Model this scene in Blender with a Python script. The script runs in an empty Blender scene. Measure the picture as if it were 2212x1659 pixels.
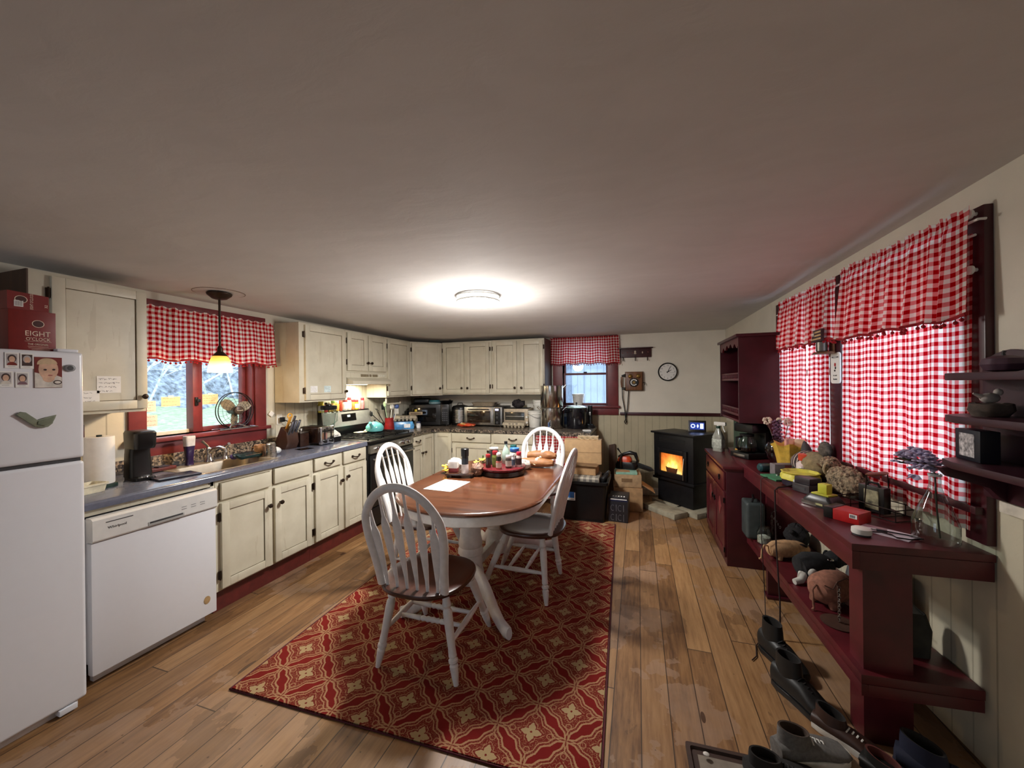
import bpy, bmesh, math, random
from mathutils import Vector, Matrix
random.seed(11)
SC = bpy.context.scene
COL = SC.collection
PI = math.pi
R = math.radians
V = Vector

# ------------------------------------------------------------------ materials
def lin(c):
    return tuple((x/255/12.92 if x/255 <= .04045 else ((x/255+.055)/1.055)**2.4) for x in c)

class N:
    """tiny node-expression helper"""
    def __init__(s, nt, sock): s.nt, s.s = nt, sock
    def _m(s, op, *a):
        n = s.nt.nodes.new('ShaderNodeMath'); n.operation = op
        for i, q in enumerate((s,)+a):
            if isinstance(q, N): s.nt.links.new(q.s, n.inputs[i])
            else: n.inputs[i].default_value = q
        return N(s.nt, n.outputs[0])
    def __add__(s, o): return s._m('ADD', o)
    def __sub__(s, o): return s._m('SUBTRACT', o)
    def __mul__(s, o): return s._m('MULTIPLY', o)
    def __truediv__(s, o): return s._m('DIVIDE', o)
    def fract(s): return s._m('FRACT')
    def floor(s): return s._m('FLOOR')
    def abs(s): return s._m('ABSOLUTE')
    def lt(s, o): return s._m('LESS_THAN', o)
    def gt(s, o): return s._m('GREATER_THAN', o)
    def sin(s): return s._m('SINE')
    def cos(s): return s._m('COSINE')
    def pow(s, o): return s._m('POWER', o)
    def mx(s, o): return s._m('MAXIMUM', o)
    def mn(s, o): return s._m('MINIMUM', o)
    def sqrt(s): return s._m('SQRT')
    def at2(s, o): return s._m('ARCTAN2', o)
    def mod(s, o): return s._m('PINGPONG', o)

class Mat:
    def __init__(s, name):
        s.m = bpy.data.materials.new(name); s.m.use_nodes = True
        s.nt = s.m.node_tree; s.b = s.nt.nodes['Principled BSDF']; s.out = s.nt.nodes['Material Output']
        s.tc = s.nt.nodes.new('ShaderNodeTexCoord')
    def xyz(s, kind='Object'):
        n = s.nt.nodes.new('ShaderNodeSeparateXYZ'); s.nt.links.new(s.tc.outputs[kind], n.inputs[0])
        return [N(s.nt, n.outputs[i]) for i in range(3)]
    def vec(s, x, y, z=0):
        n = s.nt.nodes.new('ShaderNodeCombineXYZ')
        for i, q in enumerate((x, y, z)):
            if isinstance(q, N): s.nt.links.new(q.s, n.inputs[i])
            else: n.inputs[i].default_value = q
        return n.outputs[0]
    def noise(s, scale, detail=3, vec=None, rough=.55, col=False, kind='Object'):
        n = s.nt.nodes.new('ShaderNodeTexNoise'); n.inputs['Scale'].default_value = scale
        n.inputs['Detail'].default_value = detail; n.inputs['Roughness'].default_value = rough
        s.nt.links.new(vec if vec is not None else s.tc.outputs[kind], n.inputs['Vector'])
        return N(s.nt, n.outputs[1 if col else 0])
    def vor(s, scale, vec=None, feat='F1', out=0, rnd=1):
        n = s.nt.nodes.new('ShaderNodeTexVoronoi'); n.feature = feat
        n.inputs['Scale'].default_value = scale; n.inputs['Randomness'].default_value = rnd
        s.nt.links.new(vec if vec is not None else s.tc.outputs['Object'], n.inputs['Vector'])
        return N(s.nt, n.outputs[out])
    def white(s, vec):
        n = s.nt.nodes.new('ShaderNodeTexWhiteNoise'); s.nt.links.new(vec, n.inputs['Vector'])
        return N(s.nt, n.outputs['Value'])
    def ramp(s, fac, stops, interp='LINEAR'):
        n = s.nt.nodes.new('ShaderNodeValToRGB'); n.color_ramp.interpolation = interp
        e = n.color_ramp.elements
        while len(e) < len(stops): e.new(.5)
        for q, (p, c) in zip(e, stops): q.position = p; q.color = (*lin(c), 1)
        s.nt.links.new(fac.s, n.inputs[0]); return N(s.nt, n.outputs[0])
    def mix(s, fac, a, b, mode='MIX'):
        n = s.nt.nodes.new('ShaderNodeMix'); n.data_type = 'RGBA'; n.blend_type = mode
        for k, q in ((0, fac), (6, a), (7, b)):
            if isinstance(q, N): s.nt.links.new(q.s, n.inputs[k])
            elif k == 0: n.inputs[0].default_value = q
            else: n.inputs[k].default_value = (*lin(q), 1)
        return N(s.nt, n.outputs[2])
    def col(s, n): s.nt.links.new(n.s, s.b.inputs['Base Color']); return s
    def rough(s, n):
        if isinstance(n, N): s.nt.links.new(n.s, s.b.inputs['Roughness'])
        else: s.b.inputs['Roughness'].default_value = n
        return s
    def bump(s, n, dist=.001, strength=.5):
        b = s.nt.nodes.new('ShaderNodeBump'); b.inputs['Distance'].default_value = dist
        b.inputs['Strength'].default_value = strength
        s.nt.links.new(n.s, b.inputs['Height']); s.nt.links.new(b.outputs[0], s.b.inputs['Normal']); return s

_mc = {}
def mat(name, c, rough=.5, metal=0., var=.10, scale=22., bump=0., spec=.5, coat=0., emit=0., ecol=None):
    """plain finish with a little procedural unevenness"""
    if name in _mc: return _mc[name]
    m = Mat(name); n = m.noise(scale, 4)
    a = tuple(max(0, x*(1-var)) for x in c); b = tuple(min(255, x*(1+var)) for x in c)
    m.col(m.ramp(n, [(.3, a), (.7, b)])); m.rough(n*.08+(rough-.04) if rough > .1 else rough)
    m.b.inputs['Metallic'].default_value = metal; m.b.inputs['Specular IOR Level'].default_value = spec
    m.b.inputs['Coat Weight'].default_value = coat
    if bump: m.bump(m.noise(scale*4, 4), bump, .6)
    if emit:
        m.b.inputs['Emission Strength'].default_value = emit
        m.b.inputs['Emission Color'].default_value = (*lin(ecol or c), 1)
    _mc[name] = m.m; return m.m
def glass(name, c=(240, 245, 245), rough=.02, ior=1.45, thin=False):
    if name in _mc: return _mc[name]
    m = Mat(name); n = m.noise(3)
    if thin:      # window pane / thin-walled glass: mostly see-through with a clear-coat reflection
        nt = m.nt; tr = nt.nodes.new('ShaderNodeBsdfTransparent'); tr.inputs[0].default_value = (*lin(c), 1)
        gl = nt.nodes.new('ShaderNodeBsdfGlossy'); gl.inputs['Roughness'].default_value = rough
        fr = nt.nodes.new('ShaderNodeLayerWeight'); fr.inputs[0].default_value = .5
        mx = nt.nodes.new('ShaderNodeMixShader'); nt.links.new(((N(nt, fr.outputs[1]).pow(4. if rough < .01 else 2.2))*(.55 if rough < .01 else .75)+(.035 if rough < .01 else .06)).s, mx.inputs[0])
        nt.links.new(tr.outputs[0], mx.inputs[1]); nt.links.new(gl.outputs[0], mx.inputs[2])
        nt.links.new(mx.outputs[0], m.out.inputs[0])
    else:
        m.col(m.ramp(n, [(.3, c), (.7, tuple(x*.96 for x in c))])); m.rough(rough)
        m.b.inputs['Transmission Weight'].default_value = 1; m.b.inputs['IOR'].default_value = ior
    _mc[name] = m.m; return m.m

# ------------------------------------------------------------------ meshes
class MB:
    def __init__(s):
        s.bm = bmesh.new(); s.mi = 0; s.M = Matrix.Identity(4); s.uv = None
    def m(s, i): s.mi = i; return s
    def at(s, loc=(0, 0, 0), rot=(0, 0, 0), sc=(1, 1, 1)):
        from mathutils import Euler
        s.M = Matrix.Translation(loc) @ Euler(rot).to_matrix().to_4x4() @ Matrix.Diagonal((*sc, 1)); return s
    def v(s, p): return s.bm.verts.new(s.M @ V(p))
    def f(s, vs):
        try:
            q = s.bm.faces.new(vs); q.material_index = s.mi; return q
        except ValueError: return None
    def box(s, x0, x1, y0, y1, z0, z1, bev=0., seg=2):
        p = [s.v((x, y, z)) for x in (x0, x1) for y in (y0, y1) for z in (z0, z1)]
        fs = [s.f([p[i] for i in q]) for q in ((0, 1, 3, 2), (4, 6, 7, 5), (0, 4, 5, 1), (2, 3, 7, 6), (0, 2, 6, 4), (1, 5, 7, 3))]
        if bev:
            es = list({e for q in fs for e in q.edges})
            r = bmesh.ops.bevel(s.bm, geom=es, offset=bev, segments=seg, affect='EDGES', profile=.6)
            for q in r['faces']: q.material_index = s.mi
        return s
    def cbox(s, c, d, bev=0., seg=2):
        return s.box(c[0]-d[0]/2, c[0]+d[0]/2, c[1]-d[1]/2, c[1]+d[1]/2, c[2]-d[2]/2, c[2]+d[2]/2, bev, seg)
    def loft(s, rings, closed=True, caps=True, loop=False):
        vr = [[s.v(p) for p in r] for r in rings]; n = len(vr[0])
        pairs = list(zip(vr, vr[1:])) + ([(vr[-1], vr[0])] if loop else [])
        for a, b in pairs:
            for i in range(n if closed else n-1):
                j = (i+1) % n; s.f([a[i], a[j], b[j], b[i]])
        if caps and closed and not loop:
            s.f(list(reversed(vr[0]))); s.f(vr[-1])
        return s
    def lathe(s, prof, c=(0, 0, 0), n=24, caps=True, sx=1, sy=1):
        return s.loft([[(c[0]+r*sx*math.cos(2*PI*i/n), c[1]+r*sy*math.sin(2*PI*i/n), c[2]+z) for i in range(n)] for r, z in prof], caps=caps)
    def turn(s, p0, p1, prof, n=12):
        """round bar from p0 to p1, radius profile [(t, r)]"""
        p0, p1 = V(p0), V(p1); d = (p1-p0).normalized(); a = d.orthogonal().normalized(); b = d.cross(a)
        return s.loft([[p0.lerp(p1, t)+a*r*math.cos(2*PI*i/n)+b*r*math.sin(2*PI*i/n) for i in range(n)] for t, r in prof])
    def cyl(s, p0, p1, r0, r1=None, n=16): return s.turn(p0, p1, [(0, r0), (1, r0 if r1 is None else r1)], n)
    def tube(s, pts, r, n=8, closed=False, flat=None):
        """bar swept along pts; r a number or list; flat=(w,h) scales the section"""
        pts = [V(p) for p in pts]; k = len(pts); rings = []; up = None
        for i, p in enumerate(pts):
            a = pts[(i-1) % k] if (i or closed) else p; b = pts[(i+1) % k] if (i < k-1 or closed) else p
            t = (b-a).normalized()
            if up is None: up = t.orthogonal().normalized() if flat is None else V(flat[2])
            up = (up - t*up.dot(t)).normalized(); w = t.cross(up)
            rr = r[i] if isinstance(r, (list, tuple)) else r
            fx, fy = (flat[0], flat[1]) if flat else (1, 1)
            rings.append([p+w*rr*fx*math.cos(2*PI*j/n)+up*rr*fy*math.sin(2*PI*j/n) for j in range(n)])
        return s.loft(rings, loop=closed)
    def prism(s, poly, a0, a1, axis='z', bev=0.):
        def P(q, a): return {'z': (q[0], q[1], a), 'y': (q[0], a, q[1]), 'x': (a, q[0], q[1])}[axis]
        A = [s.v(P(q, a0)) for q in poly]; B = [s.v(P(q, a1)) for q in poly]; n = len(poly)
        fs = [s.f([A[i], A[(i+1) % n], B[(i+1) % n], B[i]]) for i in range(n)]
        f0 = s.f(list(reversed(A))); f1 = s.f(B)
        if bev:
            es = [e for q in (f0, f1) if q for e in q.edges]
            r = bmesh.ops.bevel(s.bm, geom=es, offset=bev, segments=2, affect='EDGES', profile=.6)
            for q in r['faces']: q.material_index = s.mi
        return s
    def sph(s, c, r, nu=16, nv=10):
        r = r if isinstance(r, (tuple, list)) else (r, r, r)
        rings = []
        for j in range(nv+1):
            t = PI*j/nv; q = max(math.sin(t), .02)
            rings.append([(c[0]+r[0]*q*math.cos(2*PI*i/nu), c[1]+r[1]*q*math.sin(2*PI*i/nu), c[2]-r[2]*math.cos(t)) for i in range(nu)])
        return s.loft(rings)
    def quad(s, *p): s.f([s.v(q) for q in p]); return s
    def ribbon(s, pts, w, y):
        """pen stroke in the local xz plane at depth y"""
        pr = None
        for a, b in zip(pts, pts[1:]):
            d = V((b[0]-a[0], b[1]-a[1]));
            if d.length < 1e-6: continue
            n = V((-d.y, d.x)).normalized()*w/2
            s.quad((a[0]+n.x, y, a[1]+n.y), (a[0]-n.x, y, a[1]-n.y), (b[0]-n.x, y, b[1]-n.y), (b[0]+n.x, y, b[1]+n.y))
        return s
    def noise(s, amt, seed=0, only=None):
        rnd = random.Random(seed)
        for q in s.bm.verts:
            if only is None or only(q.co): q.co += V((rnd.uniform(-1, 1), rnd.uniform(-1, 1), rnd.uniform(-1, 1)))*amt
        return s
    def build(s, name, mats, parent=None, smooth=38):
        bm = s.bm; bmesh.ops.recalc_face_normals(bm, faces=bm.faces[:])
        me = bpy.data.meshes.new(name); bm.to_mesh(me); bm.free()
        for q in (mats if isinstance(mats, (list, tuple)) else [mats]): me.materials.append(q)
        if smooth:
            me.polygons.foreach_set('use_smooth', [True]*len(me.polygons)); me.set_sharp_from_angle(angle=R(smooth))
        o = bpy.data.objects.new(name, me); COL.objects.link(o)
        if parent: o.parent = parent
        return o

def tag(o, label, cat, group=None):
    o['label'] = label; o['category'] = cat
    if group: o['group'] = group
    return o
def thing(name, label, cat, loc=(0, 0, 0), rz=0., group=None, rot=None):
    o = bpy.data.objects.new(name, None); COL.objects.link(o); o.empty_display_size = .05
    o.location = loc; o.rotation_euler = rot or (0, 0, rz); return tag(o, label, cat, group)
def one(name, label, cat, mb, mats, loc=(0, 0, 0), rz=0., group=None, rot=None, smooth=38):
    o = mb.build(name, mats, smooth=smooth); o.location = loc; o.rotation_euler = rot or (0, 0, rz)
    return tag(o, label, cat, group)
def struct(name, mb, mats, parent=None, smooth=38):
    o = mb.build(name, mats, parent, smooth)
    if not parent: o['kind'] = 'structure'
    return o
def dup(root, loc, rz, label=None):
    def cp(o, par):
        c = o.copy(); COL.objects.link(c); c.parent = par
        for ch in o.children: cp(ch, c)
        return c
    r = cp(root, None); r.location = loc; r.rotation_euler = (0, 0, rz)
    if label: r['label'] = label
    return r
def text(body, size, m, parent, loc, rot=(PI/2, 0, 0), name='lettering', ext=.0003, align='CENTER', sx=1., space=1.):
    cu = bpy.data.curves.new(name, 'FONT'); cu.body = body; cu.size = size; cu.extrude = ext
    cu.align_x = align; cu.align_y = 'CENTER'; cu.resolution_u = 2; cu.space_character = space
    t = bpy.data.objects.new(name, cu); me = bpy.data.meshes.new_from_object(t)
    bpy.data.objects.remove(t); bpy.data.curves.remove(cu)
    me.materials.clear(); me.materials.append(m)
    o = bpy.data.objects.new(name, me); COL.objects.link(o); o.parent = parent
    o.location = loc; o.rotation_euler = rot; o.scale = (sx, 1, 1); return o
def scrawl(mb, x0, x1, z, h, y, rnd, w=.0011):
    """one line of handwriting too small to read"""
    x = x0
    while x < x1-.004:
        wl = rnd.uniform(.008, .02); pts = []
        k = int(wl/.0022)
        for i in range(k+1):
            pts.append((x+wl*i/max(k, 1), z+rnd.uniform(-.5, .5)*h*(1 if rnd.random() > .25 else 1.7)))
        if x+wl < x1: mb.ribbon(pts, w, y)
        x += wl+rnd.uniform(.003, .006)

def attach(o, par):
    """make o (built in room coordinates) a part of par"""
    o.parent = par; o.matrix_parent_inverse = par.matrix_basis.inverted(); return o

# room frame: +y runs away from the camera towards the back wall, x to the right, z up
CAMZ = 1.48
XL, YB = -3.25, 5.35                      # left wall, back wall
def WX(y): return 1.25-.0614*(y-1.9)      # right wall (slightly out of square)
RZL, RZB = PI/2, 0.                       # facing directions of things standing on the left / back wall
RZR = math.atan2(-1, .0614)               # ... and on the right wall
def ceil_z(x, y):
    k = min(max((YB-y)/3.45, 0), 1.3); return 2.12+k*(.035+.085*min(max((x+3.25)/4.5, 0), 1))
# ------------------------------------------------------------------ special finishes
def m_floor():
    m = Mat('wide_pine_boards'); x, y, z = m.xyz()
    xs = x/.123; bi = xs.floor(); fx = xs.fract()
    off = m.white(m.vec(bi, 3.7)); ys = y/2.6+off*7; bj = ys.floor(); fy = ys.fract()
    rnd = m.white(m.vec(bi, bj, 1.3)); rnd2 = m.white(m.vec(bi, bj, 8.1))
    gv = m.vec(x*9+rnd*40, y*.8+rnd2*9, rnd*5)
    grain = m.noise(5, 6, gv, .65); fine = m.noise(38, 4, m.vec(x*3, y*.25, rnd))
    c = m.ramp(grain*.7+rnd*.3+fine*.12, [(.30, (78, 50, 28)), (.5, (128, 92, 56)), (.74, (164, 126, 84))])
    c = m.mix(rnd2*.30, c, (108, 78, 54)); c = m.mix(m.noise(1.5, 6).gt(.52)*m.noise(9, 5)*.8, c, (150, 124, 104)); c = m.mix(m.noise(2.3, 6, m.vec(x+9, y*.6, 0)).gt(.57)*.35, c, (70, 46, 28))
    kn = m.vor(1.0, m.vec(x*5+rnd*11, y*1.6, 0)); c = m.mix(kn.lt(.085), c, (70, 44, 24))
    sp = m.vor(16, m.vec(x, y, 0)); c = m.mix(sp.lt(.07)*m.noise(4, 2).gt(.53)*.7, c, (66, 46, 28))
    gap = (fx.lt(.022)+(fx.gt(.985))).mn(1.0).mx(fy.lt(.0022)); c = m.mix(gap*.85, c, (38, 24, 14))
    m.col(c); m.rough(m.noise(7, 5)*.32+.30); m.bump(gap*-1+grain*.12, .002, .5); return m.m
def m_rug():
    m = Mat('red_trellis_rug'); x, y, z = m.xyz(); P = .2965
    jx = (m.noise(160, 2)-.5)*.022; jy = (m.noise(160, 2, m.vec(x+5, y, z))-.5)*.022
    s = (x+y)/P+.5+jx; t = (x-y)/P+.5+jy
    a = s.fract()-.5; b = t.fract()-.5; aa = a.abs(); ab = b.abs()
    zz = ((b*3+.5).fract()-.5); zb = ((a*3+.5).fract()-.5)
    l1 = (aa*-1+.5)-(b*PI).cos()*.115+(zz.abs()-.25)*.10; l2 = (ab*-1+.5)-(a*PI).cos()*.115+(zb.abs()-.25)*.10
    line = l1.abs().lt(.020).mx(l2.abs().lt(.020)); out = l1.gt(0)*l2.gt(0)
    thin = (l1-.075).abs().lt(.012).mx((l2-.075).abs().lt(.012))*out
    r = (a*a+b*b).sqrt(); th = b.at2(a)
    fl = (r-(th*4+PI).cos()*.048-.158+(th*12).cos()*.012); fill = fl.lt(0)*r.gt(.024)
    fo = (fl-.055).abs().lt(.011)*(m.noise(40, 1).gt(.42))
    e1 = (aa-.27)*(aa-.27)*90+(ab-.27)*(ab-.27)*90; ov = (e1-.30).abs().lt(.10)
    speck = m.noise(190, 2).gt(.56)*out*fl.gt(.02)*.55
    ta = line.mx(thin).mx(fo*.8).mx(ov*.8)
    wv = m.noise(420, 2)
    c = m.mix(m.noise(6, 3), (112, 26, 24), (132, 36, 32)); c = m.mix(out*.35*(fill*-1+1), c, (104, 44, 34))
    c = m.mix(speck, c, (168, 128, 92)); c = m.mix(ta, c, (176, 134, 98)); c = m.mix(fill, c, (176, 150, 110))
    c = m.mix(wv*.28, c, (40, 16, 12)); m.col(c); m.rough(.95); m.bump(wv+ta*.4, .002, .8)
    m.b.inputs['Specular IOR Level'].default_value = .1; return m.m
def m_gingham(name, per=.036, trans=.55, tint=1.):
    m = Mat(name); n = m.nt.nodes.new('ShaderNodeUVMap'); sp = m.nt.nodes.new('ShaderNodeSeparateXYZ')
    m.nt.links.new(n.outputs[0], sp.inputs[0]); u, v = N(m.nt, sp.outputs[0]), N(m.nt, sp.outputs[1])
    su, sv = (u/per).fract().gt(.5), (v/per).fract().gt(.5)
    th = ((u*900).sin()*(v*900).sin())*.5+.5
    c = m.mix((su+sv)*.5, (238, 232, 226), (196, 18, 28)); one_ = su*(sv*-1+1)+sv*(su*-1+1)
    c = m.mix(one_*(th*.25+.75), c, (222, 120, 122)); c = m.mix(su*sv, c, (168, 8, 18))
    nt = m.nt; d = nt.nodes.new('ShaderNodeBsdfDiffuse'); t = nt.nodes.new('ShaderNodeBsdfTranslucent')
    mx = nt.nodes.new('ShaderNodeMixShader'); mx.inputs[0].default_value = trans
    nt.links.new(c.s, d.inputs[0]); nt.links.new(c.s, t.inputs[0])
    nt.links.new(d.outputs[0], mx.inputs[1]); nt.links.new(t.outputs[0], mx.inputs[2]); nt.links.new(mx.outputs[0], m.out.inputs[0])
    return m.m
def m_granite():
    m = Mat('speckled_granite_laminate'); v = m.vor(75, out=1); sx = m.nt.nodes.new('ShaderNodeSeparateXYZ'); m.nt.links.new(v.s, sx.inputs[0])
    n = m.noise(45, 5); k = N(m.nt, sx.outputs[0])*.55+n*.45
    m.col(m.ramp(k, [(.32, (28, 26, 26)), (.45, (96, 84, 74)), (.55, (164, 148, 128)), (.72, (60, 54, 52))])); m.rough(.28); return m.m
def m_boards(name, c, axis, per=.085, zmax=None, cu=None, gd=.35):
    """painted beadboard; above zmax plain painted plaster of colour cu"""
    m = Mat(name); x, y, z = m.xyz(); q = x if axis == 'x' else y
    fr = (q/per).fract(); g = ((fr-.5).abs()-.465).gt(0)
    n = m.noise(3.5, 5)
    a = m.ramp(n, [(.3, tuple(k*.94 for k in c)), (.7, tuple(min(255, k*1.04) for k in c))])
    a = m.mix(m.noise(1.2, 6, m.vec(x*5, y*5, z)).gt(.62)*.18, a, (120, 104, 74))
    a = m.mix(g*gd, a, (84, 74, 54))
    hgt = g*-1.
    if zmax is not None:
        up = z.gt(zmax); b = m.ramp(m.noise(5, 5), [(.3, tuple(k*.96 for k in cu)), (.7, cu)])
        st = m.noise(2.2, 6).gt(.66)*.10; b = m.mix(st, b, (150, 132, 104)); a = m.mix(up, a, b); hgt = hgt*(up*-1+1)
    m.col(a); m.rough(.55); m.bump(hgt+m.noise(60, 4)*.25, .0025, .6); return m.m
def m_plaster():
    m = Mat('ceiling_plaster'); x, y, z = m.xyz()
    n = m.noise(1.6, 6); br = m.noise(7, 5, m.vec(x*.35+n*.6, y*1.5+n*.8, 0))
    m.col(m.ramp(n*.6+br*.4, [(.3, (198, 194, 190)), (.7, (212, 208, 204))])); m.rough(.8); m.b.inputs['Specular IOR Level'].default_value = .3
    m.bump(br+m.noise(26, 4)*.35, .008, .22); return m.m
def m_wood(name, dark, light, axis='y', rough=.28, scale=1., coat=.25):
    m = Mat(name); x, y, z = m.xyz(); s = scale
    v = m.vec(x*14*s, y*1.1*s, z*14*s) if axis == 'y' else (m.vec(x*1.1*s, y*14*s, z*14*s) if axis == 'x' else m.vec(x*14*s, y*14*s, z*1.1*s))
    g = m.noise(2.2, 6, v, .62); m.col(m.ramp(g, [(.28, dark), (.72, light)])); m.rough(m.noise(6, 3)*.12+rough-.05)
    m.b.inputs['Coat Weight'].default_value = coat; m.b.inputs['Coat Roughness'].default_value = .15
    m.bump(g, .0006, .3); return m.m
def m_cream():
    """cream cabinet paint, lightly antiqued with brown glaze"""
    m = Mat('antiqued_cream_paint'); x, y, z = m.xyz(); n = m.noise(6, 5)
    c = m.ramp(n, [(.3, (196, 189, 168)), (.7, (210, 204, 184))])
    st = m.noise(2.6, 7, m.vec(x*9, y*9, z*1.2)).gt(.63)*.16; c = m.mix(st, c, (146, 126, 88))
    m.col(c); m.rough(.42); m.bump(m.noise(50, 3), .0006, .4); return m.m
def m_brushed():
    m = Mat('brushed_steel'); x, y, z = m.xyz(); n = m.noise(3, 4, m.vec(x*2, y*2, z*60))
    m.col(m.ramp(n, [(.3, (172, 170, 166)), (.7, (200, 198, 194))])); m.rough(n*.15+.2); m.b.inputs['Metallic'].default_value = 1; return m.m
def m_grass():
    m = Mat('hillside_grass'); n = m.noise(14, 6); m.col(m.ramp(n, [(.3, (140, 158, 128)), (.6, (176, 190, 158)), (.8, (214, 216, 196))])); m.rough(.9); return m.m

FLOOR = m_floor(); RUG = m_rug(); GRANITE = m_granite(); CREAM = m_cream(); STEEL = m_brushed(); SINKS = mat('satin_sink_steel', (146, 138, 126), .42, .6, var=.05); POTS = mat('polished_pot_steel', (190, 186, 180), .16, 1., var=.05)
GING = m_gingham('gingham_valance_cotton', .036, .42); GINGC = m_gingham('gingham_curtain_cotton', .035, .62)
WALLB = m_boards('back_wall_paint_and_beadboard', (186, 176, 148), 'x', .088, 1.06, (232, 226, 212))
WALLL = m_boards('cream_board_wall', (206, 200, 182), 'y', .11, 2.02, (214, 206, 188), .45)
WALLR = m_boards('right_wall_paint_and_beadboard', (200, 192, 168), 'x', .10, 1.0, (216, 208, 190))
PLAS = m_plaster(); PLAIN = mat('plain_wall_paint', (212, 204, 188), .6)
BARN = mat('barn_red_paint', (80, 22, 29), .38, var=.14, scale=9); BARND = mat('barn_red_cabinet_paint', (62, 15, 24), .34, var=.12, scale=7); TRIMR = mat('brick_red_trim_paint', (108, 40, 43), .4, var=.10, scale=9)
GLAZE = mat('dark_glaze', (92, 78, 52), .7); WHITE = mat('white_appliance_enamel', (222, 223, 228), .3, var=.004)
WPLAST = mat('white_plastic', (226, 224, 216), .4, var=.03); CHAIRW = mat('white_chair_paint', (226, 224, 222), .36, var=.04)
BROWNSEAT = m_wood('walnut_seat', (52, 24, 14), (82, 42, 26), 'y', .3); TABLE = m_wood('cherry_table_top', (72, 38, 22), (114, 66, 40), 'x', .22, .8, .5)
BLACK = mat('black_plastic', (18, 18, 19), .32); BLACKM = mat('black_metal', (24, 24, 26), .42, .6); BRONZE = mat('oil_rubbed_bronze', (54, 40, 30), .42, .7)
CHROME = mat('chrome', (225, 225, 225), .1, 1., var=.02); DKGREY = mat('dark_grey', (58, 58, 60), .5); GREY = mat('mid_grey', (128, 128, 130), .5)
LAM = mat('blue_grey_laminate', (96, 100, 116), .2, var=.06, scale=60, coat=.3); INK = mat('pen_ink', (70, 66, 74), .7); PAPER = mat('white_paper', (236, 234, 230), .8, var=.02)
YPAPER = mat('yellow_paper', (232, 218, 182), .8, var=.03); PPAPER = mat('pinkish_paper', (240, 226, 220), .8, var=.03); CARD = mat('cardboard', (172, 136, 96), .8, var=.08); CARDD = mat('cardboard_inside', (126, 98, 68), .85)
PANE = glass('window_glass', (250, 252, 252), .0, 1.45, True); CLEAR = glass('clear_glass', (222, 230, 228), .03, 1.45, True); ORANGE = mat('orange_plastic', (206, 72, 34), .4); RED = mat('red_plastic', (176, 26, 28), .38)
TERRA = mat('brick_red_paint', (92, 32, 28), .45); DARKWOOD = m_wood('dark_unpainted_wood', (58, 38, 26), (84, 58, 40), 'z', .5, 1, .0)
YELLOW = mat('yellow_plastic', (222, 196, 50), .45); LIME = mat('lime_plastic', (190, 190, 60), .45); NAVY = mat('navy_print', (26, 32, 62), .5); GREEN = mat('green_print', (58, 120, 84), .55)
BLUE = mat('blue_print', (58, 118, 196), .45); POM = mat('red_pom_pom_yarn', (150, 20, 30), .95); SKIN = mat('printed_skin_tone', (206, 160, 128), .6)

# ------------------------------------------------------------------ the room
b = MB(); b.box(XL-.2, 1.75, -2.6, YB+.2, -.06, 0); struct('floor', b, FLOOR)
b = MB(); nx, ny = 24, 36
g = [[(XL-.2+5.0*i/nx, -2.6+8.15*j/ny) for i in range(nx+1)] for j in range(ny+1)]
lo = [[b.v((x, y, ceil_z(x, y))) for x, y in r] for r in g]; hi = [[b.v((x, y, ceil_z(x, y)+.1)) for x, y in r] for r in g]
for j in range(ny):
    for i in range(nx):
        b.f([lo[j][i], lo[j+1][i], lo[j+1][i+1], lo[j][i+1]]); b.f([hi[j][i], hi[j][i+1], hi[j+1][i+1], hi[j+1][i]])
struct('ceiling', b, PLAS)

def wall_boxes(b, a0, a1, holes, h, put):
    """wall along a0..a1 with rectangular holes (h0,h1,z0,z1), put(x0,x1,z0,z1)"""
    x = a0
    for h0, h1, z0, z1 in sorted(holes):
        put(x, h0, 0, h)
        if z0 > 0: put(h0, h1, 0, z0)
        put(h0, h1, z1, h); x = h1
    put(x, a1, 0, h)
b = MB(); wall_boxes(b, -2.6, YB+.16, [(1.745, 2.545, 1.125, 2.0)], 2.5, lambda p, q, z0, z1: b.box(XL-.16, XL, p, q, z0, z1))
struct('wall_left', b, WALLL)
b = MB(); wall_boxes(b, XL, WX(YB)+.3, [(-1.0, -.385, 1.17, 2.02)], 2.5, lambda p, q, z0, z1: b.box(p, q, YB, YB+.16, z0, z1))
struct('wall_back', b, WALLB)
def wl(y): return -(y-1.9)*1.00188
b = MB(); wall_boxes(b, wl(YB), wl(-2.6), [(wl(3.73), wl(2.95), 1.0, 2.06), (wl(2.83), wl(1.985), 1.0, 2.06)], 2.6, lambda p, q, z0, z1: b.box(p, q, 0, .16, z0, z1))
o = struct('wall_right', b, WALLR); o.location = (1.25, 1.9, 0); o.rotation_euler = (0, 0, RZR)
b = MB(); wall_boxes(b, XL-.16, 1.7, [(-2.4, -1.1, .5, 2.0)], 2.5, lambda p, q, z0, z1: b.box(p, q, -2.6, -2.44, z0, z1))
struct('wall_front', b, PLAIN)

# chair rail and skirting on the back wall
b = MB(); b.box(-.23, WX(YB)-.002, YB-.024, YB-.001, 1.045, 1.085, .004); struct('trim_1', b, BARND)
b = MB(); b.box(-.5, WX(YB)-.002, YB-.016, YB-.001, .002, .10, .004); struct('baseboard_back', b, PLAIN)
b = MB(); b.box(wl(1.86), wl(.2), -.022, -.001, 1.0, 1.04, .004); o = struct('trim_2', b, PLAIN); o.location = (1.25, 1.9, 0); o.rotation_euler = (0, 0, RZR)

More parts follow.
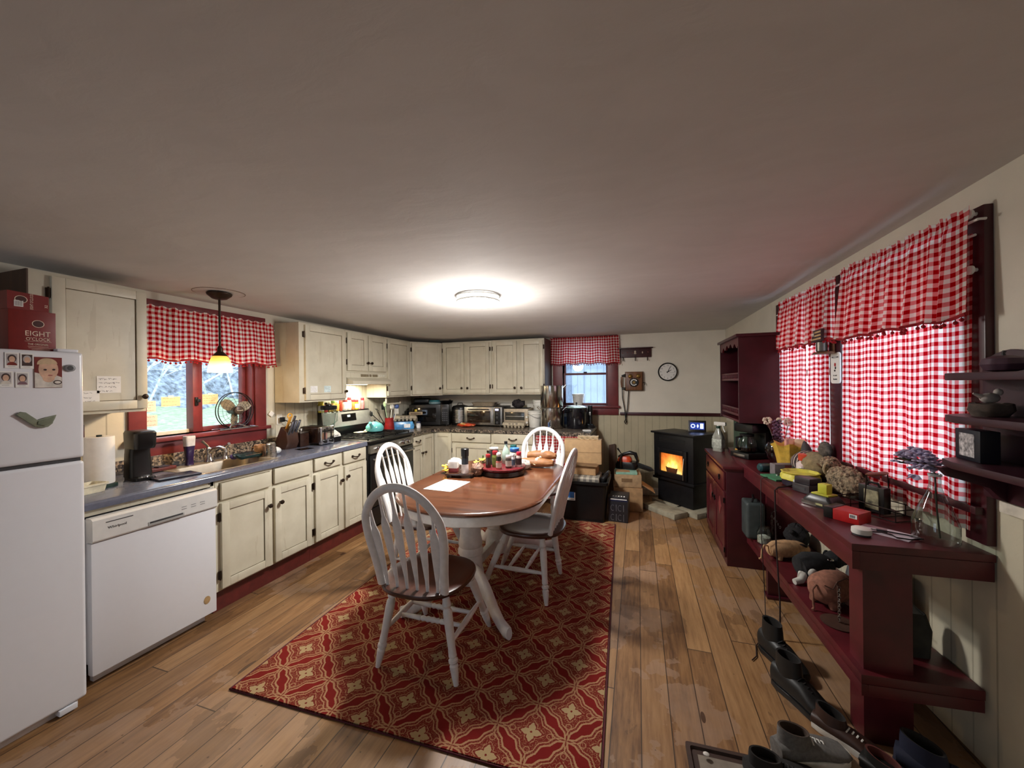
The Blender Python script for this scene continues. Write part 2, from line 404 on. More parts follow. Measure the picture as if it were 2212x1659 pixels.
def window(name, loc, rz, w, z0, z1, cas, sashes, kind, apron=True, depth=.11, casmat=None):
    """window in local frame: x 0..w across the opening, y into the wall. sashes: list of (x0,x1,z0,z1,y)"""
    cm = casmat or TRIMR
    b = MB()
    b.box(-cas, 0, -.02, 0, z0-.01, z1+cas, .003); b.box(w, w+cas, -.02, 0, z0-.01, z1+cas, .003); b.box(0, w, -.02, 0, z1, z1+cas, .003)
    b.box(-.012, .0, 0, .16, z0, z1); b.box(w, w+.012, 0, .16, z0, z1); b.box(0, w, 0, .16, z1, z1+.012)
    r = struct(name, b, cm); r.location = loc; r.rotation_euler = (0, 0, rz)
    b = MB(); b.box(-cas-.02, w+cas+.02, -.055, .16, z0-.03, z0, .004)
    if apron: b.box(-cas, w+cas, -.022, 0, z0-.125, z0-.03, .003)
    b.build('window_sill', cm, r)
    for sx0, sx1, s0, s1, y, fw, fm in sashes:
        b = MB(); b.box(sx0, sx0+fw, y, y+.03, s0, s1, .003); b.box(sx1-fw, sx1, y, y+.03, s0, s1, .003)
        b.box(sx0+fw, sx1-fw, y, y+.03, s0, s0+fw, .003); b.box(sx0+fw, sx1-fw, y, y+.03, s1-fw, s1, .003)
        s = b.build('window_sash', fm, r)
        b = MB(); b.box(sx0+fw-.002, sx1-fw+.002, y+.012, y+.016, s0+fw-.002, s1-fw+.002); b.build('window_pane', PANE, s, 0)
    return r
w1 = window('window_1', (XL, 1.745, 0), RZL, .80, 1.125, 2.0, .10, [(.0, .40, 1.125, 2.0, .10, .028, WPLAST), (.375, .775, 1.125, 2.0, .065, .038, TRIMR)], 's')
b = MB(); b.box(.335, .385, .05, .13, 1.128, 2.0, .004); b.build('centre_stile', TRIMR, w1)
b = MB(); b.box(.345, .365, .035, .05, 1.335, 1.40, .003); b.box(.35, .372, .02, .036, 1.36, 1.385, .003); b.build('sash_latch', BLACKM, w1)
b = MB(); b.box(.775, .80, .0, .16, 1.125, 2.0, .004); b.build('jamb', TRIMR, w1)
DULLW = mat('weathered_sash_paint', (96, 44, 52), .5)
w2 = window('window_2', (-1.0, YB, 0), RZB, .615, 1.17, 2.02, .135, [(0, .615, 1.17, 1.62, .06, .03, DULLW), (0, .615, 1.59, 2.02, .095, .03, DULLW)], 'd')
b = MB(); b.box(.285, .33, .045, .06, 1.615, 1.635, .003); b.build('sash_latch', BLACKM, w2)
w3 = window('window_3', (WX(2.83), 2.83, 0), RZR, .845, 1.0, 2.06, .06, [(0, .845, 1.0, 1.55, .06, .035, WPLAST), (0, .845, 1.53, 2.06, .095, .035, WPLAST)], 'd', False, casmat=BARND)
w4 = window('window_4', (WX(3.73), 3.73, 0), RZR, .78, 1.0, 2.06, .055, [(0, .78, 1.0, 1.55, .06, .035, WPLAST), (0, .78, 1.53, 2.06, .095, .035, WPLAST)], 'd', False, casmat=BARND)
w5 = window('window_5', (-1.1, -2.44, 0), PI, 1.3, .5, 2.0, .09, [(0, .65, .5, 2.0, .08, .05, WPLAST), (.65, 1.3, .5, 2.0, .08, .05, WPLAST)], 's', False, casmat=PLAIN)
# wide casing boards between and beside the two right-hand windows, down to the bench
b = MB(); b.box(wl(1.985), wl(1.895), -.03, -.001, .86, 2.125, .004); o = struct('trim_3', b, BARND); o.location = (1.25, 1.9, 0); o.rotation_euler = (0, 0, RZR)
b = MB(); b.box(wl(2.95), wl(2.83), -.028, -.001, .86, 2.12, .004); o = struct('trim_4', b, BARND); o.location = (1.25, 1.9, 0); o.rotation_euler = (0, 0, RZR)

# ------------------------------------------------------------------ outdoors
GRASS = m_grass()
b = MB(); n = 40
rows = [[(-3.6-.5*j, -6+.4*i, .40+.095*j+.05*math.sin(i*1.3+j*.9)) for i in range(n)] for j in range(10)]
b.loft(rows, closed=False, caps=False); o = struct('ground_outside', b, GRASS); o.location = (0, 0, 0)
BR = mat('bare_twigs', (216, 216, 222), .9, var=.15); BR2 = mat('hillside_brush', (134, 142, 152), .95, var=.45, scale=11)
rnd = random.Random(4)
b = MB()
def twig(p, d, l, r, k):
    pts = [p]; q = V(p); dd = V(d).normalized()
    for i in range(4):
        dd = (dd+V((rnd.uniform(-.3, .3), rnd.uniform(-.45, .45), rnd.uniform(-.3, .25)))).normalized(); q = q+dd*l/4; pts.append(q.copy())
    b.tube(pts, [r*(1-.2*i) for i in range(5)], 3)
    if k:
        for i in (1, 2, 3, 4):
            for _ in range(2):
                if rnd.random() < .8: twig(pts[i], dd+V((rnd.uniform(-1, 1), rnd.uniform(-1.2, 1.2), rnd.uniform(-.6, .9))), l*.55, r*.6, k-1)
for i in range(70):
    y0 = rnd.uniform(.8, 8.5); x0 = -rnd.uniform(7.0, 8.6)
    z0 = 1.0+(-7-x0)*.9
    twig((x0, y0, z0), (rnd.uniform(-.2, .3), rnd.uniform(-.7, .7), 1), rnd.uniform(1.6, 2.6), .020, 2)
o = b.build('brush', BR); o['kind'] = 'stuff'; tag(o, 'tangle of bare branches on the hillside outside the sink window', 'brush')
b = MB(); rows = [[(-7.4-.55*j-.15*math.sin(i*1.9+j), -8+.8*i, .9+.62*j+.12*math.sin(i*2.1+j)) for i in range(30)] for j in range(16)]
b.loft(rows, closed=False, caps=False); o = struct('hillside_outside', b, BR2)
SHED = m_boards('weathered_shed_boards', (140, 154, 176), 'x', .16, None, None, .6); ROOF = mat('shed_roof', (104, 116, 134), .7)
sh = thing('shed', 'weathered board shed with sloping roof seen through the small back window', 'shed', (-1.9, 9.6, 0))
b = MB(); b.box(-2.2, 3.2, 0, 2.5, -.5, 2.3); b.build('wall', SHED, sh)
b = MB(); b.prism([(-2.6, 2.15), (3.6, 2.9), (3.6, 3.0), (-2.6, 2.25)], -.35, 2.8, 'y'); b.build('roof', ROOF, sh)
b = MB(); b.box(.2, .32, -.04, 0, -.5, 2.3); b.box(-.5, .2, -.04, 0, 1.35, 1.47); b.build('door_frame', ROOF, sh)
# ------------------------------------------------------------------ cabinets
def knob(par, x, z, y=-.022):
    b = MB(); b.at((x, y, z), (PI/2, 0, 0)); b.lathe([(.006, 0), (.006, .012), (.014, .018), (.0165, .026), (.012, .034), (.003, .037)], n=16)
    b.build('knob', BRONZE, par)
def pull(par, x, z, y=-.022, w=.095):
    b = MB(); pts = [(x-w/2+w*i/10, y-.012-.014*math.sin(PI*i/10), z-.012*math.sin(PI*i/10)) for i in range(11)]
    b.tube(pts, [.006, .0055, .005, .0055, .006, .0065, .006, .0055, .005, .0055, .006], 8)
    for s in (-1, 1): b.sph((x+s*w/2, y-.008, z), (.011, .012, .010), 10, 6)
    b.build('bar_handle', BRONZE, par)
def hinge(par, x, z, y=-.006):
    b = MB(); b.box(x-.009, x+.009, y-.006, y+.004, z-.026, z+.026, .002); b.cyl((x, y-.008, z-.03), (x, y-.008, z+.03), .0045, n=8); b.build('hinge', BRONZE, par)
def panel_door(par, x0, x1, z0, z1, kx=None, kz=None, hx=None, st=.052, name='door', mt=None, gl=True):
    b = MB(); y = -.022
    b.box(x0, x0+st, y, 0, z0, z1, .003); b.box(x1-st, x1, y, 0, z0, z1, .003)
    b.box(x0+st, x1-st, y, 0, z0, z0+st, .003); b.box(x0+st, x1-st, y, 0, z1-st, z1, .003)
    b.box(x0+st-.002, x1-st+.002, y+.009, 0, z0+st-.002, z1-st+.002)
    if gl:
        b.m(1); g = .0035; yy = y+.0085
        for q in ((x0+st, x0+st+g, z0+st, z1-st), (x1-st-g, x1-st, z0+st, z1-st), (x0+st, x1-st, z0+st, z0+st+g), (x0+st, x1-st, z1-st-g, z1-st)):
            b.box(q[0], q[1], yy-.001, yy+.001, q[2], q[3])
    d = b.build(name, [mt or CREAM, GLAZE], par)
    if kx is not None: knob(d, kx, kz)
    if hx is not None:
        for z in (z0+.09, z1-.09): hinge(d, hx, z)
    return d
def drawer(par, x0, x1, z0, z1, pulls=True):
    b = MB(); b.box(x0, x1, -.022, 0, z0, z1, .005); b.m(1); b.box(x0-.004, x1+.004, -.002, .001, z0-.004, z1+.004)
    d = b.build('drawer', [CREAM, GLAZE], par)
    if pulls: pull(d, (x0+x1)/2, (z0+z1)/2)
    return d
def carcass(par, w, d, z0, z1, side=None, extra=None):
    b = MB(); b.box(0, w, 0, d, z0, z1, .002)
    if side is not None: b.m(1).box(*side)
    return b.build('cabinet_body', [CREAM, side and DARKWOOD or CREAM], par)

# wall cabinets along the left wall -------------------------------------------------
UB, UT, XU = 1.325, 2.07, -2.95
D = .296
c = thing('wall_cabinet', 'tall single-door cream wall cabinet left of the sink window, above the refrigerator', 'cabinet', (XU, 1.10, 0), RZL)
b = MB(); b.box(0, .49, 0, D, 1.332, 2.095, .002); b.m(1).box(-.006, 0, .0, D, 1.332, 2.095); b.build('cabinet_body', [CREAM, DARKWOOD], c)
panel_door(c, .075, .487, 1.352, 2.075, .462, 1.425, .066)
c = thing('wall_cabinet', 'cream wall cabinet with one wide door holding two small notes, right of the sink window', 'cabinet', (XU, 2.747, 0), RZL)
carcass(c, .588, D, UB, UT); panel_door(c, .055, .575, UB+.02, UT-.02, .553, UB+.095, .045)
c = thing('wall_cabinet', 'short two-door cream wall cabinet above the range hood', 'cabinet', (XU, 3.337, 0), RZL)
carcass(c, .69, D, 1.622, UT); panel_door(c, .012, .335, 1.64, UT-.022, .312, 1.73, .004, .06); panel_door(c, .352, .678, 1.64, UT-.022, .376, 1.73, .686, .06)
c = thing('wall_cabinet', 'narrow single-door cream wall cabinet right of the range hood', 'cabinet', (XU, 4.03, 0), RZL)
carcass(c, .53, D, UB, UT); panel_door(c, .014, .49, UB+.02, UT-.02, None, None, .005)
c = thing('wall_cabinet', 'angled cream corner wall cabinet with a single door', 'cabinet', (XU, 4.562, 0), 0)
b = MB(); b.prism([(0, 0), (-.296, 0), (-.296, .784), (.29, .784), (.29, .36)], UB, UT, 'z'); b.build('cabinet_body', [CREAM], c)
dl = thing  # the angled door is built flat and turned with its own matrix
ang = math.atan2(.36, .29); ln = math.hypot(.29, .36)
b = MB(); st = .052; y = -.022; z0, z1 = UB+.02, UT-.02; x0, x1 = .02, ln-.02
b.box(x0, x0+st, y, 0, z0, z1, .003); b.box(x1-st, x1, y, 0, z0, z1, .003); b.box(x0+st, x1-st, y, 0, z0, z0+st, .003); b.box(x0+st, x1-st, y, 0, z1-st, z1, .003)
b.box(x0+st-.002, x1-st+.002, y+.009, 0, z0+st-.002, z1-st+.002)
d = b.build('door', [CREAM, GLAZE], c); d.rotation_euler = (0, 0, ang); knob(d, x1-.03, UB+.10)
for z in (z0+.09, z1-.09): hinge(d, .012, z)
# wall cabinets on the back wall -------------------------------------------------
YU = 4.925
c = thing('wall_cabinet', 'two-door cream wall cabinet on the back wall beside the angled corner cabinet', 'cabinet', (-2.657, YU, 0), 0)
carcass(c, .752, .42, UB+.01, UT+.005); panel_door(c, .02, .345, UB+.03, UT-.02, .32, UB+.10, .012); panel_door(c, .385, .725, UB+.03, UT-.02, .408, UB+.10, .735)
c = thing('wall_cabinet', 'two-door cream wall cabinet on the back wall next to the small window', 'cabinet', (-1.903, YU, 0), 0)
carcass(c, .742, .42, UB+.01, UT+.005, (.742, .75, 0.004, .42, UB+.01, UT+.005)); panel_door(c, .028, .365, UB+.03, UT-.02, .343, UB+.10, .018); panel_door(c, .412, .728, UB+.03, UT-.02, .435, UB+.10, .735)

# base cabinets -------------------------------------------------
XB = -2.62
c = thing('base_cabinet', 'cream sink base cabinet with two doors and two false drawer fronts', 'cabinet', (XB, 1.775, 0), RZL)
b = MB(); b.box(0, .02, 0, .615, .14, .868); b.box(.755, .775, 0, .615, .14, .868); b.box(.02, .755, 0, .02, .14, .868); b.box(.02, .755, .595, .615, .14, .868); b.box(.02, .755, .02, .595, .14, .16); b.build('cabinet_body', [CREAM], c)
b = MB(); b.box(0, .775, .03, .05, .001, .139); b.build('toe_kick', TERRA, c)
panel_door(c, .027, .384, .155, .715, .36, .60, .018); panel_door(c, .418, .756, .155, .715, .456, .60, .765)
drawer(c, .027, .386, .737, .845, False); drawer(c, .416, .756, .745, .857, False)
c = thing('base_cabinet', 'cream base cabinet with two doors and two drawers between sink and range', 'cabinet', (XB, 2.552, 0), RZL)
carcass(c, .683, .615, .14, .868); b = MB(); b.box(0, .683, .03, .05, .001, .139); b.build('toe_kick', TERRA, c)
panel_door(c, .022, .332, .155, .722, .312, .612, .012); panel_door(c, .368, .665, .155, .725, .388, .632, .674)
drawer(c, .018, .326, .757, .858); drawer(c, .356, .660, .748, .862)
c = thing('base_cabinet', 'narrow cream base cabinet with one drawer and one door right of the range', 'cabinet', (XB, 4.05, 0), RZL)
carcass(c, .24, .615, .14, .85); b = MB(); b.box(0, .24, .03, .05, .001, .139); b.build('toe_kick', TERRA, c)
drawer(c, .015, .222, .73, .835); panel_door(c, .015, .222, .155, .71, .20, .62, .008, .04)
c = thing('base_cabinet', 'cream corner base cabinet with a folding two-panel door', 'cabinet', (XB, 4.292, 0), RZL)
b = MB(); b.prism([(0, 0), (.30, 0), (.30, -.28), (1.05, -.28), (1.05, .615), (0, .615)], .14, .85, 'z'); b.build('cabinet_body', [CREAM], c)
panel_door(c, .012, .272, .155, .832, .03, .62, None, .045)
b = MB(); b.at((.30, -.02, 0), (0, 0, -PI/2)); st = .045; x0, x1, z0, z1 = .002, .25, .155, .832
b.box(x0, x0+st, -.022, 0, z0, z1, .003); b.box(x1-st, x1, -.022, 0, z0, z1, .003); b.box(x0+st, x1-st, -.022, 0, z0, z0+st, .003); b.box(x0+st, x1-st, -.022, 0, z1-st, z1, .003); b.box(x0+st, x1-st, -.013, 0, z0+st, z1-st)
b.build('door', [CREAM], c)
YC = 4.595
c = thing('base_cabinet', 'wide cream base cabinet with two drawers along the back wall', 'cabinet', (-2.338, YC, 0), 0)
carcass(c, 1.12, .70, .14, .85); b = MB(); b.box(0, 1.12, .05, .07, .001, .139); b.build('toe_kick', TERRA, c)
drawer(c, .0, .545, .725, .838); drawer(c, .585, 1.105, .725, .845)
panel_door(c, .005, .545, .155, .70, .52, .62, .0); panel_door(c, .585, 1.105, .155, .70, .61, .62, 1.112)
# gingham skirt hiding the open end of the run
def cloth(name, w, z0, z1, folds, amp0, amp1, m, par=None, seed=1, header=0., rows=16, drop=.0, flare=0., puff=0.):
    """pleated cloth in local frame: x 0..w, bulging towards -y; returns mesh object with uv in metres"""
    rnd = random.Random(seed); ph = [rnd.uniform(0, 2*PI) for _ in range(6)]; nu = max(24, int(folds*9))
    bm = bmesh.new(); uvl = bm.loops.layers.uv.new('UVMap'); gr = []; us = []
    def off(t, k):
        a = amp0+(amp1-amp0)*(1-k)
        p = 2*PI*folds*(t+.018*math.sin(2*PI*t*2.3+ph[0])+.012*math.sin(2*PI*t*5.1+ph[1]))
        f = math.sin(p)+.35*math.sin(2*p+ph[2])+.3*math.sin(p*.43+ph[3])
        return -a*(f*.6+.8)
    arc = [0.]
    for i in range(1, nu+1):
        d = w/nu; dy = off(i/nu, .35)-off((i-1)/nu, .35); arc.append(arc[-1]+math.hypot(d, dy))
    for j in range(rows+1):
        k = j/rows; z = z0+(z1-z0)*k; r = []
        for i in range(nu+1):
            t = i/nu; x = (t-.5)*w*(1+flare*(1-k))+w/2; y = off(t, k)
            zz = z+(1-k)*drop*math.sin(2*PI*t*folds*.5+ph[4])
            if header and z > z1-header: y = y*1.0-.006*math.sin(2*PI*folds*2.2*t+ph[5]); zz += .006*math.sin(2*PI*folds*1.7*t+ph[2])*(z-(z1-header))/header
            if header and abs(z-(z1-header)) < (z1-z0)/rows: y *= .55
            if puff: y -= puff*math.sin(PI*min(max((1-k)*1.15, 0), 1))
            r.append(bm.verts.new((x, y, zz)))
        gr.append(r)
    for j in range(rows):
        for i in range(nu):
            f = bm.faces.new((gr[j][i], gr[j][i+1], gr[j+1][i+1], gr[j+1][i]))
            for lp, (a, q) in zip(f.loops, ((i, j), (i+1, j), (i+1, j+1), (i, j+1))): lp[uvl].uv = (arc[a], (z1-z0)*q/rows)
    me = bpy.data.meshes.new(name); 
    bot = [tuple(q.co) for q in gr[0]]
    bm.to_mesh(me); bm.free(); me.materials.append(m)
    me.polygons.foreach_set('use_smooth', [True]*len(me.polygons))
    o = bpy.data.objects.new(name, me); COL.objects.link(o)
    if par: o.parent = par
    return o, bot
def fringe(par, bot, step, r, m=None):
    """braid with hanging pom-poms along the lower hem"""
    b = MB(); b.tube(bot[::3]+[bot[-1]], .007, 5); acc = 0; prev = V(bot[0])
    for p in bot[1:]:
        p = V(p); acc += (p-prev).length; prev = p
        if acc > step: acc = 0; b.sph((p.x, p.y, p.z-.018), r, 7, 5); b.cyl((p.x, p.y, p.z), (p.x, p.y, p.z-.012), .0015, n=4)
    b.build('pom_pom_fringe', m or POM, par)
t = thing('curtain_skirt', 'red gingham skirt hanging under the end of the granite counter', 'curtain', (-1.2, YC, 0), 0)
o, _ = cloth('cloth', .64, .08, .845, 9, .012, .03, GING, t, 5)
b = MB(); b.cyl((-.01, .01, .835), (.66, .01, .835), .006); b.build('curtain_rod', WPLAST, t)
b = MB(); b.box(.655, .67, .0, .70, 0, .85); b.build('end_panel', DARKWOOD, t)

# worktops -------------------------------------------------
def edge_top(b, x0, x1, d, z, th=.04, r=.014):
    """laminate top in run frame with rolled front edge at y=-.02"""
    p = [(d, z-th), (-.02, z-th)]+[(-.02+r-r*math.cos(a), z-r+r*math.sin(a)) for a in (0, .5, 1., PI/2)]+[(d, z)]
    b.loft([[(x, q[0], q[1]) for q in p] for x in (x0, x1)])
t = thing('worktop', 'long blue-grey laminate worktop along the sink wall', 'worktop', (XB, 1.10, 0), RZL)
b = MB(); s0, s1, f0, f1 = .665, 1.20, .095, .50      # sink cut-out in run frame
edge_top(b, 0, s0, .628, .91); edge_top(b, s1, 2.135, .628, .91); edge_top(b, s0, s1, f0, .91)
b.box(s0, s1, f1, .628, .87, .91); b.build('laminate_top', LAM, t)
b = MB(); b.box(0, 2.135, .608, .628, .911, 1.0, .003); b.build('backsplash', GRANITE, t)
t = thing('worktop', 'granite-look worktop around the back corner', 'worktop', (0, 0, 0), 0)
b = MB(); b.prism([(-2.60, 4.045), (-2.60, 4.50), (-2.53, 4.57), (-.535, 4.57), (-.535, 5.345), (-3.245, 5.345), (-3.245, 4.045)], .852, .890, 'z', .004)
b.build('granite_top', GRANITE, t)
b = MB(); b.box(-3.244, -1.17, 5.325, 5.345, .891, .985, .003); b.box(-3.245, -3.225, 4.045, 5.345, .891, .985, .003); b.build('backsplash', GRANITE, t)

# sink and tap
t = thing('sink', 'stainless steel drop-in sink below the window', 'sink', (XB, 1.765, .91), RZL)
b = MB(); L_, W_ = .535, .405; y0 = .095
def rr(x0, x1, y0, y1, r, z, k=5):
    out = []
    for cx, cy, a0 in ((x1-r, y1-r, 0), (x0+r, y1-r, PI/2), (x0+r, y0+r, PI), (x1-r, y0+r, 1.5*PI)):
        out += [(cx+r*math.cos(a0+PI/2*i/k), cy+r*math.sin(a0+PI/2*i/k), z) for i in range(k+1)]
    return out
b.loft([rr(-.025, .56, .075, .52, .03, .0015), rr(-.022, .557, .078, .517, .03, .004), rr(.005, .53, .10, .42, .05, .003), rr(.012, .523, .107, .413, .05, -.012), rr(.03, .505, .125, .395, .06, -.15), rr(.12, .41, .2, .32, .05, -.165)], caps=False)
b.f([q for q in b.bm.verts if abs(q.co.z+.165) < 1e-4]); b.build('basin', SINKS, t)
b = MB(); b.cyl((.26, .26, -.163), (.26, .26, -.158), .04); b.build('drain', CHROME, t)
t = thing('kitchen_tap', 'chrome tap with a lever handle behind the sink', 'tap', (-3.10, 2.06, .915), RZL)
b = MB(); b.lathe([(.032, 0), (.03, .012), (.02, .03), (.018, .07), (.022, .085), (.02, .1), (.004, .108)]); b.build('tap_body', CHROME, t)
b = MB(); b.tube([(0, 0, .06), (0, -.05, .10), (0, -.12, .115), (0, -.17, .10), (0, -.18, .075)], [.013, .012, .011, .011, .012], 10); b.build('spout', CHROME, t)
b = MB(); b.tube([(0, 0, .10), (-.01, .01, .125), (-.03, .03, .155)], [.009, .008, .011], 8); b.build('lever', CHROME, t)
t = thing('sink_sprayer', 'small chrome hand sprayer standing right of the tap', 'sprayer', (-3.10, 2.18, .915), RZL)
b = MB(); b.lathe([(.024, 0), (.02, .01), (.012, .03), (.014, .05), (.01, .07)]); b.build('base', CHROME, t)
b = MB(); b.tube([(0, 0, .06), (0, -.01, .10), (0, -.045, .118)], [.011, .014, .012], 10); b.build('spray_head', CHROME, t)

# dishwasher -------------------------------------------------
t = thing('dishwasher', 'white built-in dishwasher beside the refrigerator', 'dishwasher', (-2.56, 1.15, 0), RZL)
b = MB(); b.box(.01, .575, .04, .60, .10, .82); b.build('tub', WHITE, t)
b = MB(); b.box(0, .588, 0, .04, .058, .712, .006); b.build('door', WHITE, t)
PANELW = mat('control_panel_white', (214, 213, 210), .35, var=.02)
b = MB(); b.prism([(-.006, .716), (-.014, .725), (-.014, .825), (-.002, .835), (.04, .835), (.04, .716)], 0, .588, 'x')
b.m(1).box(.225, .40, -.0165, -.0125, .722, .745, .003); b.m(2).box(.232, .393, -.0175, -.015, .735, .744, .002)
p = b.build('control_panel', [PANELW, mat('pocket_grey', (168, 167, 165), .4, var=.02), DKGREY], t)
b = MB(); rnd = random.Random(2)
for x in (.40, .45, .50):
    for z in (.775, .762): b.box(x-.012, x+.014, -.0152, -.0138, z, z+.003)
b.m(1).box(.05, .16, -.0152, -.0138, .803, .807); b.build('control_markings', [GREY, DKGREY], p)
text('Whirlpool', .018, DKGREY, p, (.095, -.0148, .775))
b = MB(); b.at((.53, -.0005, .155), (PI/2, 0, 0)); b.lathe([(.0235, 0), (.0235, .0012), (.02, .0016), (.001, .0016)], n=28, sx=.8); b.build('round_sticker', mat('tan_sticker', (168, 138, 96), .5), t)
b = MB(); b.box(.03, .555, .06, .09, .002, .10); b.build('kick_plate', WHITE, t)
b = MB(); b.at((XB, 0, 0), (0, 0, RZL)); b.box(1.10, 1.768, .0, .02, .837, .868, .002); b.box(1.745, 1.772, .0, .05, .10, .868, .002); b.box(1.10, 1.143, .02, .05, .10, .868)
b.m(1)
for x, z in ((1.74, .857), (1.75, .848)): b.cyl((x, .0, z), (x, -.003, z), .004, n=8)
one('filler_frame', 'cream painted filler frame around the dishwasher', 'trim board', b, [CREAM, BLACK])

# refrigerator -------------------------------------------------
t = thing('refrigerator', 'white top-freezer refrigerator at the left edge', 'refrigerator', (-2.475, .36, 0), RZL)
b = MB(); b.box(.01, .725, .06, .70, .04, 1.64, .012); b.build('cabinet_body', WHITE, t)
b = MB(); b.box(0, .735, 0, .058, 1.157, 1.647, .016, 3); b.build('freezer_door', WHITE, t)
b = MB(); b.box(0, .735, 0, .058, .035, 1.143, .016, 3); b.build('fridge_door', WHITE, t)
b = MB(); b.box(.01, .725, .012, .057, 1.140, 1.160); b.build('door_gasket', DKGREY, t)
b = MB(); b.box(.02, .715, .03, .06, .0, .04, .004); b.build('kick_grille', WHITE, t)
b = MB(); b.box(.64, .70, -.004, .05, .008, .033, .004); b.build('foot_cover', WHITE, t)
b = MB(); b.box(.66, .73, .03, .09, 1.648, 1.662, .004); b.build('hinge_cover', WHITE, t)
FX = -2.474
def onfridge(name, lab, cat, b, mats, y, z): return one(name, lab, cat, b, mats, (FX+.0005, y, z), RZL)
PHOTO = [mat('photo_%s' % k, c, .35, var=.12) for k, c in (('red', (112, 36, 26)), ('skin', (206, 168, 142)), ('cloth', (206, 200, 190)), ('hair', (196, 170, 136)), ('dark', (60, 44, 40)), ('grey', (176, 172, 172)), ('mauve', (124, 96, 104)), ('lip', (160, 96, 86)))]
def blob(b, i, c, rx, rz, y, n=20, a0=0, a1=2*PI):
    b.m(i); ctr = b.v((c[0], y, c[1])); vs = [b.v((c[0]+rx*math.cos(a0+(a1-a0)*k/n), y, c[1]+rz*math.sin(a0+(a1-a0)*k/n))) for k in range(n+1)]
    for p, q in zip(vs, vs[1:]): b.f([ctr, p, q])
b = MB(); b.m(0).box(-.05, .05, -.0012, 0, -.066, .066)
b.m(2); y = -.0014
b.f([b.v((x, y, z)) for x, z in ((-.049, -.065), (.049, -.065), (.049, -.02), (.03, -.012), (.0, -.03), (-.03, -.005), (-.049, -.0))])
blob(b, 1, (.0, .014), .036, .046, -.0017); blob(b, 3, (-.004, .036), .037, .026, -.0019, 16, .1, PI+.1); blob(b, 1, (.0, -.024), .022, .018, -.0018)
blob(b, 4, (-.012, .012), .006, .0042, -.0022, 10); blob(b, 4, (.019, .013), .006, .0042, -.0022, 10); blob(b, 7, (.006, -.012), .009, .003, -.0022, 10); blob(b, 3, (.006, .0), .004, .004, -.0021, 8)
blob(b, 4, (.033, -.042), .016, .010, -.002, 16); blob(b, 2, (.033, -.042), .012, .006, -.0022, 14)
onfridge('photo_print', 'colour photo of a fair-haired baby stuck on the freezer door', 'photo', b, PHOTO, .979, 1.551).scale = (.84, 1, 1.02)
b = MB(); b.at((0, 0, 0), (PI/2, 0, 0)); b.lathe([(.019, 0), (.019, .004), (.016, .006), (.001, .006)], n=26, sy=.85); b.m(1); b.lathe([(.011, .0061), (.008, .0064), (.001, .0062)], n=14)
onfridge('button_magnet', 'round grey button magnet near the freezer door corner', 'magnet', b, [GREY, DKGREY], 1.046, 1.573)
for i, (y, z, bg, hr, cl, lab) in enumerate(((.875, 1.601, 5, 4, 0, 'small photo of a person in dark red, upper left of the pair above'), (.917, 1.600, 4, 5, 4, 'small dark photo of a grey-haired person, beside the baby photo'), (.858, 1.523, 5, 4, 2, 'small photo of a dark-haired person in a pale collar'), (.903, 1.520, 5, 4, 6, 'small photo of a short-haired person in mauve'))):
    b = MB(); b.m(8).box(-.021, .021, -.0008, 0, -.034, .031); b.m(bg).box(-.0165, .0165, -.0012, -.0006, -.022, .026)
    blob(b, hr, (0, .006), .0135, .0165, -.0014, 14); blob(b, 1, (0, .003), .0095, .013, -.0016, 14); blob(b, cl, (0, -.022), .0155, .014, -.0018, 12, 0, PI)
    b.m(4).box(-.012, .010, -.0011, -.0007, -.0275, -.0265)
    onfridge('photo_card', lab.replace('upper left of the pair above', 'leftmost in the upper row on the freezer'), 'photo', b, PHOTO+[PAPER], y, z).scale = (.9, 1, 1)
b = MB(); pts = [(-.062, .022), (-.047, .036), (-.032, .032), (.0, -.006), (.022, .006), (.058, .015), (.05, -.002), (.046, -.022), (.032, -.036), (.01, -.038), (-.008, -.03), (-.03, -.006), (-.05, .018)]
b.prism(pts, -.008, 0, 'y', .002); b.m(1); b.prism([(.002, -.008), (.03, .0), (.05, .008), (.042, -.018), (.02, -.03), (.0, -.022)], -.011, -.0075, 'y', .0015)
onfridge('bird_magnet', 'sage green wooden bird magnet on the freezer door', 'magnet', b, [mat('sage_paint', (122, 128, 108), .6), mat('sage_paint_wing', (108, 114, 94), .6)], .942, 1.348)
# coffee carton on top of the refrigerator
t = thing('coffee_carton', 'dark red Eight O\'Clock coffee pod carton on top of the refrigerator'.replace("Eight O'Clock coffee pod", 'coffee pod'), 'carton', (-2.535, .888, 1.648), RZL); t.scale = (.625, .7, .75)
CRED = mat('coffee_carton_red', (120, 26, 22), .4, var=.05); CRD2 = mat('coffee_cup_brown', (64, 22, 16), .5); CWH = mat('carton_print_cream', (226, 208, 186), .5)
b = MB(); b.box(0, .225, 0, .20, 0, .235, .002); body = b.build('carton', CRED, t)
b = MB(); b.prism([(0, .236), (.195, .236), (.195, .33), (0, .34)], .01, .2, 'y'); body2 = b.build('carton_lid', CRED, t)
text('EIGHT', .042, CWH, body, (.135, -.0008, .10), sx=1.05); text("O'CLOCK", .027, CWH, body, (.137, -.0008, .068), sx=1.0)
text('THE ORIGINAL', .015, CWH, body, (.137, -.0008, .038)); text('EIGHT O\'CLOCK', .022, CWH, body2, (.112, .0092, .288), (PI/2, -PI/2, 0), sx=.55)
text('32', .02, CWH, body2, (.182, .0092, .27), (PI/2, -PI/2, 0))
b = MB()
for x, z, w, h in ((.137, .055, .13, .0012), (.137, .025, .10, .0016), (.15, .016, .12, .0014), (.15, .008, .09, .0014)): b.box(x-w/2, x+w/2, -.001, 0, z-h/2, z+h/2)
b.build('printed_rule', CWH, body)
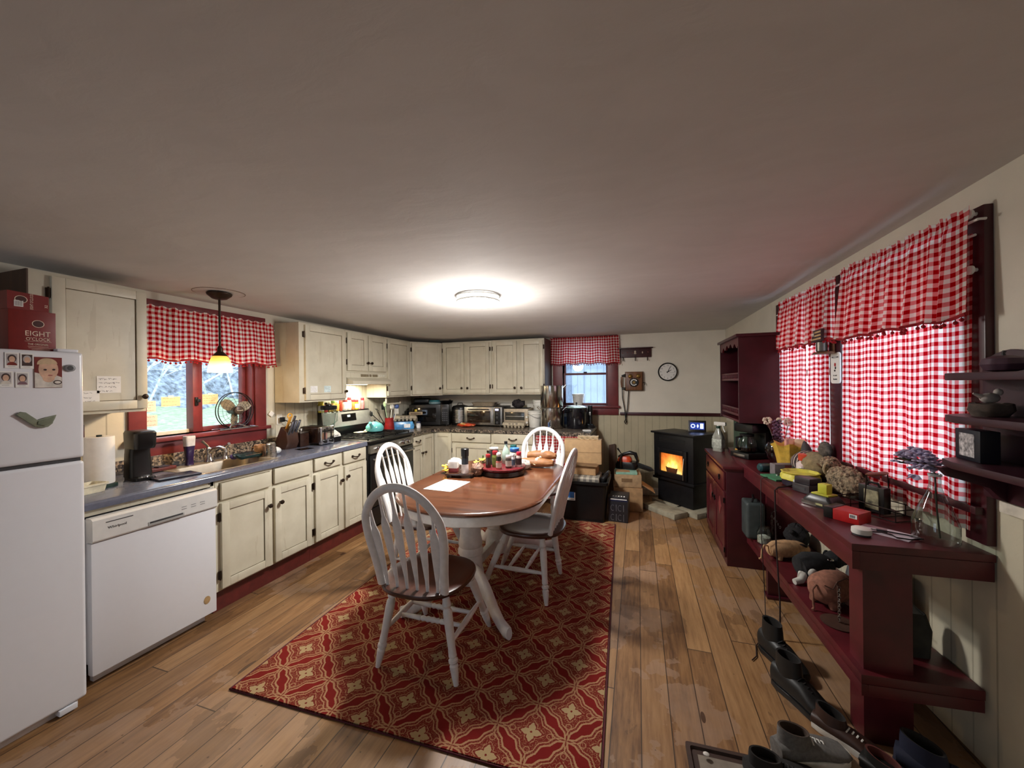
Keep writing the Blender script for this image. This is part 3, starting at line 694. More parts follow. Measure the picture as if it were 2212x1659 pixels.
for par, x, z, y in ((body, .137, .16, -.001), (body2, .062, .295, .009)):
    b = MB(); b.at((x, y, z), (PI/2, 0, 0)); b.lathe([(.03, 0), (.03, .0006), (.001, .0006)], n=26, sy=.72); b.m(1); b.lathe([(.0265, .0007), (.001, .0009)], n=24, sy=.72); b.build('cup_print', [CWH, CRD2], par)
b = MB(); b.box(.03, .072, .0082, .0095, .252, .288); b.m(1)
for i in range(9): b.box(.034+i*.004, .0355+i*.004, .0078, .0085, .256, .284)
b.build('price_label', [PAPER, INK], body2)
# ------------------------------------------------------------------ gas range and hood
t = thing('gas_range', 'black gas range with stainless control panel and backguard', 'range', (-2.60, 3.242, 0), RZL)
OVENG = mat('oven_glass', (14, 13, 13), .08, spec=.6); STL2 = mat('satin_steel', (168, 167, 164), .3, 1.)
b = MB(); b.box(0, .79, .0, .64, .02, .895, .004); b.build('range_body', BLACK, t)
b = MB(); b.box(.012, .778, -.03, 0, .235, .765, .006); b.m(1).box(.09, .70, -.032, -.029, .33, .62, .004); dr = b.build('oven_door', [BLACK, OVENG], t)
b = MB(); b.tube([(.05, -.028, .72), (.05, -.065, .72), (.74, -.065, .72), (.74, -.028, .72)], .011, 10); b.build('oven_handle', STL2, dr)
b = MB(); b.box(.012, .778, -.028, 0, .05, .225, .006); b.build('storage_drawer', BLACK, t)
b = MB(); b.prism([(-.035, .785), (-.025, .865), (.02, .885), (.02, .785)], .004, .786, 'x'); cp = b.build('control_panel', STL2, t)
for x in (.13, .215, .395, .575, .66):
    b = MB(); b.at((x, -.033, .825), (PI/2+.12, 0, 0)); b.lathe([(.026, 0), (.026, .006), (.021, .01), (.019, .034), (.002, .036)], n=18); b.m(1).box(-.003, .003, -.018, .018, .035, .038); b.build('knob', [CHROME, DKGREY], cp)
b = MB(); b.box(-.002, .792, -.03, .59, .893, .912, .006); b.build('cooktop', BLACK, t)
for k, x0 in enumerate((.03, .285, .54)):
    b = MB(); w = .235; z = .935; CI = .006
    for y in (.02, .5): b.box(x0, x0+w, y, y+.014, z-.012, z, .003)
    for x in (x0, x0+w-.014): b.box(x, x+.014, .02, .514, z-.012, z, .003)
    for y in (.10, .18, .26, .34, .42): b.box(x0, x0+w, y, y+.01, z-.010, z, .002)
    b.box(x0+w/2-.006, x0+w/2+.006, .02, .51, z-.011, z+.001, .002)
    for x in (x0+.007, x0+w-.007):
        for y in (.027, .507): b.cyl((x, y, .912), (x, y, z-.01), .007, n=8)
    b.build('burner_grate', BLACKM, t)
for x in (.15, .40, .65):
    for y in (.15, .40):
        if x == .40 and y == .15: continue
        b = MB(); b.lathe([(.05, .912), (.05, .918), (.036, .92), (.036, .927), (.003, .929)], (x, y, 0)); b.build('burner', BLACKM, t)
b = MB(); b.prism([(.585, .912), (.57, 1.01), (.60, 1.175), (.615, 1.19), (.645, 1.19), (.645, .912)], .004, .786, 'x', .004)
bg = b.build('backguard', [BLACK], t)
b = MB(); b.prism([(.568, 1.018), (.592, 1.176), (.60, 1.176), (.58, 1.018)], .012, .778, 'x'); b.build('backguard_panel', mat('backguard_steel', (186, 184, 180), .32, .55, var=.04), bg)
b = MB(); b.prism([(.574, 1.07), (.586, 1.155), (.59, 1.155), (.578, 1.07)], .29, .52, 'x'); dp = b.build('display_panel', OVENG, bg)
DISP = mat('display_glow', (210, 232, 230), .4, emit=1.2)
b = MB(); b.at((.40, .581, 1.128), (PI/2-.14, 0, 0)); b.box(-.022, .022, -.011, .011, 0, .001); b.build('clock_display', DISP, dp)
b = MB(); rnd = random.Random(5)
for x in (.315, .345, .455, .485):
    for z in (1.09, 1.112, 1.135): b.at((x, .5765+(z-1.07)*.14, z), (PI/2-.14, 0, 0)); b.box(-.010, .010, -.004, .004, -.0005, .001)
b.build('touch_keys', mat('key_grey', (150, 150, 150), .5), dp)
LAMPW = mat('hood_lamp_diffuser', (255, 250, 224), .4, emit=3.5)
t = thing('range_hood', 'cream range hood under the short cabinet', 'range hood', (-2.95, 3.34, 1.49), RZL)
b = MB(); b.prism([(.294, .131), (.0, .131), (-.004, .075), (-.095, .035), (-.095, 0), (.294, 0)], 0, .687, 'x', .002); b.build('hood_shell', CREAM, t)
b = MB(); VT = mat('hood_vent', (128, 116, 92), .6)
for x0, x1 in ((.23, .36), (.375, .41), (.43, .52)): b.box(x0, x1, -.006, .001, .085, .115, .002)
b.build('hood_vent', VT, t)
b = MB()
for x in (.56, .60, .64): b.box(x-.01, x+.01, -.007, 0, .094, .107, .002)
b.build('switch', WPLAST, t)
b = MB(); b.box(.22, .47, .10, .20, -.004, .001, .002); b.build('hood_lamp', LAMPW, t)
li = bpy.data.lights.new('range_hood_bulb', 'AREA'); li.shape = 'RECTANGLE'; li.size = .24; li.size_y = .1; li.energy = 4.5; li.color = (1, .93, .70)
lo_ = bpy.data.objects.new('hood_bulb', li); COL.objects.link(lo_); lo_.parent = t; lo_.location = (.345, .15, -.008)
# spice jars along the top of the range backguard
SP = [(.015, .030, .125, (214, 200, 70), (206, 190, 60), 'fat jar with a yellow-green label'), (.085, .018, .105, (30, 28, 28), (196, 60, 50), 'slim jar with a black lid and red label'), (.135, .016, .09, (20, 20, 20), (186, 150, 60), 'short jar with a black lid and gold label'),
      (.185, .024, .12, (122, 150, 70), (204, 160, 70), 'jar with a green lid and amber contents'), (.245, .022, .112, (232, 226, 210), (226, 190, 90), 'pale jar with a cream lid'), (.30, .019, .15, (30, 24, 24), (186, 70, 50), 'tall bottle with a dark cap'),
      (.37, .030, .125, (120, 40, 36), (234, 226, 214), 'wide tin with a white label'), (.44, .024, .15, (200, 36, 40), (230, 214, 196), 'tall shaker with a red lid'), (.50, .022, .12, (198, 30, 36), (204, 120, 60), 'shaker with a red lid and orange spice'),
      (.56, .024, .115, (206, 34, 38), (236, 200, 40), 'shaker with a red lid and yellow spice'), (.665, .022, .135, (190, 30, 44), (216, 120, 120), 'pinkish-red jar standing at the far end')]
def jar(name, lab, cat, loc, r, h, lid, body, label=None, group=None, lidh=.22, n=16, glassy=False):
    t = thing(name, lab, cat, loc, 0, group)
    hb = h*(1-lidh); mb_ = mat('jar_%d_%d_%d' % body, body, .25, coat=.4)
    b = MB(); b.lathe([(r*.9, 0), (r, .004), (r, hb*.86), (r*.82, hb)], n=n); b.build('jar', mb_, t)
    b = MB(); b.lathe([(r*.86, hb), (r*.9, hb+.003), (r*.9, h-.003), (r*.84, h)], n=n); b.build('lid', mat('lid_%d_%d_%d' % lid, lid, .4), t)
    if label:
        b = MB(); b.lathe([(r*1.01, hb*.2), (r*1.012, hb*.75)], n=n, caps=False); b.build('paper_label', mat('lab_%d_%d_%d' % label, label, .6), t)
    return t
for x, r, h, lid, body, lab in SP:
    jar('spice_jar', lab+', on the back of the range', 'jar', (-2.60-.618, 3.255+x, 1.192), r, h, lid, body, (235, 228, 214) if r > .022 else None, 'spice jars on the range backguard')
# ------------------------------------------------------------------ ceiling lights
GLOW = mat('lamp_diffuser_white', (255, 255, 252), .4, emit=4.5)
zc = ceil_z(-1.2, 2.8)
t = thing('ceiling_light', 'round flush ceiling light over the table', 'lamp', (-1.19, 2.80, zc), 0)
b = MB(); b.lathe([(.15, -.002), (.172, -.004), (.172, -.014), (.158, -.016)], n=40, caps=False); b.build('rim', mat('satin_nickel', (176, 176, 172), .3, .8), t)
b = MB(); b.lathe([(.16, -.012), (.166, -.02), (.166, -.05), (.155, -.066), (.11, -.078), (.05, -.084), (.004, -.085)], n=40); b.build('diffuser', GLOW, t)
b = MB(); b.lathe([(.168, -.038), (.172, -.04), (.172, -.05), (.168, -.052)], n=40, caps=False); b.build('trim_ring', mat('satin_nickel', (176, 176, 172), .3, .8), t)
def spot(name, loc, e, col, size, par=None, kind='POINT'):
    li = bpy.data.lights.new(name, kind); li.energy = e; li.color = col; 
    if kind == 'AREA': li.shape = 'DISK'; li.size = size*2; li.spread = PI
    else: li.shadow_soft_size = size
    o = bpy.data.objects.new(name, li); COL.objects.link(o); o.location = loc
    if par: o.parent = par
    return o
spot('ceiling_bulb', (0, 0, -.095), 24, (1, .97, .93), .12, t, 'AREA'); spot('ceiling_wall_fill', (0, 0, -.34), 18, (1, .97, .93), .11, t)  # second light is an added fill below the fixture, brightening the walls
t = thing('pendant_lamp', 'bronze pendant lamp with a glowing glass shade over the sink', 'lamp', (-2.87, 1.99, 0), 0)
zc = ceil_z(-2.87, 1.99)
b = MB(); b.lathe([(.02, zc-.052), (.045, zc-.045), (.074, zc-.02), (.078, zc-.008), (.07, zc-.001)], n=28); b.build('canopy', BRONZE, t)
b = MB(); b.cyl((0, 0, 1.755), (0, 0, zc-.045), .0075, n=10); b.build('stem', BRONZE, t)
b = MB(); b.lathe([(.01, 1.775), (.016, 1.76), (.018, 1.735), (.034, 1.718), (.046, 1.704), (.04, 1.70)], n=24); b.build('cap', BRONZE, t)
m = Mat('alabaster_shade'); x, y, z = m.xyz(); k = (z-1.585)/.12; cc = m.ramp(k, [(0, (255, 250, 230)), (.45, (255, 240, 190)), (.7, (250, 204, 96)), (1, (226, 160, 60))])
m.col(cc); m.rough(.4); m.nt.links.new(cc.s, m.b.inputs['Emission Color']); m.b.inputs['Emission Strength'].default_value = .75
b = MB(); b.lathe([(.040, 1.703), (.052, 1.69), (.063, 1.66), (.071, 1.62), (.076, 1.585), (.073, 1.585), (.066, 1.64), (.05, 1.685), (.038, 1.70)], n=32, caps=False); b.build('shade', m.m, t)
b = MB(); b.sph((0, 0, 1.625), .030, 16, 10); b.cyl((0, 0, 1.65), (0, 0, 1.70), .014); b.build('bulb', mat('bulb_glow', (255, 240, 206), .4, emit=6.), t)
spot('pendant_bulb', (0, 0, 1.57), 7.5, (1, .66, .32), .04, t)
b = MB(); b.lathe([(.158, -.002), (.158, .006)], n=48, caps=False); b.lathe([(.155, -.0015), (.158, -.002)], n=48, caps=False)
b.bm.free(); b = MB(); b.tube([(.155*math.cos(a*PI/24), .155*math.sin(a*PI/24), 0) for a in range(48)], .0016, 5, True)
o = struct('trim_5', b, mat('ceiling_cut_line', (96, 66, 42), .8)); o.location = (-2.87, 1.99, zc-.001)
# ------------------------------------------------------------------ valances and curtains
def valance(lab, loc, rz, w, z0, z1, folds, seed, rod_ext=.02, a0=.006, a1=.02, header=.045, flare=.03):
    t = thing('valance', lab, 'curtain', loc, rz)
    o, bot = cloth('valance_cloth', w, z0, z1, folds, a0, a1, GING, t, seed, header, 18, .008, flare)
    fringe(o, bot, .028, .0075)
    b = MB(); b.tube([(-rod_ext, .034, z1-header-.01), (-rod_ext, .012, z1-header-.01), (w+rod_ext, .012, z1-header-.01), (w+rod_ext, .034, z1-header-.01)], .005, 6); b.build('curtain_rod', WPLAST, t)
    return t
valance('red gingham valance with pom-pom fringe over the sink window', (-3.155, 1.60, 0), RZL, 1.06, 1.675, 2.045, 9, 3)
valance('small red gingham valance over the back wall window', (-1.165, YB-.045, 0), RZB, .93, 1.745, 2.105, 9, 8)
def wpt(y, off): return (WX(y)-off, y-off*.0614, 0)
valance('red gingham valance over the nearest right-hand window, largest of the four', wpt(2.745, .06), RZR, .835, 1.715, 2.125, 8, 14, a1=.03)
valance('red gingham valance over the right-hand window next to the hutch', wpt(3.60, .06), RZR, .80, 1.73, 2.105, 9, 21, a1=.026, flare=.06)
def curtain(lab, loc, rz, w, z0, z1, folds, seed):
    t = thing('curtain', lab, 'curtain', loc, rz)
    o, bot = cloth('curtain_cloth', w, z0, z1, folds, .004, .016, GINGC, t, seed, .0, 22, .006, .0)
    b = MB(); b.cyl((-.01, -.006, z1-.01), (w+.01, -.006, z1-.01), .005, n=8); b.build('curtain_rod', WPLAST, t); return t
curtain('long backlit red gingham curtain at the nearest right-hand window', wpt(2.78, .034), RZR, .855, .90, 2.03, 8, 31)
curtain('long backlit red gingham curtain at the window next to the hutch, left panel', wpt(3.70, .034), RZR, .485, .90, 2.03, 6, 37)
curtain('long backlit red gingham curtain at the window next to the hutch, right panel', wpt(3.19, .034), RZR, .265, .90, 2.03, 4, 41)
b = MB()
for z in (2.112, 1.894): b.at((0, 0, z), (PI/2, 0, 0)); b.lathe([(.006, 0), (.006, .02), (.017, .026), (.017, .032), (.002, .034)], n=16)
for i, z in enumerate((2.10, 1.89)):
    b = MB(); b.at((0, 0, 0), (PI/2, 0, 0)); b.lathe([(.007, 0), (.007, .012), (.017, .016), (.017, .024), (.002, .026)], n=16)
    p = wpt(1.925, .0305); one('holdback_peg', 'white round peg on the near window casing, '+('upper of two' if i == 0 else 'lower of two'), 'peg', b, WPLAST, (p[0], p[1], z), RZR)
# ------------------------------------------------------------------ notes
def note(lab, loc, rz, w, h, paper, lines, seed, tape=None, ink=None):
    b = MB(); b.box(-w/2, w/2, -.0009, 0, -h/2, h/2); b.m(1); rnd = random.Random(seed); z = h/2-h*.16
    for i in range(lines):
        scrawl(b, -w/2+w*.08, w/2-w*(.06+.12*rnd.random()), z, h*.085, -.0013, rnd, .0013); z -= h*.72/max(lines-1, 1)
    if tape:
        b.m(2)
        for q in tape: b.box(q-.018, q+.018, -.0014, -.0009, h/2-.006, h/2+.010)
    return one('handwritten_note', lab, 'note', b, [paper, ink or INK, mat('clear_tape', (226, 230, 236), .3)], loc, rz)
RINK = mat('red_brown_ink', (156, 84, 66), .7); BINK = mat('grey_blue_ink', (112, 120, 134), .7)
XD = XU+.0232-.009
note('larger handwritten note on the tall cabinet door left of the window', (XD, 1.405, 1.50), RZL, .108, .098, PAPER, 4, 1)
note('handwritten note lower on the tall cabinet door, partly behind the freezer', (XD, 1.30, 1.418), RZL, .125, .095, PAPER, 4, 2)
note('left note on the wide cabinet door beside the hood', (XD, 2.90, 1.447), RZL, .088, .062, PAPER, 4, 3)
note('right bluish note on the wide cabinet door beside the hood', (XD, 3.07, 1.446), RZL, .086, .064, mat('pale_blue_paper', (206, 222, 222), .8), 4, 4, None, BINK)
XG = -3.25-.062+.0; XGL = -3.25-.110
note('yellow note taped in the middle of the left window pane', (XGL, 1.965, 1.372), RZL, .125, .072, YPAPER, 3, 5, (0,), BINK)
note('pinkish note at the upper left of the sink window', (XGL, 1.826, 1.344), RZL, .085, .078, PPAPER, 4, 6, (-.02,), RINK)
note('pinkish note at the lower left of the sink window', (XGL, 1.832, 1.238), RZL, .09, .082, PPAPER, 3, 7, (-.02,), RINK)
note('yellow note taped to the right window pane', (XG-.012, 2.222, 1.38), RZL, .125, .082, YPAPER, 4, 8, (0,), mat('brown_ink', (120, 92, 52), .7))
# ------------------------------------------------------------------ desk fan on the sill
t = thing('desk_fan', 'round wire desk fan standing on the right of the sink window sill', 'fan', (-3.21, 2.355, 1.126), RZL)
b = MB(); b.tube([(-.16, -.035, .006), (.16, -.035, .006), (.16, .055, .006), (-.16, .055, .006)], .006, 8, True); b.tube([(-.08, -.03, .006), (-.035, .01, .035), (.035, .01, .035), (.08, -.03, .006)], .006, 8); b.build('base_frame', CHROME, t)
b = MB(); b.tube([(0, .03, .03), (0, .035, .08), (0, .03, .14)], [.02, .017, .02], 10); b.cyl((0, -.01, .155), (0, .075, .155), .036, .03, 18); b.build('motor', DKGREY, t)
zc_ = .155
b = MB()
for r, y in ((.150, 0), (.150, .03)): b.tube([(r*math.cos(a*PI/18), y, zc_+r*math.sin(a*PI/18)) for a in range(36)], .0036, 6, True)
for r in (.125, .10, .075, .05): b.tube([(r*math.cos(a*PI/14), -.012-.018*(1-r/.15), zc_+r*math.sin(a*PI/14)) for a in range(28)], .0011, 4, True)
for k in range(20):
    a = 2*PI*k/20; b.tube([(.03*math.cos(a), -.03, zc_+.03*math.sin(a)), (.09*math.cos(a), -.022, zc_+.09*math.sin(a)), (.15*math.cos(a), 0, zc_+.15*math.sin(a))], .001, 4)
b.build('wire_guard', BLACKM, t)
b = MB(); b.at((0, -.03, zc_), (PI/2, 0, 0)); b.lathe([(.036, 0), (.036, .006), (.03, .010), (.002, .011)], n=24); hb = b.build('badge', mat('badge_brown', (62, 50, 44), .4), t)
text('Honeywell', .012, WPLAST, hb, (0, -.0415, zc_), sx=.95)
BLADE = mat('smoky_blade', (132, 124, 108), .3)
for k in range(3):
    a0 = PI/2+.9+2*PI*k/3; b = MB(); b.at((0, .012, zc_), (0, -a0, 0)); 
    rows = []
    for i in range(7):
        r = .03+.105*i/6; w = .038*math.sin(PI*(.22+.62*i/6)); rows.append([(r, -.010-.0, -w), (r, -.004, -w*.3), (r, .004, w*.4), (r, .012, w*1.1)])
    b.loft(rows, closed=False, caps=False); bl = b.build('fan_blade', BLADE, t)
# outlet plate left of the window
t = thing('outlet_plate', 'dark red switch plate with cream bird figures on the board wall', 'outlet plate', (XL+.001, 1.375, 1.19), RZL)
b = MB(); b.box(-.06, .06, -.006, 0, -.045, .065, .003); b.build('plate', BARND, t)
b = MB()
for x, z in ((-.02, .01), (.03, .01)):
    b.sph((x, -.008, z-.012), (.014, .004, .009), 10, 6); b.sph((x+.008, -.008, z+.006), (.006, .004, .007), 8, 6)
b.build('bird_figures', mat('bird_cream', (206, 180, 140), .5), t)
# ------------------------------------------------------------------ rug, table, chairs
RUGB = mat('rug_binding', (74, 14, 26), .9)
t = thing('area_rug', 'red and tan trellis patterned area rug under the dining table', 'rug', (-1.06, 2.735, 0), R(1.2))
b = MB(); b.prism([(-.868, -1.362), (.885, -1.352), (.848, 1.368), (-.912, 1.362)], .001, .010, 'z', .003); b.build('rug_pile', RUG, t)
b = MB(); q = [(-.874, -1.368), (.891, -1.358), (.854, 1.374), (-.918, 1.368)]; b.tube([(x, y, .0054) for x, y in q], .005, 6, True); b.build('rug_binding', RUGB, t)
ZR = .0105
# table: x half 0.5, y half 0.82
TX, TY = -1.075, 2.74
def oval(hx, hy, st, z, n=20):
    """stadium with elliptical ends: straight sides of half length st"""
    out = []
    for s, a0 in ((1, 0), (-1, PI)):
        out += [(hx*math.cos(a0+PI*i/n), s*st+(hy-st)*math.sin(a0+PI*i/n), z) for i in range(n+1)]
    return out
t = thing('dining_table', 'oval dining table with cherry brown top and white double pedestal', 'table', (TX, TY, 0), 0)
b = MB(); hx, hy, st = .505, .825, .36
b.loft([oval(hx-.03, hy-.03, st, .732), oval(hx-.008, hy-.008, st, .735), oval(hx, hy, st, .742), oval(hx, hy, st, .750), oval(hx-.008, hy-.008, st, .758), oval(hx-.02, hy-.02, st, .760)]); b.build('table_top', TABLE, t)
b = MB(); b.box(-hx+.004, hx-.004, -.0012, .0012, .7585, .7603); b.build('leaf_seam', mat('seam_dark', (44, 22, 12), .6), t)
b = MB(); b.loft([oval(hx-.045, hy-.045, st, .733), oval(hx-.04, hy-.04, st, .725), oval(hx-.04, hy-.04, st, .672), oval(hx-.05, hy-.05, st, .664), oval(hx-.07, hy-.07, st, .664), oval(hx-.07, hy-.07, st, .733)], caps=False); b.build('apron', CHAIRW, t)
for s in (-1, 1):
    py = s*.26; ox = -.055
    b = MB(); b.lathe([(.10, .70), (.10, .655), (.082, .645), (.075, .60), (.084, .575), (.084, .555), (.07, .545), (.074, .42), (.085, .36), (.078, .345), (.088, .325), (.088, .30), (.076, .29), (.08, .22), (.092, .16), (.092, .10), (.06, .09)], (ox, py, 0), 28); b.build('pedestal', CHAIRW, t)
    b = MB(); b.box(-.25, .14, py-.05, py+.05, .69, .732); b.build('top_cleat', CHAIRW, t)
    for sx_ in (-1, 1):
        d = V((sx_*.34-ox, s*.38, 0)); p = V((ox, py, 0)); ctl = [(.10, .19), (.3, .185), (.5, .14), (.7, .08), (.86, .050), (1.0, .046), (1.06, .05)]
        wd = [.052, .056, .055, .05, .046, .05, .03]
        u = d.normalized(); n_ = V((-u.y, u.x, 0)); rings = []
        for (k, z), r in zip(ctl, wd):
            c = p+d*k; hh = .06 if k < .6 else (.045 if k < .8 else .036); w_ = r*.62
            rings.append([c+n_*w_*math.cos(a)+V((0, 0, max(z+hh*math.sin(a), ZR+.001))) for a in [2*PI*i/14 for i in range(14)]])
        b = MB(); b.loft(rings); b.build('foot', CHAIRW, t)
b = MB(); b.box(-.077, -.033, -.18, .18, .15, .215, .006); b.build('stretcher', CHAIRW, t)

def chair(lab):
    t = thing('dining_chair', lab, 'chair', (0, 0, 0), 0, None)
    # seat outline, front at -y
    out = []
    for i in range(40):
        a = 2*PI*i/40; c, s = math.cos(a), math.sin(a); k = 1/max((abs(c)**2.7+abs(s)**2.7)**(1/2.7), 1e-6)
        out.append(((.238-.02*(s > 0)*s)*c*k, .095+.235*s*k))
    b = MB(); sc = lambda q, z: [(x*q, .095+(y-.095)*q, z) for x, y in out]
    b.loft([sc(.90, .432), sc(.985, .440), sc(1, .450), sc(.985, .461), sc(.93, .464), sc(.72, .457), sc(.4, .453), sc(.05, .452)]); b.build('seat', BROWNSEAT, t)
    LEG = [(0, .012), (.04, .018), (.12, .019), (.17, .024), (.20, .016), (.23, .023), (.30, .024), (.5, .021), (.62, .019), (.70, .021), (.715, .015), (.735, .024), (.76, .024), (.78, .016), (.80, .022), (.9, .018), (1, .0125)]
    tops = {}
    for sx_ in (-1, 1):
        for nm, (tx, ty), (bx, by) in (('rear', (.145, .20), (.224, .245)), ('front', (.155, -.05), (.218, -.235))):
            b = MB(); p0, p1 = V((sx_*tx, ty, .445)), V((sx_*bx, by, ZR)); b.turn(p0, p1, LEG, 12); b.build('leg', CHAIRW, t); tops[(sx_, nm)] = (p0, p1)
    TUR = [(0, .009), (.1, .011), (.25, .012), (.33, .0145), (.35, .010), (.38, .015), (.42, .011), (.46, .016), (.5, .012), (.54, .016), (.58, .011), (.62, .015), (.65, .010), (.67, .0145), (.75, .012), (.9, .011), (1, .009)]
    def on(k, q): a, c = tops[k]; return a.lerp(c, q)
    mids = []
    for sx_ in (-1, 1):
        a, c = on((sx_, 'rear'), .56), on((sx_, 'front'), .56); b = MB(); b.turn(a, c, [(0, .009), (.15, .012), (.5, .0165), (.85, .012), (1, .009)], 12); b.build('side_stretcher', CHAIRW, t); mids.append((a, c))
    for q in (.36, .68):
        b = MB(); b.turn(mids[0][0].lerp(mids[0][1], q), mids[1][0].lerp(mids[1][1], q), TUR, 12); b.build('cross_stretcher', CHAIRW, t)
    # bent arch back
    def arch(u):
        """u -1..1 along the bow"""
        a = u*PI/2
        x = .247*math.sin(a*.985)*(1-.28*(max(0, abs(u)-.60)/.40)**1.3)
        zz = .464+.536*max(math.cos(a), 0)**.62
        return x, zz
    def yz(z): return .265+.135*(max(z-.464, 0)/.536)**1.1
    pts = []
    for i in range(-24, 25):
        u = i/24; x, z = arch(u); 
        pts.append((x, yz(max(z, .45)), max(z, .45)))
    b = MB(); b.tube(pts, .0185, 10, flat=(1.2, .9, (0, 1, 0))); b.build('back_bow', CHAIRW, t)
    for k in range(6):
        q = (k-2.5)/2.5; xb = q*.142; xt = q*.172
        # height where the bow passes over xt
        best = min((abs(p[0]-xt), p[2]) for p in pts if p[2] > .72); zt = best[1]-.006
        rings = []
        for s, wd in ((0, .008), (.12, .010), (.3, .0165), (.52, .0225), (.63, .0235), (.69, .021), (.77, .010), (.86, .0068), (1, .0065)):
            z = .455+(zt-.455)*s; x = xb+(xt-xb)*s; y = yz(z); th = .0062
            rings.append([(x-wd, y-th*.4, z), (x-wd*.6, y-th, z), (x+wd*.6, y-th, z), (x+wd, y-th*.4, z), (x+wd, y+th*.4, z), (x+wd*.6, y+th, z), (x-wd*.6, y+th, z), (x-wd, y+th*.4, z)])
        b = MB(); b.loft(rings); b.build('arrow_spindle', CHAIRW, t)
    return t
cA = chair('white arrow-back dining chair nearest the camera, its back to us'); cA.location = (-1.085, 1.935, 0); cA.rotation_euler = (0, 0, PI+R(1))
dup(cA, (-.83, 2.712, 0), R(-91), 'white arrow-back dining chair at the right side of the table, seat turned to the table')
dup(cA, (-1.50, 2.62, 0), R(92), 'white arrow-back dining chair at the left side of the table, in front of the range')
dup(cA, (-.93, 3.575, 0), R(3), 'white arrow-back dining chair at the far end of the table, facing us')

# things on the table -------------------------------------------------
ZT = .7605
b = MB(); b.box(-.108, .108, -.14, .14, 0, .0008); b.m(1)
for i, z in enumerate((.11, .085, .06)): b.box(-.085, .05-.02*i, z, z+.006, .0008, .0011)
one('printed_sheet', 'white printed sheet of paper on the near left of the table', 'paper', b, [PAPER, mat('faint_print', (200, 204, 212), .8)], (-1.297, 2.462, ZT), R(-4))
b = MB(); b.box(-.075, .075, -.055, .055, 0, .0012); b.m(1).box(-.07, .07, -.05, -.047, .0012, .0015); b.m(1).box(-.03, .07, -.06, -.055, .0002, .0012)
one('envelope', 'small white envelope lying on the printed sheet', 'envelope', b, [mat('envelope_white', (228, 230, 234), .7), mat('envelope_edge', (120, 126, 136), .7)], (-1.275, 2.475, ZT+.0012), R(-14))
t = thing('lazy_susan', 'dark red round lazy susan holding bottles and spices', 'turntable', (-1.045, 2.925, ZT), 0)
b = MB(); b.lathe([(.17, 0), (.178, .004), (.178, .036), (.12, .04)], n=40); b.build('base', mat('susan_base', (34, 20, 18), .25), t)
b = MB(); b.lathe([(.12, .036), (.178, .041), (.186, .05), (.186, .058), (.178, .060), (.01, .058)], n=44); b.build('turntable_top', mat('susan_red', (96, 26, 32), .28), t)
ZS = ZT+.0585
def onsus(x, y): return (-1.045+x, 2.925+y, ZS)
jar('pepper_mill', 'spice jar with a red lid and dark contents, front left on the lazy susan', 'jar', onsus(-.085, -.095), .021, .105, (168, 34, 40), (58, 46, 36))
jar('spice_jar', 'taller spice jar with a red lid and green label on the lazy susan', 'jar', onsus(-.04, -.06), .024, .128, (164, 30, 40), (120, 132, 60), (122, 134, 62))
t = jar('pepper_grinder', 'glass pepper grinder with a clear dome top and pink salt on the lazy susan', 'grinder', onsus(.015, -.125), .022, .095, (24, 22, 22), (196, 110, 100), (222, 205, 190), None, .3)
b = MB(); b.sph((0, 0, .112), (.019, .019, .02), 14, 8); b.build('grinder_dome', mat('clear_plastic', (206, 210, 212), .12), t)
jar('spice_tub', 'spice tub with a white lid and dark banded label on the lazy susan', 'jar', onsus(.075, -.065), .024, .10, (232, 230, 226), (74, 62, 54), (210, 202, 190))
jar('spray_bottle', 'slim white bottle on the lazy susan', 'bottle', onsus(.10, -.02), .015, .105, (228, 228, 230), (222, 222, 226), (90, 104, 124))
jar('seasoning_jar', 'jar with a red and black lid at the right of the lazy susan', 'jar', onsus(.14, .0), .022, .118, (190, 36, 58), (206, 190, 184), (60, 34, 34))
jar('coffee_canister', 'black canister with a white lid at the back of the lazy susan', 'canister', onsus(-.09, .045), .042, .135, (230, 232, 228), (30, 32, 34), None, None, .1)
t = thing('oil_bottle', 'clear glass oil bottle with a black cap at the back of the lazy susan', 'bottle', onsus(.0, .09))
b = MB(); b.lathe([(.03, 0), (.033, .005), (.033, .09), (.02, .125), (.012, .145), (.012, .165)], n=20); b.build('bottle', mat('pale_green_glass', (170, 190, 176), .1, coat=.5), t)
b = MB(); b.lathe([(.014, .163), (.014, .182), (.011, .184)], n=16); b.build('cap', BLACK, t)
jar('blue_lid_jar', 'wide jar with a bright blue lid on the lazy susan', 'jar', onsus(.085, .06), .042, .138, (48, 106, 190), (186, 182, 160), (120, 116, 104), None, .22, 22)
jar('green_lid_jar', 'jar with a dark teal lid behind the blue-lidded jar', 'jar', onsus(.055, .125), .03, .15, (20, 74, 70), (150, 160, 150))
t = thing('serving_stand', 'low dark wooden stand at the left of the lazy susan', 'tray', (-1.315, 2.745, ZT), R(12))
b = MB(); b.box(-.12, .10, -.075, .075, .018, .032, .005); b.build('board', m_wood('dark_walnut', (44, 26, 20), (78, 50, 34), 'x', .25), t)
for x, y in ((-.1, -.05), (.08, -.05), (-.1, .05), (.08, .05)):
    b = MB(); b.cyl((x, y, 0), (x, y, .019), .010, n=10); b.build('foot', BLACK, t)
t = thing('salt_box', 'small red and white box on the low wooden stand', 'box', (-1.375, 2.715, ZT+.0325), R(8))
b = MB(); b.box(-.034, .034, -.02, .02, 0, .085, .002); b.build('carton', mat('carton_white', (226, 220, 212), .5), t)
b = MB(); b.box(-.0345, .0345, -.0205, .0205, .0, .034, .001); b.build('red_band', mat('carton_dark_red', (124, 24, 24), .5), t)
t = thing('tall_grinder', 'tall pepper grinder with a black top and clear base on the low wooden stand', 'grinder', (-1.275, 2.71, ZT+.0325))
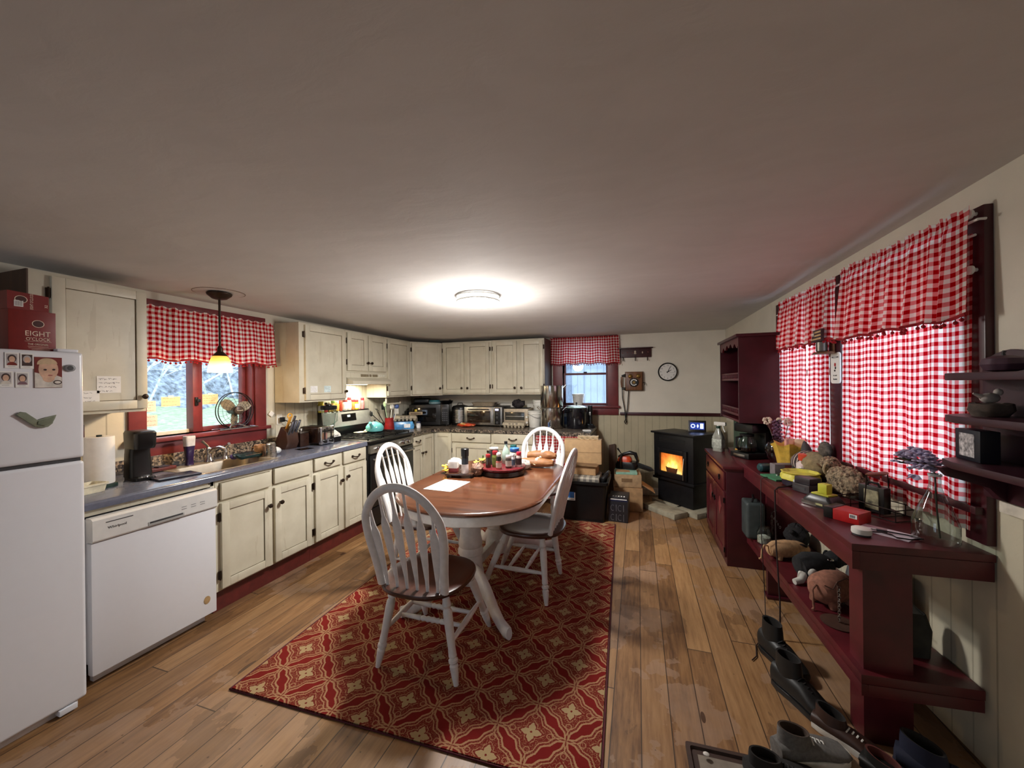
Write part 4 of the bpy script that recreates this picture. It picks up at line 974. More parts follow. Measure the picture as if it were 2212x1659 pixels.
b = MB(); b.lathe([(.029, 0), (.030, .004), (.027, .07), (.024, .075)], n=22); b.build('salt_chamber', mat('salt_glass', (206, 194, 190), .15, coat=.6), t)
b = MB(); b.lathe([(.0265, .05), (.027, .052), (.0265, .115), (.026, .117)], n=22); b.build('paper_label', mat('grinder_label', (38, 48, 60), .5), t)
b = MB(); b.lathe([(.026, .115), (.0255, .13), (.030, .132), (.031, .187), (.026, .192)], n=22); b.build('grinder_cap', BLACK, t)
BAG = mat('crinkled_clear_bag', (204, 196, 186), .18, var=.2, scale=40, bump=.004, coat=.5); BREAD = mat('brown_bread_crust', (138, 92, 54), .6, var=.18, scale=14, bump=.003)
def lump(name, lab, cat, loc, r, m, seed, amt=.008, rz=0, sub=(18, 12)):
    b = MB(); b.sph((0, 0, r[2]), r, *sub); b.noise(amt, seed, lambda c: c.z > .006)
    return one(name, lab, cat, b, m, loc, rz)
lump('plastic_bag', 'crumpled clear plastic bag behind the salt box on the table', 'bag', (-1.415, 2.83, ZT), (.07, .05, .06), BAG, 3)
lump('onion_bag', 'brown netted bag of onions beside the tall grinder', 'bag', (-1.205, 2.79, ZT), (.05, .05, .05), mat('netted_onions', (124, 92, 74), .5, var=.4, scale=50, bump=.006), 5)
t = thing('flower_bunch', 'small bunch of yellow and white flowers on the table beyond the onions', 'flowers', (-1.22, 3.0, ZT))
DAFF = mat('daffodil_yellow', (232, 196, 70), .6); WPET = mat('white_petals', (226, 226, 214), .6); LEAF = mat('leaf_green', (66, 104, 62), .55)
def flower(par, c, r, m, seed, nm='blossom'):
    rnd = random.Random(seed); b = MB()
    for k in range(6):
        a = 2*PI*k/6+rnd.uniform(-.2, .2); b.at((c[0], c[1], c[2]), (rnd.uniform(-.5, .5), rnd.uniform(-.4, .4), a)); b.sph((r*.55, 0, 0), (r*.55, r*.34, r*.12), 8, 5)
    b.at(); b.sph(c, r*.3, 8, 6); return b.build(nm, m, par)
flower(t, (-.06, -.05, .07), .032, DAFF, 1); flower(t, (-.02, -.03, .09), .03, DAFF, 2); flower(t, (.03, -.02, .085), .03, WPET, 3); flower(t, (.06, -.05, .06), .03, WPET, 4)
b = MB(); b.tube([(-.02, 0, .002), (-.025, 0, .06), (-.02, -.01, .12)], [.006, .005, .007], 6)
for k in range(5): b.at((.02*k-.04, 0, .03+.012*k), (.3*k, .5, 1.1*k)); b.sph((.03, 0, 0), (.035, .014, .004), 8, 5)
b.build('leaves', LEAF, t)
t = thing('daffodil', 'yellow flower at the far left edge of the table', 'flowers', (-1.49, 2.80, ZT)); flower(t, (0, 0, .05), .035, DAFF, 7); flower(t, (.01, -.02, .025), .03, DAFF, 8)
b = MB(); b.tube([(0, 0, .002), (0, 0, .05)], .004, 6); b.build('stem', LEAF, t)
def loaf(lab, loc, rz, l, seed):
    t = thing('bread_loaf', lab, 'bread', loc, rz)
    b = MB(); rings = []
    for i in range(11):
        k = i/10; x = -l/2+l*k; q = max(math.sin(PI*min(max(k, .04), .96))**.25, .5); rings.append([(x, .052*q*math.cos(a), max(.036+.040*q*math.sin(a)*(1.1 if math.sin(a) > 0 else .9), .001)) for a in [2*PI*j/16 for j in range(16)]])
    b.loft(rings); b.noise(.003, seed, lambda c: c.z > .01); b.build('loaf', BREAD, t)
    b = MB(); b.at((l*.1, 0, .0), (0, 0, 0)); b.tube([(-l*.12, -.052, .03), (-l*.06, -.03, .075), (0, .0, .083)], .007, 6, flat=(1.6, .4, (0, -1, .3))); b.build('wrapper_tag', YPAPER, t); return t
loaf('wrapped loaf of brown bread stacked on the flat one at the far table corner', (-.80, 3.262, ZT+.055), R(2), .25, 1)
loaf('wrapped loaf of brown bread lying flat at the far right of the table, under another', (-.84, 3.215, ZT), R(2), .30, 2)
lump('plastic_tub', 'clear crinkled plastic container beside the bread', 'container', (-.925, 3.10, ZT), (.07, .045, .04), BAG, 12, .006)
# items on the sink worktop -------------------------------------------------
ZL = .9105
t = thing('paper_towel_roll', 'white paper towel roll standing next to the refrigerator', 'paper towels', (-2.95, 1.365, ZL))
b = MB(); b.lathe([(.02, .02), (.062, .02), (.064, .025), (.064, .285), (.062, .29), (.02, .29)], n=36, caps=False); b.build('paper_roll', mat('soft_paper', (232, 228, 222), .9, var=.02), t)
b = MB(); b.lathe([(.075, 0), (.075, .012), (.07, .018), (.01, .019)], n=32); b.cyl((0, 0, .018), (0, 0, .30), .012); b.build('holder', mat('dark_green_stand', (30, 52, 46), .4), t)
t = thing('plastic_tub', 'cream rectangular plastic tub in front of the paper towels', 'tub', (-2.85, 1.265, ZL), R(10)); t.scale = (.8, .7, .9)
b = MB(); b.loft([rr(-.055, .055, -.08, .08, .012, 0), rr(-.063, .063, -.09, .09, .014, .042), rr(-.07, .07, -.098, .098, .014, .044), rr(-.07, .07, -.098, .098, .014, .054), rr(-.06, .06, -.088, .088, .014, .055), rr(-.053, .053, -.078, .078, .01, .006)]); b.build('tub', mat('cream_plastic', (218, 210, 184), .45), t)
t = thing('coffee_maker', 'black single-serve coffee maker by the window', 'coffee maker', (-2.945, 1.555, ZL), RZL-.15); t.scale = (.70, .75, 1)
b = MB(); b.loft([rr(-.075, .075, -.10, .12, .03, 0), rr(-.075, .075, -.10, .12, .03, .018)]); b.build('drip_base', BLACK, t)
b = MB(); b.loft([rr(-.08, .08, -.03, .125, .03, .016), rr(-.074, .074, -.01, .12, .03, .16), rr(-.07, .07, -.02, .12, .03, .20)]); b.build('water_tank', BLACK, t)
b = MB(); b.loft([rr(-.072, .072, -.105, .12, .035, .195), rr(-.076, .076, -.115, .125, .035, .215), rr(-.078, .078, -.118, .128, .035, .29), rr(-.07, .07, -.10, .12, .035, .302)]); b.build('brew_head', BLACK, t)
b = MB(); b.lathe([(.042, .0185), (.042, .026), (.036, .027)], (.0, -.055, 0), 24); b.build('drip_grille', CHROME, t)
b = MB(); b.box(-.11, .11, -.075, .075, 0, .012, .005); one('cutting_mat', 'dark flat tray in front of the coffee maker', 'tray', b, mat('slate_tray', (34, 36, 46), .25), (-2.80, 1.66, ZL), R(80))
t = thing('soap_bottle', 'dish soap bottle with clear top and dark purple liquid behind the sink', 'bottle', (-3.10, 1.925, ZL+.004), RZL); t.scale = (.75, .9, .95)
b = MB(); b.loft([rr(-.034, .034, -.02, .02, .016, 0), rr(-.03, .03, -.02, .02, .016, .05), rr(-.038, .038, -.024, .024, .018, .12), rr(-.042, .042, -.026, .026, .018, .145)]); b.build('liquid', mat('purple_soap', (44, 30, 74), .15, coat=.5), t)
b = MB(); b.loft([rr(-.042, .042, -.026, .026, .018, .146), rr(-.046, .046, -.028, .028, .018, .21), rr(-.044, .044, -.026, .026, .018, .222)]); b.build('clear_top', mat('milky_plastic', (196, 198, 206), .15, coat=.4), t)
b = MB(); b.box(-.075, .075, -.035, .035, 0, .022, .006); b.m(1).box(-.03, .04, -.025, .025, .022, .03, .004); one('sponge_dish', 'dark red sponge dish at the back of the sink', 'dish', b, [mat('dish_dark_red', (88, 34, 30), .4), mat('sponge_dark', (50, 46, 60), .8)], (-3.10, 1.75, ZL+.004), RZL+.05)
b = MB(); b.lathe([(.036, 0), (.04, .004), (.041, .092), (.038, .094), (.036, .09), (.035, .008), (.004, .007)], n=26, caps=False); b.m(1); b.tube([(.04, 0, .075), (.062, 0, .07), (.064, 0, .03), (.04, 0, .02)], .006, 8)
one('mug', 'stoneware mug with a mottled brown body behind the sink', 'mug', b, [mat('mottled_stoneware', (120, 92, 68), .4, var=.55, scale=26), mat('mottled_stoneware', (120, 92, 68))], (-2.94, 2.345, ZL), R(200))
b = MB(); b.lathe([(.040, .0), (.036, .055), (.032, .108), (.028, .112), (.003, .112)], n=28); one('steel_tumbler', 'stainless steel tumbler upside down beside the sink', 'tumbler', b, STEEL, (-2.83, 2.36, ZL), 0, None, (R(7), 0, R(30)))
b = MB(); b.sph((0, 0, .032), (.06, .05, .032), 16, 8); one('glass_bowl', 'clear glass bowl upside down behind the steel tumbler', 'bowl', b, mat('clear_plastic', (206, 210, 212), .12), (-2.90, 2.44, ZL), 0)
b = MB(); b.lathe([(.001, 0), (.07, .003), (.105, .022), (.11, .03), (.104, .03), (.068, .008), (.001, .006)], n=30, caps=False); b.m(1); b.tube([(.105, 0, .028), (.2, 0, .04), (.27, 0, .04)], .012, 8, flat=(1.2, .6, (0, 0, 1)))
b = MB(); b.at((0, 0, .03), (R(12), 0, 0)); b.box(-.09, .09, -.05, .05, -.012, .012, .008); b.m(1).box(-.05, .08, -.045, -.038, .012, .015); one('pot_lid', 'dark green tray tilted on the sink rim', 'tray', b, [mat('dark_teal', (22, 44, 46), .2), CHROME], (-2.93, 2.235, ZL), RZL)
b = MB(); b.sph((0, 0, .022), (.03, .025, .022), 12, 8); one('scrubber', 'small purple scrubber on the rim of the sink', 'scrubber', b, mat('purple_scrubber', (66, 52, 120), .6), (-2.985, 2.165, ZL+.004), 0)
# knife block
t = thing('knife_block', 'dark wooden block holding steel-handled knives and yellow scissors', 'knife block', (-3.06, 2.705, ZL), RZL-.15)
b = MB(); b.prism([(-.06, 0), (.08, 0), (.09, .05), (.0, .20), (-.08, .16), (-.095, .06)], -.055, .055, 'x', .006); b.build('block', m_wood('block_wood', (44, 26, 20), (70, 44, 32), 'z', .4), t)
KH = mat('knife_handle_steel', (150, 150, 156), .22, .9)
for i, (x, y, z) in enumerate(((-.035, -.075, .145), (0, -.07, .15), (.035, -.065, .15), (-.02, -.02, .185), (.02, -.02, .185))):
    b = MB(); b.tube([(x, y, z-.02), (x, y-.045, z+.055), (x, y-.075, z+.11)], [.009, .012, .010], 8, flat=(.8, 1.2, (1, 0, 0))); b.build('knife', KH if i != 3 else mat('amber_handle', (206, 150, 60), .35), t)
b = MB(); b.tube([(.0, .0, .19), (.01, -.03, .25), (.02, -.02, .28)], .008, 6); b.tube([(.02+.02*math.cos(a*PI/6), -.02, .295+.022*math.sin(a*PI/6)) for a in range(12)], .006, 6, True); b.build('scissors', mat('yellow_scissors', (222, 170, 70), .4), t)
t = thing('canister', 'dark brown canister with a steel lid behind the knife block', 'canister', (-3.03, 2.83, ZL), RZL)
b = MB(); b.box(-.052, .052, -.05, .05, 0, .125, .008); b.build('canister', mat('dark_brown_lacquer', (50, 32, 26), .25), t)
b = MB(); b.box(-.05, .05, -.048, .048, .125, .138, .004); b.sph((0, 0, .155), (.02, .02, .02), 14, 8); b.build('lid', STEEL, t)
t = thing('toaster', 'chrome and brown four-slice toaster on the worktop', 'toaster', (-2.985, 2.975, ZL), RZL); toaster = t
b = MB(); b.box(-.075, .085, -.10, .14, .012, .175, .02, 3); b.m(1).box(-.05, -.02, -.06, .12, .172, .177); b.m(1).box(.03, .06, -.06, .12, .172, .177); b.build('toaster_shell', [mat('brown_toaster_side', (52, 36, 30), .2, .4), BLACK], t)
b = MB(); b.box(-.078, .088, -.135, -.098, .008, .178, .012, 3); b.build('chrome_front', CHROME, t)
for x in (-.035, .045):
    b = MB(); b.box(x-.006, x+.006, -.1375, -.133, .05, .155); b.build('slot', BLACK, t)
    b = MB(); b.box(x-.02, x+.02, -.155, -.134, .13, .143, .004); b.build('lever', BLACK, t)
    b = MB(); b.cyl((x, -.134, .035), (x, -.15, .035), .014, n=14); b.build('dial', BLACK, t)
t = thing('blender', 'white kitchen blender with a clear jar and black lid', 'blender', (-3.0, 3.15, ZL), RZL)
b = MB(); b.loft([rr(-.085, .085, -.09, .09, .03, 0), rr(-.085, .085, -.09, .09, .03, .05)]); b.build('motor_base', BLACK, t)
b = MB(); b.loft([rr(-.085, .085, -.09, .09, .03, .05), rr(-.08, .08, -.085, .085, .03, .075), rr(-.05, .05, -.05, .05, .03, .115)]); w_ = b.build('base_top', WPLAST, t)
text('Oster', .03, DKGREY, w_, (0, -.0895, .064), (PI/2-.25, 0, 0))
b = MB(); b.lathe([(.045, .115), (.048, .135), (.052, .15), (.07, .30), (.072, .33), (.069, .331)], n=28, caps=False); b.build('jar', CLEAR, t)
b = MB(); b.tube([(.066, 0, .31), (.115, 0, .30), (.11, 0, .2), (.058, 0, .175)], .009, 8); b.build('jar_handle', CLEAR, t)
b = MB(); b.lathe([(.074, .325), (.078, .335), (.078, .36), (.07, .366), (.03, .366), (.028, .378), (.003, .38)], n=28); b.build('lid', BLACK, t)
b = MB(); b.lathe([(.045, .115), (.05, .125), (.046, .14)], n=24); b.build('collar', mat('lilac_collar', (150, 146, 170), .4), t)
b = MB(); b.tube([(-3.2, 2.80, 1.16), (-3.17, 2.85, 1.13), (-3.14, 2.93, 1.03), (-3.10, 3.0, .99), (-3.08, 3.05, .95)], .0045, 6); b.box(-3.225, -3.2, 2.775, 2.815, 1.14, 1.185, .004)
attach(b.build('power_cord', BLACK), toaster)
b = MB(); b.box(-.03, .03, -.006, 0, -.05, .05, .003); one('outlet_plate', 'cream double socket plate above the knife block', 'outlet plate', b, WPLAST, (XL+.002, 2.79, 1.165), RZL)
b = MB(); b.at((0, 0, 0), (0, R(40), 0)); b.box(-.022, .022, -.004, 0, -.022, .022, .002); one('wall_tag', 'small cream diamond-shaped tag by the window casing', 'tag', b, PAPER, (XL+.012, 2.70, 1.225), RZL)
b = MB(); b.box(-.06, .06, -.05, .05, 0, .0015); one('tablet', 'thin dark tablet lying on the worktop in front of the canister', 'tablet', b, OVENG, (-2.87, 2.72, ZL), RZL-.2)
# ------------------------------------------------------------------ on the range and the corner worktop
TURQ = mat('turquoise_enamel', (112, 196, 196), .15, coat=.6, var=.03)
t = thing('kettle', 'turquoise enamel kettle with a black knob on the range', 'kettle', (-2.94, 3.79, .9365), RZL+.3)
b = MB(); b.lathe([(.07, 0), (.092, .008), (.103, .035), (.10, .062), (.078, .09), (.05, .104), (.03, .108)], n=30); b.build('kettle_body', TURQ, t)
b = MB(); b.lathe([(.042, .102), (.03, .113), (.01, .117)], n=24); b.build('lid', TURQ, t)
b = MB(); b.cyl((0, 0, .115), (0, 0, .125), .006); b.sph((0, 0, .133), (.013, .013, .011), 12, 8); b.build('lid_knob', BLACK, t)
b = MB(); b.tube([(-.075, 0, .05), (-.11, 0, .085), (-.135, 0, .11), (-.145, 0, .118)], [.026, .019, .014, .015], 12); b.build('spout', TURQ, t)
b = MB(); b.tube([(-.13, 0, .112), (-.128, 0, .13), (-.122, 0, .145)], [.006, .007, .009], 8); b.build('whistle', CHROME, t)
t = thing('spoon_rest', 'cream spoon rest with a curved handle on the range grates', 'spoon rest', (-3.01, 3.64, .9365), RZL-.1)
b = MB(); b.loft([rr(-.075, .06, -.04, .04, .035, 0), rr(-.085, .07, -.05, .05, .04, .012), rr(-.08, .065, -.045, .045, .04, .014), rr(-.06, .05, -.03, .03, .03, .005)]); b.build('dish', CREAM, t)
b = MB(); b.tube([(.05, 0, .012), (.09, 0, .034), (.125, 0, .036), (.165, 0, .014)], [.012, .011, .010, .008], 8, flat=(1.3, .6, (0, 0, 1))); b.build('handle', CREAM, t)
t = thing('utensil_crock', 'red utensil crock right of the kettle', 'crock', (-3.035, 4.20, .8905))
b = MB(); b.lathe([(.062, 0), (.066, .006), (.062, .08), (.052, .15), (.056, .168), (.051, .168), (.048, .15), (.056, .01), (.004, .008)], n=28, caps=False); b.build('crock', mat('crock_red', (132, 26, 28), .35), t)
def utensil(nm, lab, x, y, dx, dy, l, m, head):
    b = MB(); p0 = V((x*.5, y*.5, .02)); p1 = V((x+dx, y+dy, .02+l)); b.tube([p0, p0.lerp(p1, .5), p1], .005, 7)
    d = (p1-p0).normalized()
    if head == 'spoon': b.sph(p1+d*.03, (.026, .010, .036), 12, 8)
    elif head == 'fork': 
        for k in (-.012, 0, .012): b.tube([p1, p1+V((k, 0, .015)), p1+d*.05+V((k, 0, 0))], .0025, 5)
    elif head == 'turner': b.at(p1+d*.03, (.2, 0, .4)); b.box(-.028, .028, -.003, .003, -.035, .035, .004)
    else: b.sph(p1+d*.02, (.03, .03, .034), 12, 8)
    one(nm, lab, 'utensil', b, m, (-3.035, 4.20, .8905), 0, 'utensils in the red crock')
MOSS = mat('pale_green_handle', (150, 170, 140), .4)
utensil('slotted_spoon', 'black spoon leaning far left in the red crock', -.03, -.02, -.05, -.20, .20, BLACK, 'spoon')
utensil('cooking_fork', 'black long-tined fork in the red crock, left of the whisk', -.03, -.03, -.03, -.12, .235, BLACK, 'fork')
utensil('turner', 'black turner standing upright in the red crock', -.01, -.01, -.02, -.05, .26, BLACK, 'turner')
utensil('wooden_spoon', 'pale green handled tool in the red crock', .0, -.02, .0, -.06, .30, MOSS, 'spoon')
utensil('ladle', 'white rounded ladle in the red crock', .02, .0, .02, .0, .27, WPLAST, 'ball')
utensil('spatula', 'white flat spatula low in the red crock', .03, .02, .02, .05, .20, WPLAST, 'turner')
utensil('skimmer', 'large blue spoon at the right of the red crock', .01, .03, .0, .11, .27, mat('slate_blue_plastic', (84, 108, 168), .35), 'ball')
CARTON = mat('pulp_egg_carton', (176, 164, 142), .9, var=.12, bump=.002)
def egg_carton(lab, loc, rz, n=6):
    t = thing('egg_carton', lab, 'egg carton', loc, rz); L2 = n*.025
    b = MB()
    for i in range(n):
        for j in (-.026, .026): b.lathe([(.014, 0), (.020, .015), (.0245, .036)], (-L2+.025+.05*i, j, 0), 12)
    b.box(-L2-.006, L2+.006, -.056, .056, .032, .038); b.build('egg_cups', CARTON, t)
    b = MB(); b.loft([rr(-L2-.006, L2+.006, -.056, .056, .012, .038), rr(-L2, L2, -.05, .05, .014, .066), rr(-L2+.01, L2-.01, -.04, .04, .014, .070)]); b.build('lid', CARTON, t)
    b = MB()
    for x, w in ((-.05, .03), (0, .024), (.05, .03)): b.box(x-w/2, x+w/2, -.0545, -.0515, .046, .058)
    b.build('lid_print', mat('carton_print_grey', (118, 106, 98), .8), t); return t
egg_carton('grey pulp egg carton on the back worktop in front of the small toaster oven', (-1.585, 4.93, .8905), 0)
egg_carton('pulp egg carton on top of the blue package beside the red crock', (-3.03, 4.54, .99), R(38))
b = MB(); b.loft([rr(-.13, .13, -.07, .07, .02, 0), rr(-.135, .135, -.075, .075, .02, .05), rr(-.12, .12, -.06, .06, .02, .095)]); b.noise(.004, 3, lambda c: c.z > .01); b.m(1).box(.0, .08, -.082, -.073, .02, .07)
one('blue_package', 'blue and white plastic food package on the corner worktop', 'package', b, [mat('package_blue', (74, 138, 206), .25, var=.35, scale=18), mat('package_white', (220, 224, 232), .4)], (-3.00, 4.46, .8905), R(40))
b = MB(); b.box(-.09, .09, -.05, .05, 0, .04, .004); b.m(1).box(-.07, .07, -.052, -.049, .008, .032); one('cracker_box', 'tan patterned box balanced on the stacked packages in the corner', 'box', b, [mat('tan_box', (170, 150, 120), .6), mat('tan_print', (110, 92, 74), .6)], (-2.93, 4.66, 1.063), R(30))
jar('yellow_cap_bottle', 'bottle with a yellow cap behind the stacked packages', 'bottle', (-3.0, 4.78, .8905), .035, .24, (226, 196, 60), (120, 110, 96))
jar('salt_shaker', 'small blue and white container right of the blue package', 'container', (-2.83, 4.56, .8905), .03, .09, (36, 44, 84), (200, 200, 206), (220, 220, 226))
t = thing('towel_holder', 'cream paper towel bracket hanging under the narrow cabinet', 'bracket', (-2.99, 4.08, UB-.001), RZL)
b = MB(); b.tube([(0, 0, 0), (0, 0, -.07), (.02, 0, -.085), (.29, 0, -.085), (.30, 0, -.07)], .012, 8); b.build('bar', CREAM, t)
# microwave
t = thing('microwave', 'black microwave in the corner under the angled cabinet', 'microwave', (-2.885, 5.0, .8905), R(20))
b = MB(); b.box(-.28, .28, -.17, .2, .012, .305, .006); b.build('housing', BLACK, t)
b = MB(); b.box(-.28, .16, -.19, -.17, .015, .302, .005); b.m(1).box(-.235, .10, -.1925, -.189, .06, .262, .004); b.build('door', [BLACK, OVENG], t)
b = MB(); b.box(.165, .28, -.188, -.17, .015, .302, .004); cp = b.build('control_panel', BLACK, t)
b = MB()
for i in range(3):
    for j in range(5): b.box(.185+.028*i, .203+.028*i, -.190, -.187, .07+.028*j, .085+.028*j)
b.box(.185, .26, -.190, -.187, .24, .265); b.build('keypad', mat('keypad_grey', (74, 74, 80), .5), cp)
for x, y in ((-.24, -.14), (.24, -.14), (-.24, .16), (.24, .16)):
    b = MB(); b.cyl((x, y, 0), (x, y, .013), .014, n=10); b.build('foot', BLACK, t)
ZM = .8905+.3055
jar('glass_container', 'glass food container with a teal lid on the microwave', 'container', (-2.83, 5.0, ZM), .085, .055, (40, 120, 130), (120, 150, 156), None, None, .35, 24)
b = MB(); b.lathe([(.06, 0), (.08, .01), (.095, .04), (.098, .045), (.092, .044), (.076, .014), (.004, .006)], n=26, caps=False); b.m(1); b.tube([(.09, 0, .035), (.15, 0, .045), (.2, 0, .045)], .009, 8)
one('saucepan', 'small black pan on the right of the microwave', 'pan', b, [BLACKM, BLACK], (-2.665, 5.06, ZM), R(100))
b = MB(); b.box(-.12, .12, -.10, .10, 0, .085, .03, 3); one('black_case', 'black rounded case at the left on top of the microwave', 'case', b, BLACK, (-3.055, 5.03, ZM), R(25))
b = MB(); b.tube([(0, 0, 0), (.0, -.03, .05), (.01, -.03, .12), (0, 0, .16)], .008, 8); b.box(-.05, .05, 0, .04, -.02, .2, .01); one('stand_mixer', 'dark appliance with a loop handle in the corner left of the microwave', 'appliance', b, BLACK, (-3.10, 4.74, .912), RZL)
# steel canister
t = thing('rice_cooker', 'tall round steel and black rice cooker beside the microwave', 'rice cooker', (-2.455, 5.09, .8905))
b = MB(); b.lathe([(.12, 0), (.126, .008), (.126, .04)], n=30); b.build('base', BLACK, t)
b = MB(); b.lathe([(.126, .04), (.126, .225)], n=30); b.build('steel_band', STEEL, t)
b = MB(); b.lathe([(.127, .225), (.127, .25), (.11, .275), (.05, .29), (.01, .292)], n=30); b.build('lid', BLACK, t)
b = MB(); b.tube([(-.04, -.01, .285), (-.035, -.01, .315), (.035, -.01, .315), (.04, -.01, .285)], .008, 8, flat=(1.6, .8, (0, 0, 1))); b.build('lid_handle', STEEL, t)
# large toaster oven
t = thing('toaster_oven', 'large steel toaster oven with a glass baking dish on top', 'toaster oven', (-2.045, 5.115, .8905))
b = MB(); b.box(-.285, .285, -.16, .2, .015, .275, .008); b.build('housing', mat('dark_housing', (46, 44, 44), .4), t)
b = MB(); b.box(-.28, .155, -.18, -.16, .02, .268, .004); b.m(1).box(-.235, .115, -.1825, -.179, .055, .215, .003); d_ = b.build('door', [STL2, mat('oven_door_glass', (40, 30, 22), .08, spec=.7)], t)
b = MB(); b.tube([(-.21, -.18, .235), (-.21, -.205, .24), (.09, -.205, .24), (.09, -.18, .235)], .009, 8); b.build('door_handle', STL2, d_)
b = MB(); b.box(.16, .28, -.18, -.16, .02, .268, .004); b.m(1).box(.175, .262, -.182, -.179, .03, .258, .003); p_ = b.build('control_panel', [STL2, BLACK], t)
b = MB(); b.box(.185, .235, -.184, -.181, .222, .248); b.build('display', mat('lcd_lilac', (190, 190, 240), .4, emit=1.), p_)
for z in (.06, .13, .18):
    b = MB(); b.at((.215, -.181, z), (PI/2, 0, 0)); b.lathe([(.018, 0), (.017, .012), (.002, .013)], n=16); b.build('dial', DKGREY, p_)
for x in (-.24, .24):
    for y in (-.13, .17):
        b = MB(); b.cyl((x, y, 0), (x, y, .016), .015, n=10); b.build('foot', BLACK, t)
b = MB(); b.loft([rr(-.15, .15, -.09, .09, .03, 0), rr(-.175, .175, -.11, .11, .035, .05), rr(-.19, .19, -.12, .12, .035, .054), rr(-.17, .17, -.105, .105, .03, .05), rr(-.145, .145, -.085, .085, .03, .005)])
one('baking_dish', 'clear glass baking dish on top of the large toaster oven', 'dish', b, mat('pyrex_tint', (150, 136, 116), .1, coat=.6), (-2.08, 5.12, .8905+.2755))
b = MB(); b.sph((0, 0, .028), (.13, .065, .026), 18, 10); b.noise(.007, 8, lambda c: c.z > .004); b.m(1); b.at((.02, -.01, .035), (.1, .15, .2)); b.box(-.09, .09, -.04, .04, 0, .012, .004)
one('pastry_pack', 'red and gold snack package in front of the steel rice cooker', 'package', b, [mat('snack_red', (176, 66, 36), .35, var=.35, scale=22), mat('snack_gold', (214, 170, 100), .35)], (-2.25, 4.83, .8905), R(6))
t = thing('toaster_oven', 'small cream toaster oven holding a dark bag on top', 'toaster oven', (-1.60, 5.155, .8905))
b = MB(); b.box(-.185, .185, -.14, .16, .012, .245, .012); b.build('housing', mat('beige_housing', (188, 172, 148), .4), t)
b = MB(); b.box(-.155, .15, -.148, -.139, .075, .215, .004); b.m(1).box(-.142, .138, -.1495, -.147, .09, .20, .002); d_ = b.build('door', [mat('beige_trim', (176, 160, 138), .4), mat('grey_door_glass', (62, 60, 54), .12)], t)
b = MB(); b.box(-.13, .13, -.16, -.148, .136, .146, .003); b.build('door_handle', STL2, d_)
for i, z in enumerate((.06, .135)):
    b = MB(); b.at((.168, -.139, z), (PI/2, 0, 0)); b.lathe([(.016, 0), (.015, .018), (.002, .019)], n=14); b.build('dial', WPLAST, t)
for x in (-.16, .16):
    for y in (-.11, .13):
        b = MB(); b.cyl((x, y, 0), (x, y, .013), .012, n=8); b.build('foot', BLACK, t)
b = MB(); b.box(-.17, .17, -.11, .11, 0, .008, .003); one('baking_sheet', 'dark baking sheet lying on the small toaster oven', 'tray', b, BLACKM, (-1.60, 5.14, .8905+.2455), R(3))
b = MB(); b.sph((0, 0, .05), (.095, .06, .055), 16, 10); b.noise(.018, 4, lambda c: c.z > .02)
one('oven_mitt', 'crumpled dark cloth bag on top of the small toaster oven', 'bag', b, mat('dark_cloth', (40, 36, 38), .7, var=.5, scale=24), (-1.585, 5.13, .8905+.254), R(-12))
# buckets and pots
def bucket(lab, loc, r0, r1, h, hand=True):
    t = thing('bucket', lab, 'bucket', loc)
    b = MB(); b.lathe([(r0*.97, 0), (r0, .004), (r0+(r1-r0)*.8, h*.78), (r1*1.03, h*.80), (r1*1.03, h*.83), (r1*.99, h*.84), (r1*.99, h*.90), (r1*1.04, h*.91), (r1*1.04, h*.94)], n=28); b.build('bucket', WPLAST, t)
    b = MB(); b.lathe([(r1*1.06, h*.94), (r1*1.06, h*.985), (r1*.98, h), (.003, h*.985)], n=28); b.build('lid', WPLAST, t)
    if hand:
        b = MB(); b.tube([(r1*1.04*math.cos(a), -r1*1.02*abs(math.sin(a))**.8-.003, h*.82-h*.52*abs(math.sin(a))*(.5+.5*math.cos(a*.9))) for a in [PI+PI*i/14 for i in range(15)]], .003, 5); b.build('wire_handle', GREY, t)
    return t
bucket('white lidded bucket on the worktop left of the tall stockpot', (-1.325, 5.03, .8905), .074, .092, .222)
bucket('white lidded bucket raised behind the front bucket by the stockpot', (-1.31, 5.235, .8905), .075, .09, .36, False)
bucket('small white tub on the window sill behind the black pot', (-.80, 5.455, 1.171), .072, .085, .155, False)
def stockpot(lab, loc, r, h, spig=False):
    t = thing('stockpot', lab, 'pot', loc)
    b = MB(); b.lathe([(r*.97, 0), (r, .008), (r, h-.008), (r*1.03, h-.004), (r*1.03, h), (r*.97, h), (r*.97, .012), (.004, .010)], n=40, caps=False); b.build('pot_body', POTS, t)
    for s in (-1, 1):
        b = MB(); b.tube([(s*r, -.045, h-.035), (s*(r+.04), -.04, h+.005), (s*(r+.04), .04, h+.005), (s*r, .045, h-.035)], .005, 6); b.build('handle', POTS, t)
    if spig:
        b = MB(); b.cyl((.0, -r, .05), (0, -r-.05, .05), .012); b.cyl((0, -r-.045, .06), (0, -r-.045, .015), .010); b.box(-.008, .008, -r-.06, -r-.03, .06, .095, .003); b.build('spigot', mat('spigot_blue', (84, 108, 150), .4), t)
stockpot('tall steel stockpot with a blue spigot on the worktop, lower of the stack', (-1.075, 4.965, .8905), .15, .272, True)
stockpot('tall steel stockpot standing on top of the spigot pot', (-1.075, 4.965, .8905+.2735), .15, .285)
t = thing('canning_pot', 'black enamel canning pot with a pale domed lid', 'pot', (-.765, 5.05, .8905))
b = MB(); b.lathe([(.125, 0), (.13, .008), (.13, .262), (.135, .268)], n=36); b.build('pot_body', mat('black_enamel', (22, 22, 28), .15, coat=.5), t)
b = MB(); b.lathe([(.136, .268), (.136, .274), (.10, .292), (.05, .30), (.01, .302)], n=36); b.build('lid', mat('pale_enamel', (176, 206, 200), .1, coat=.8), t)
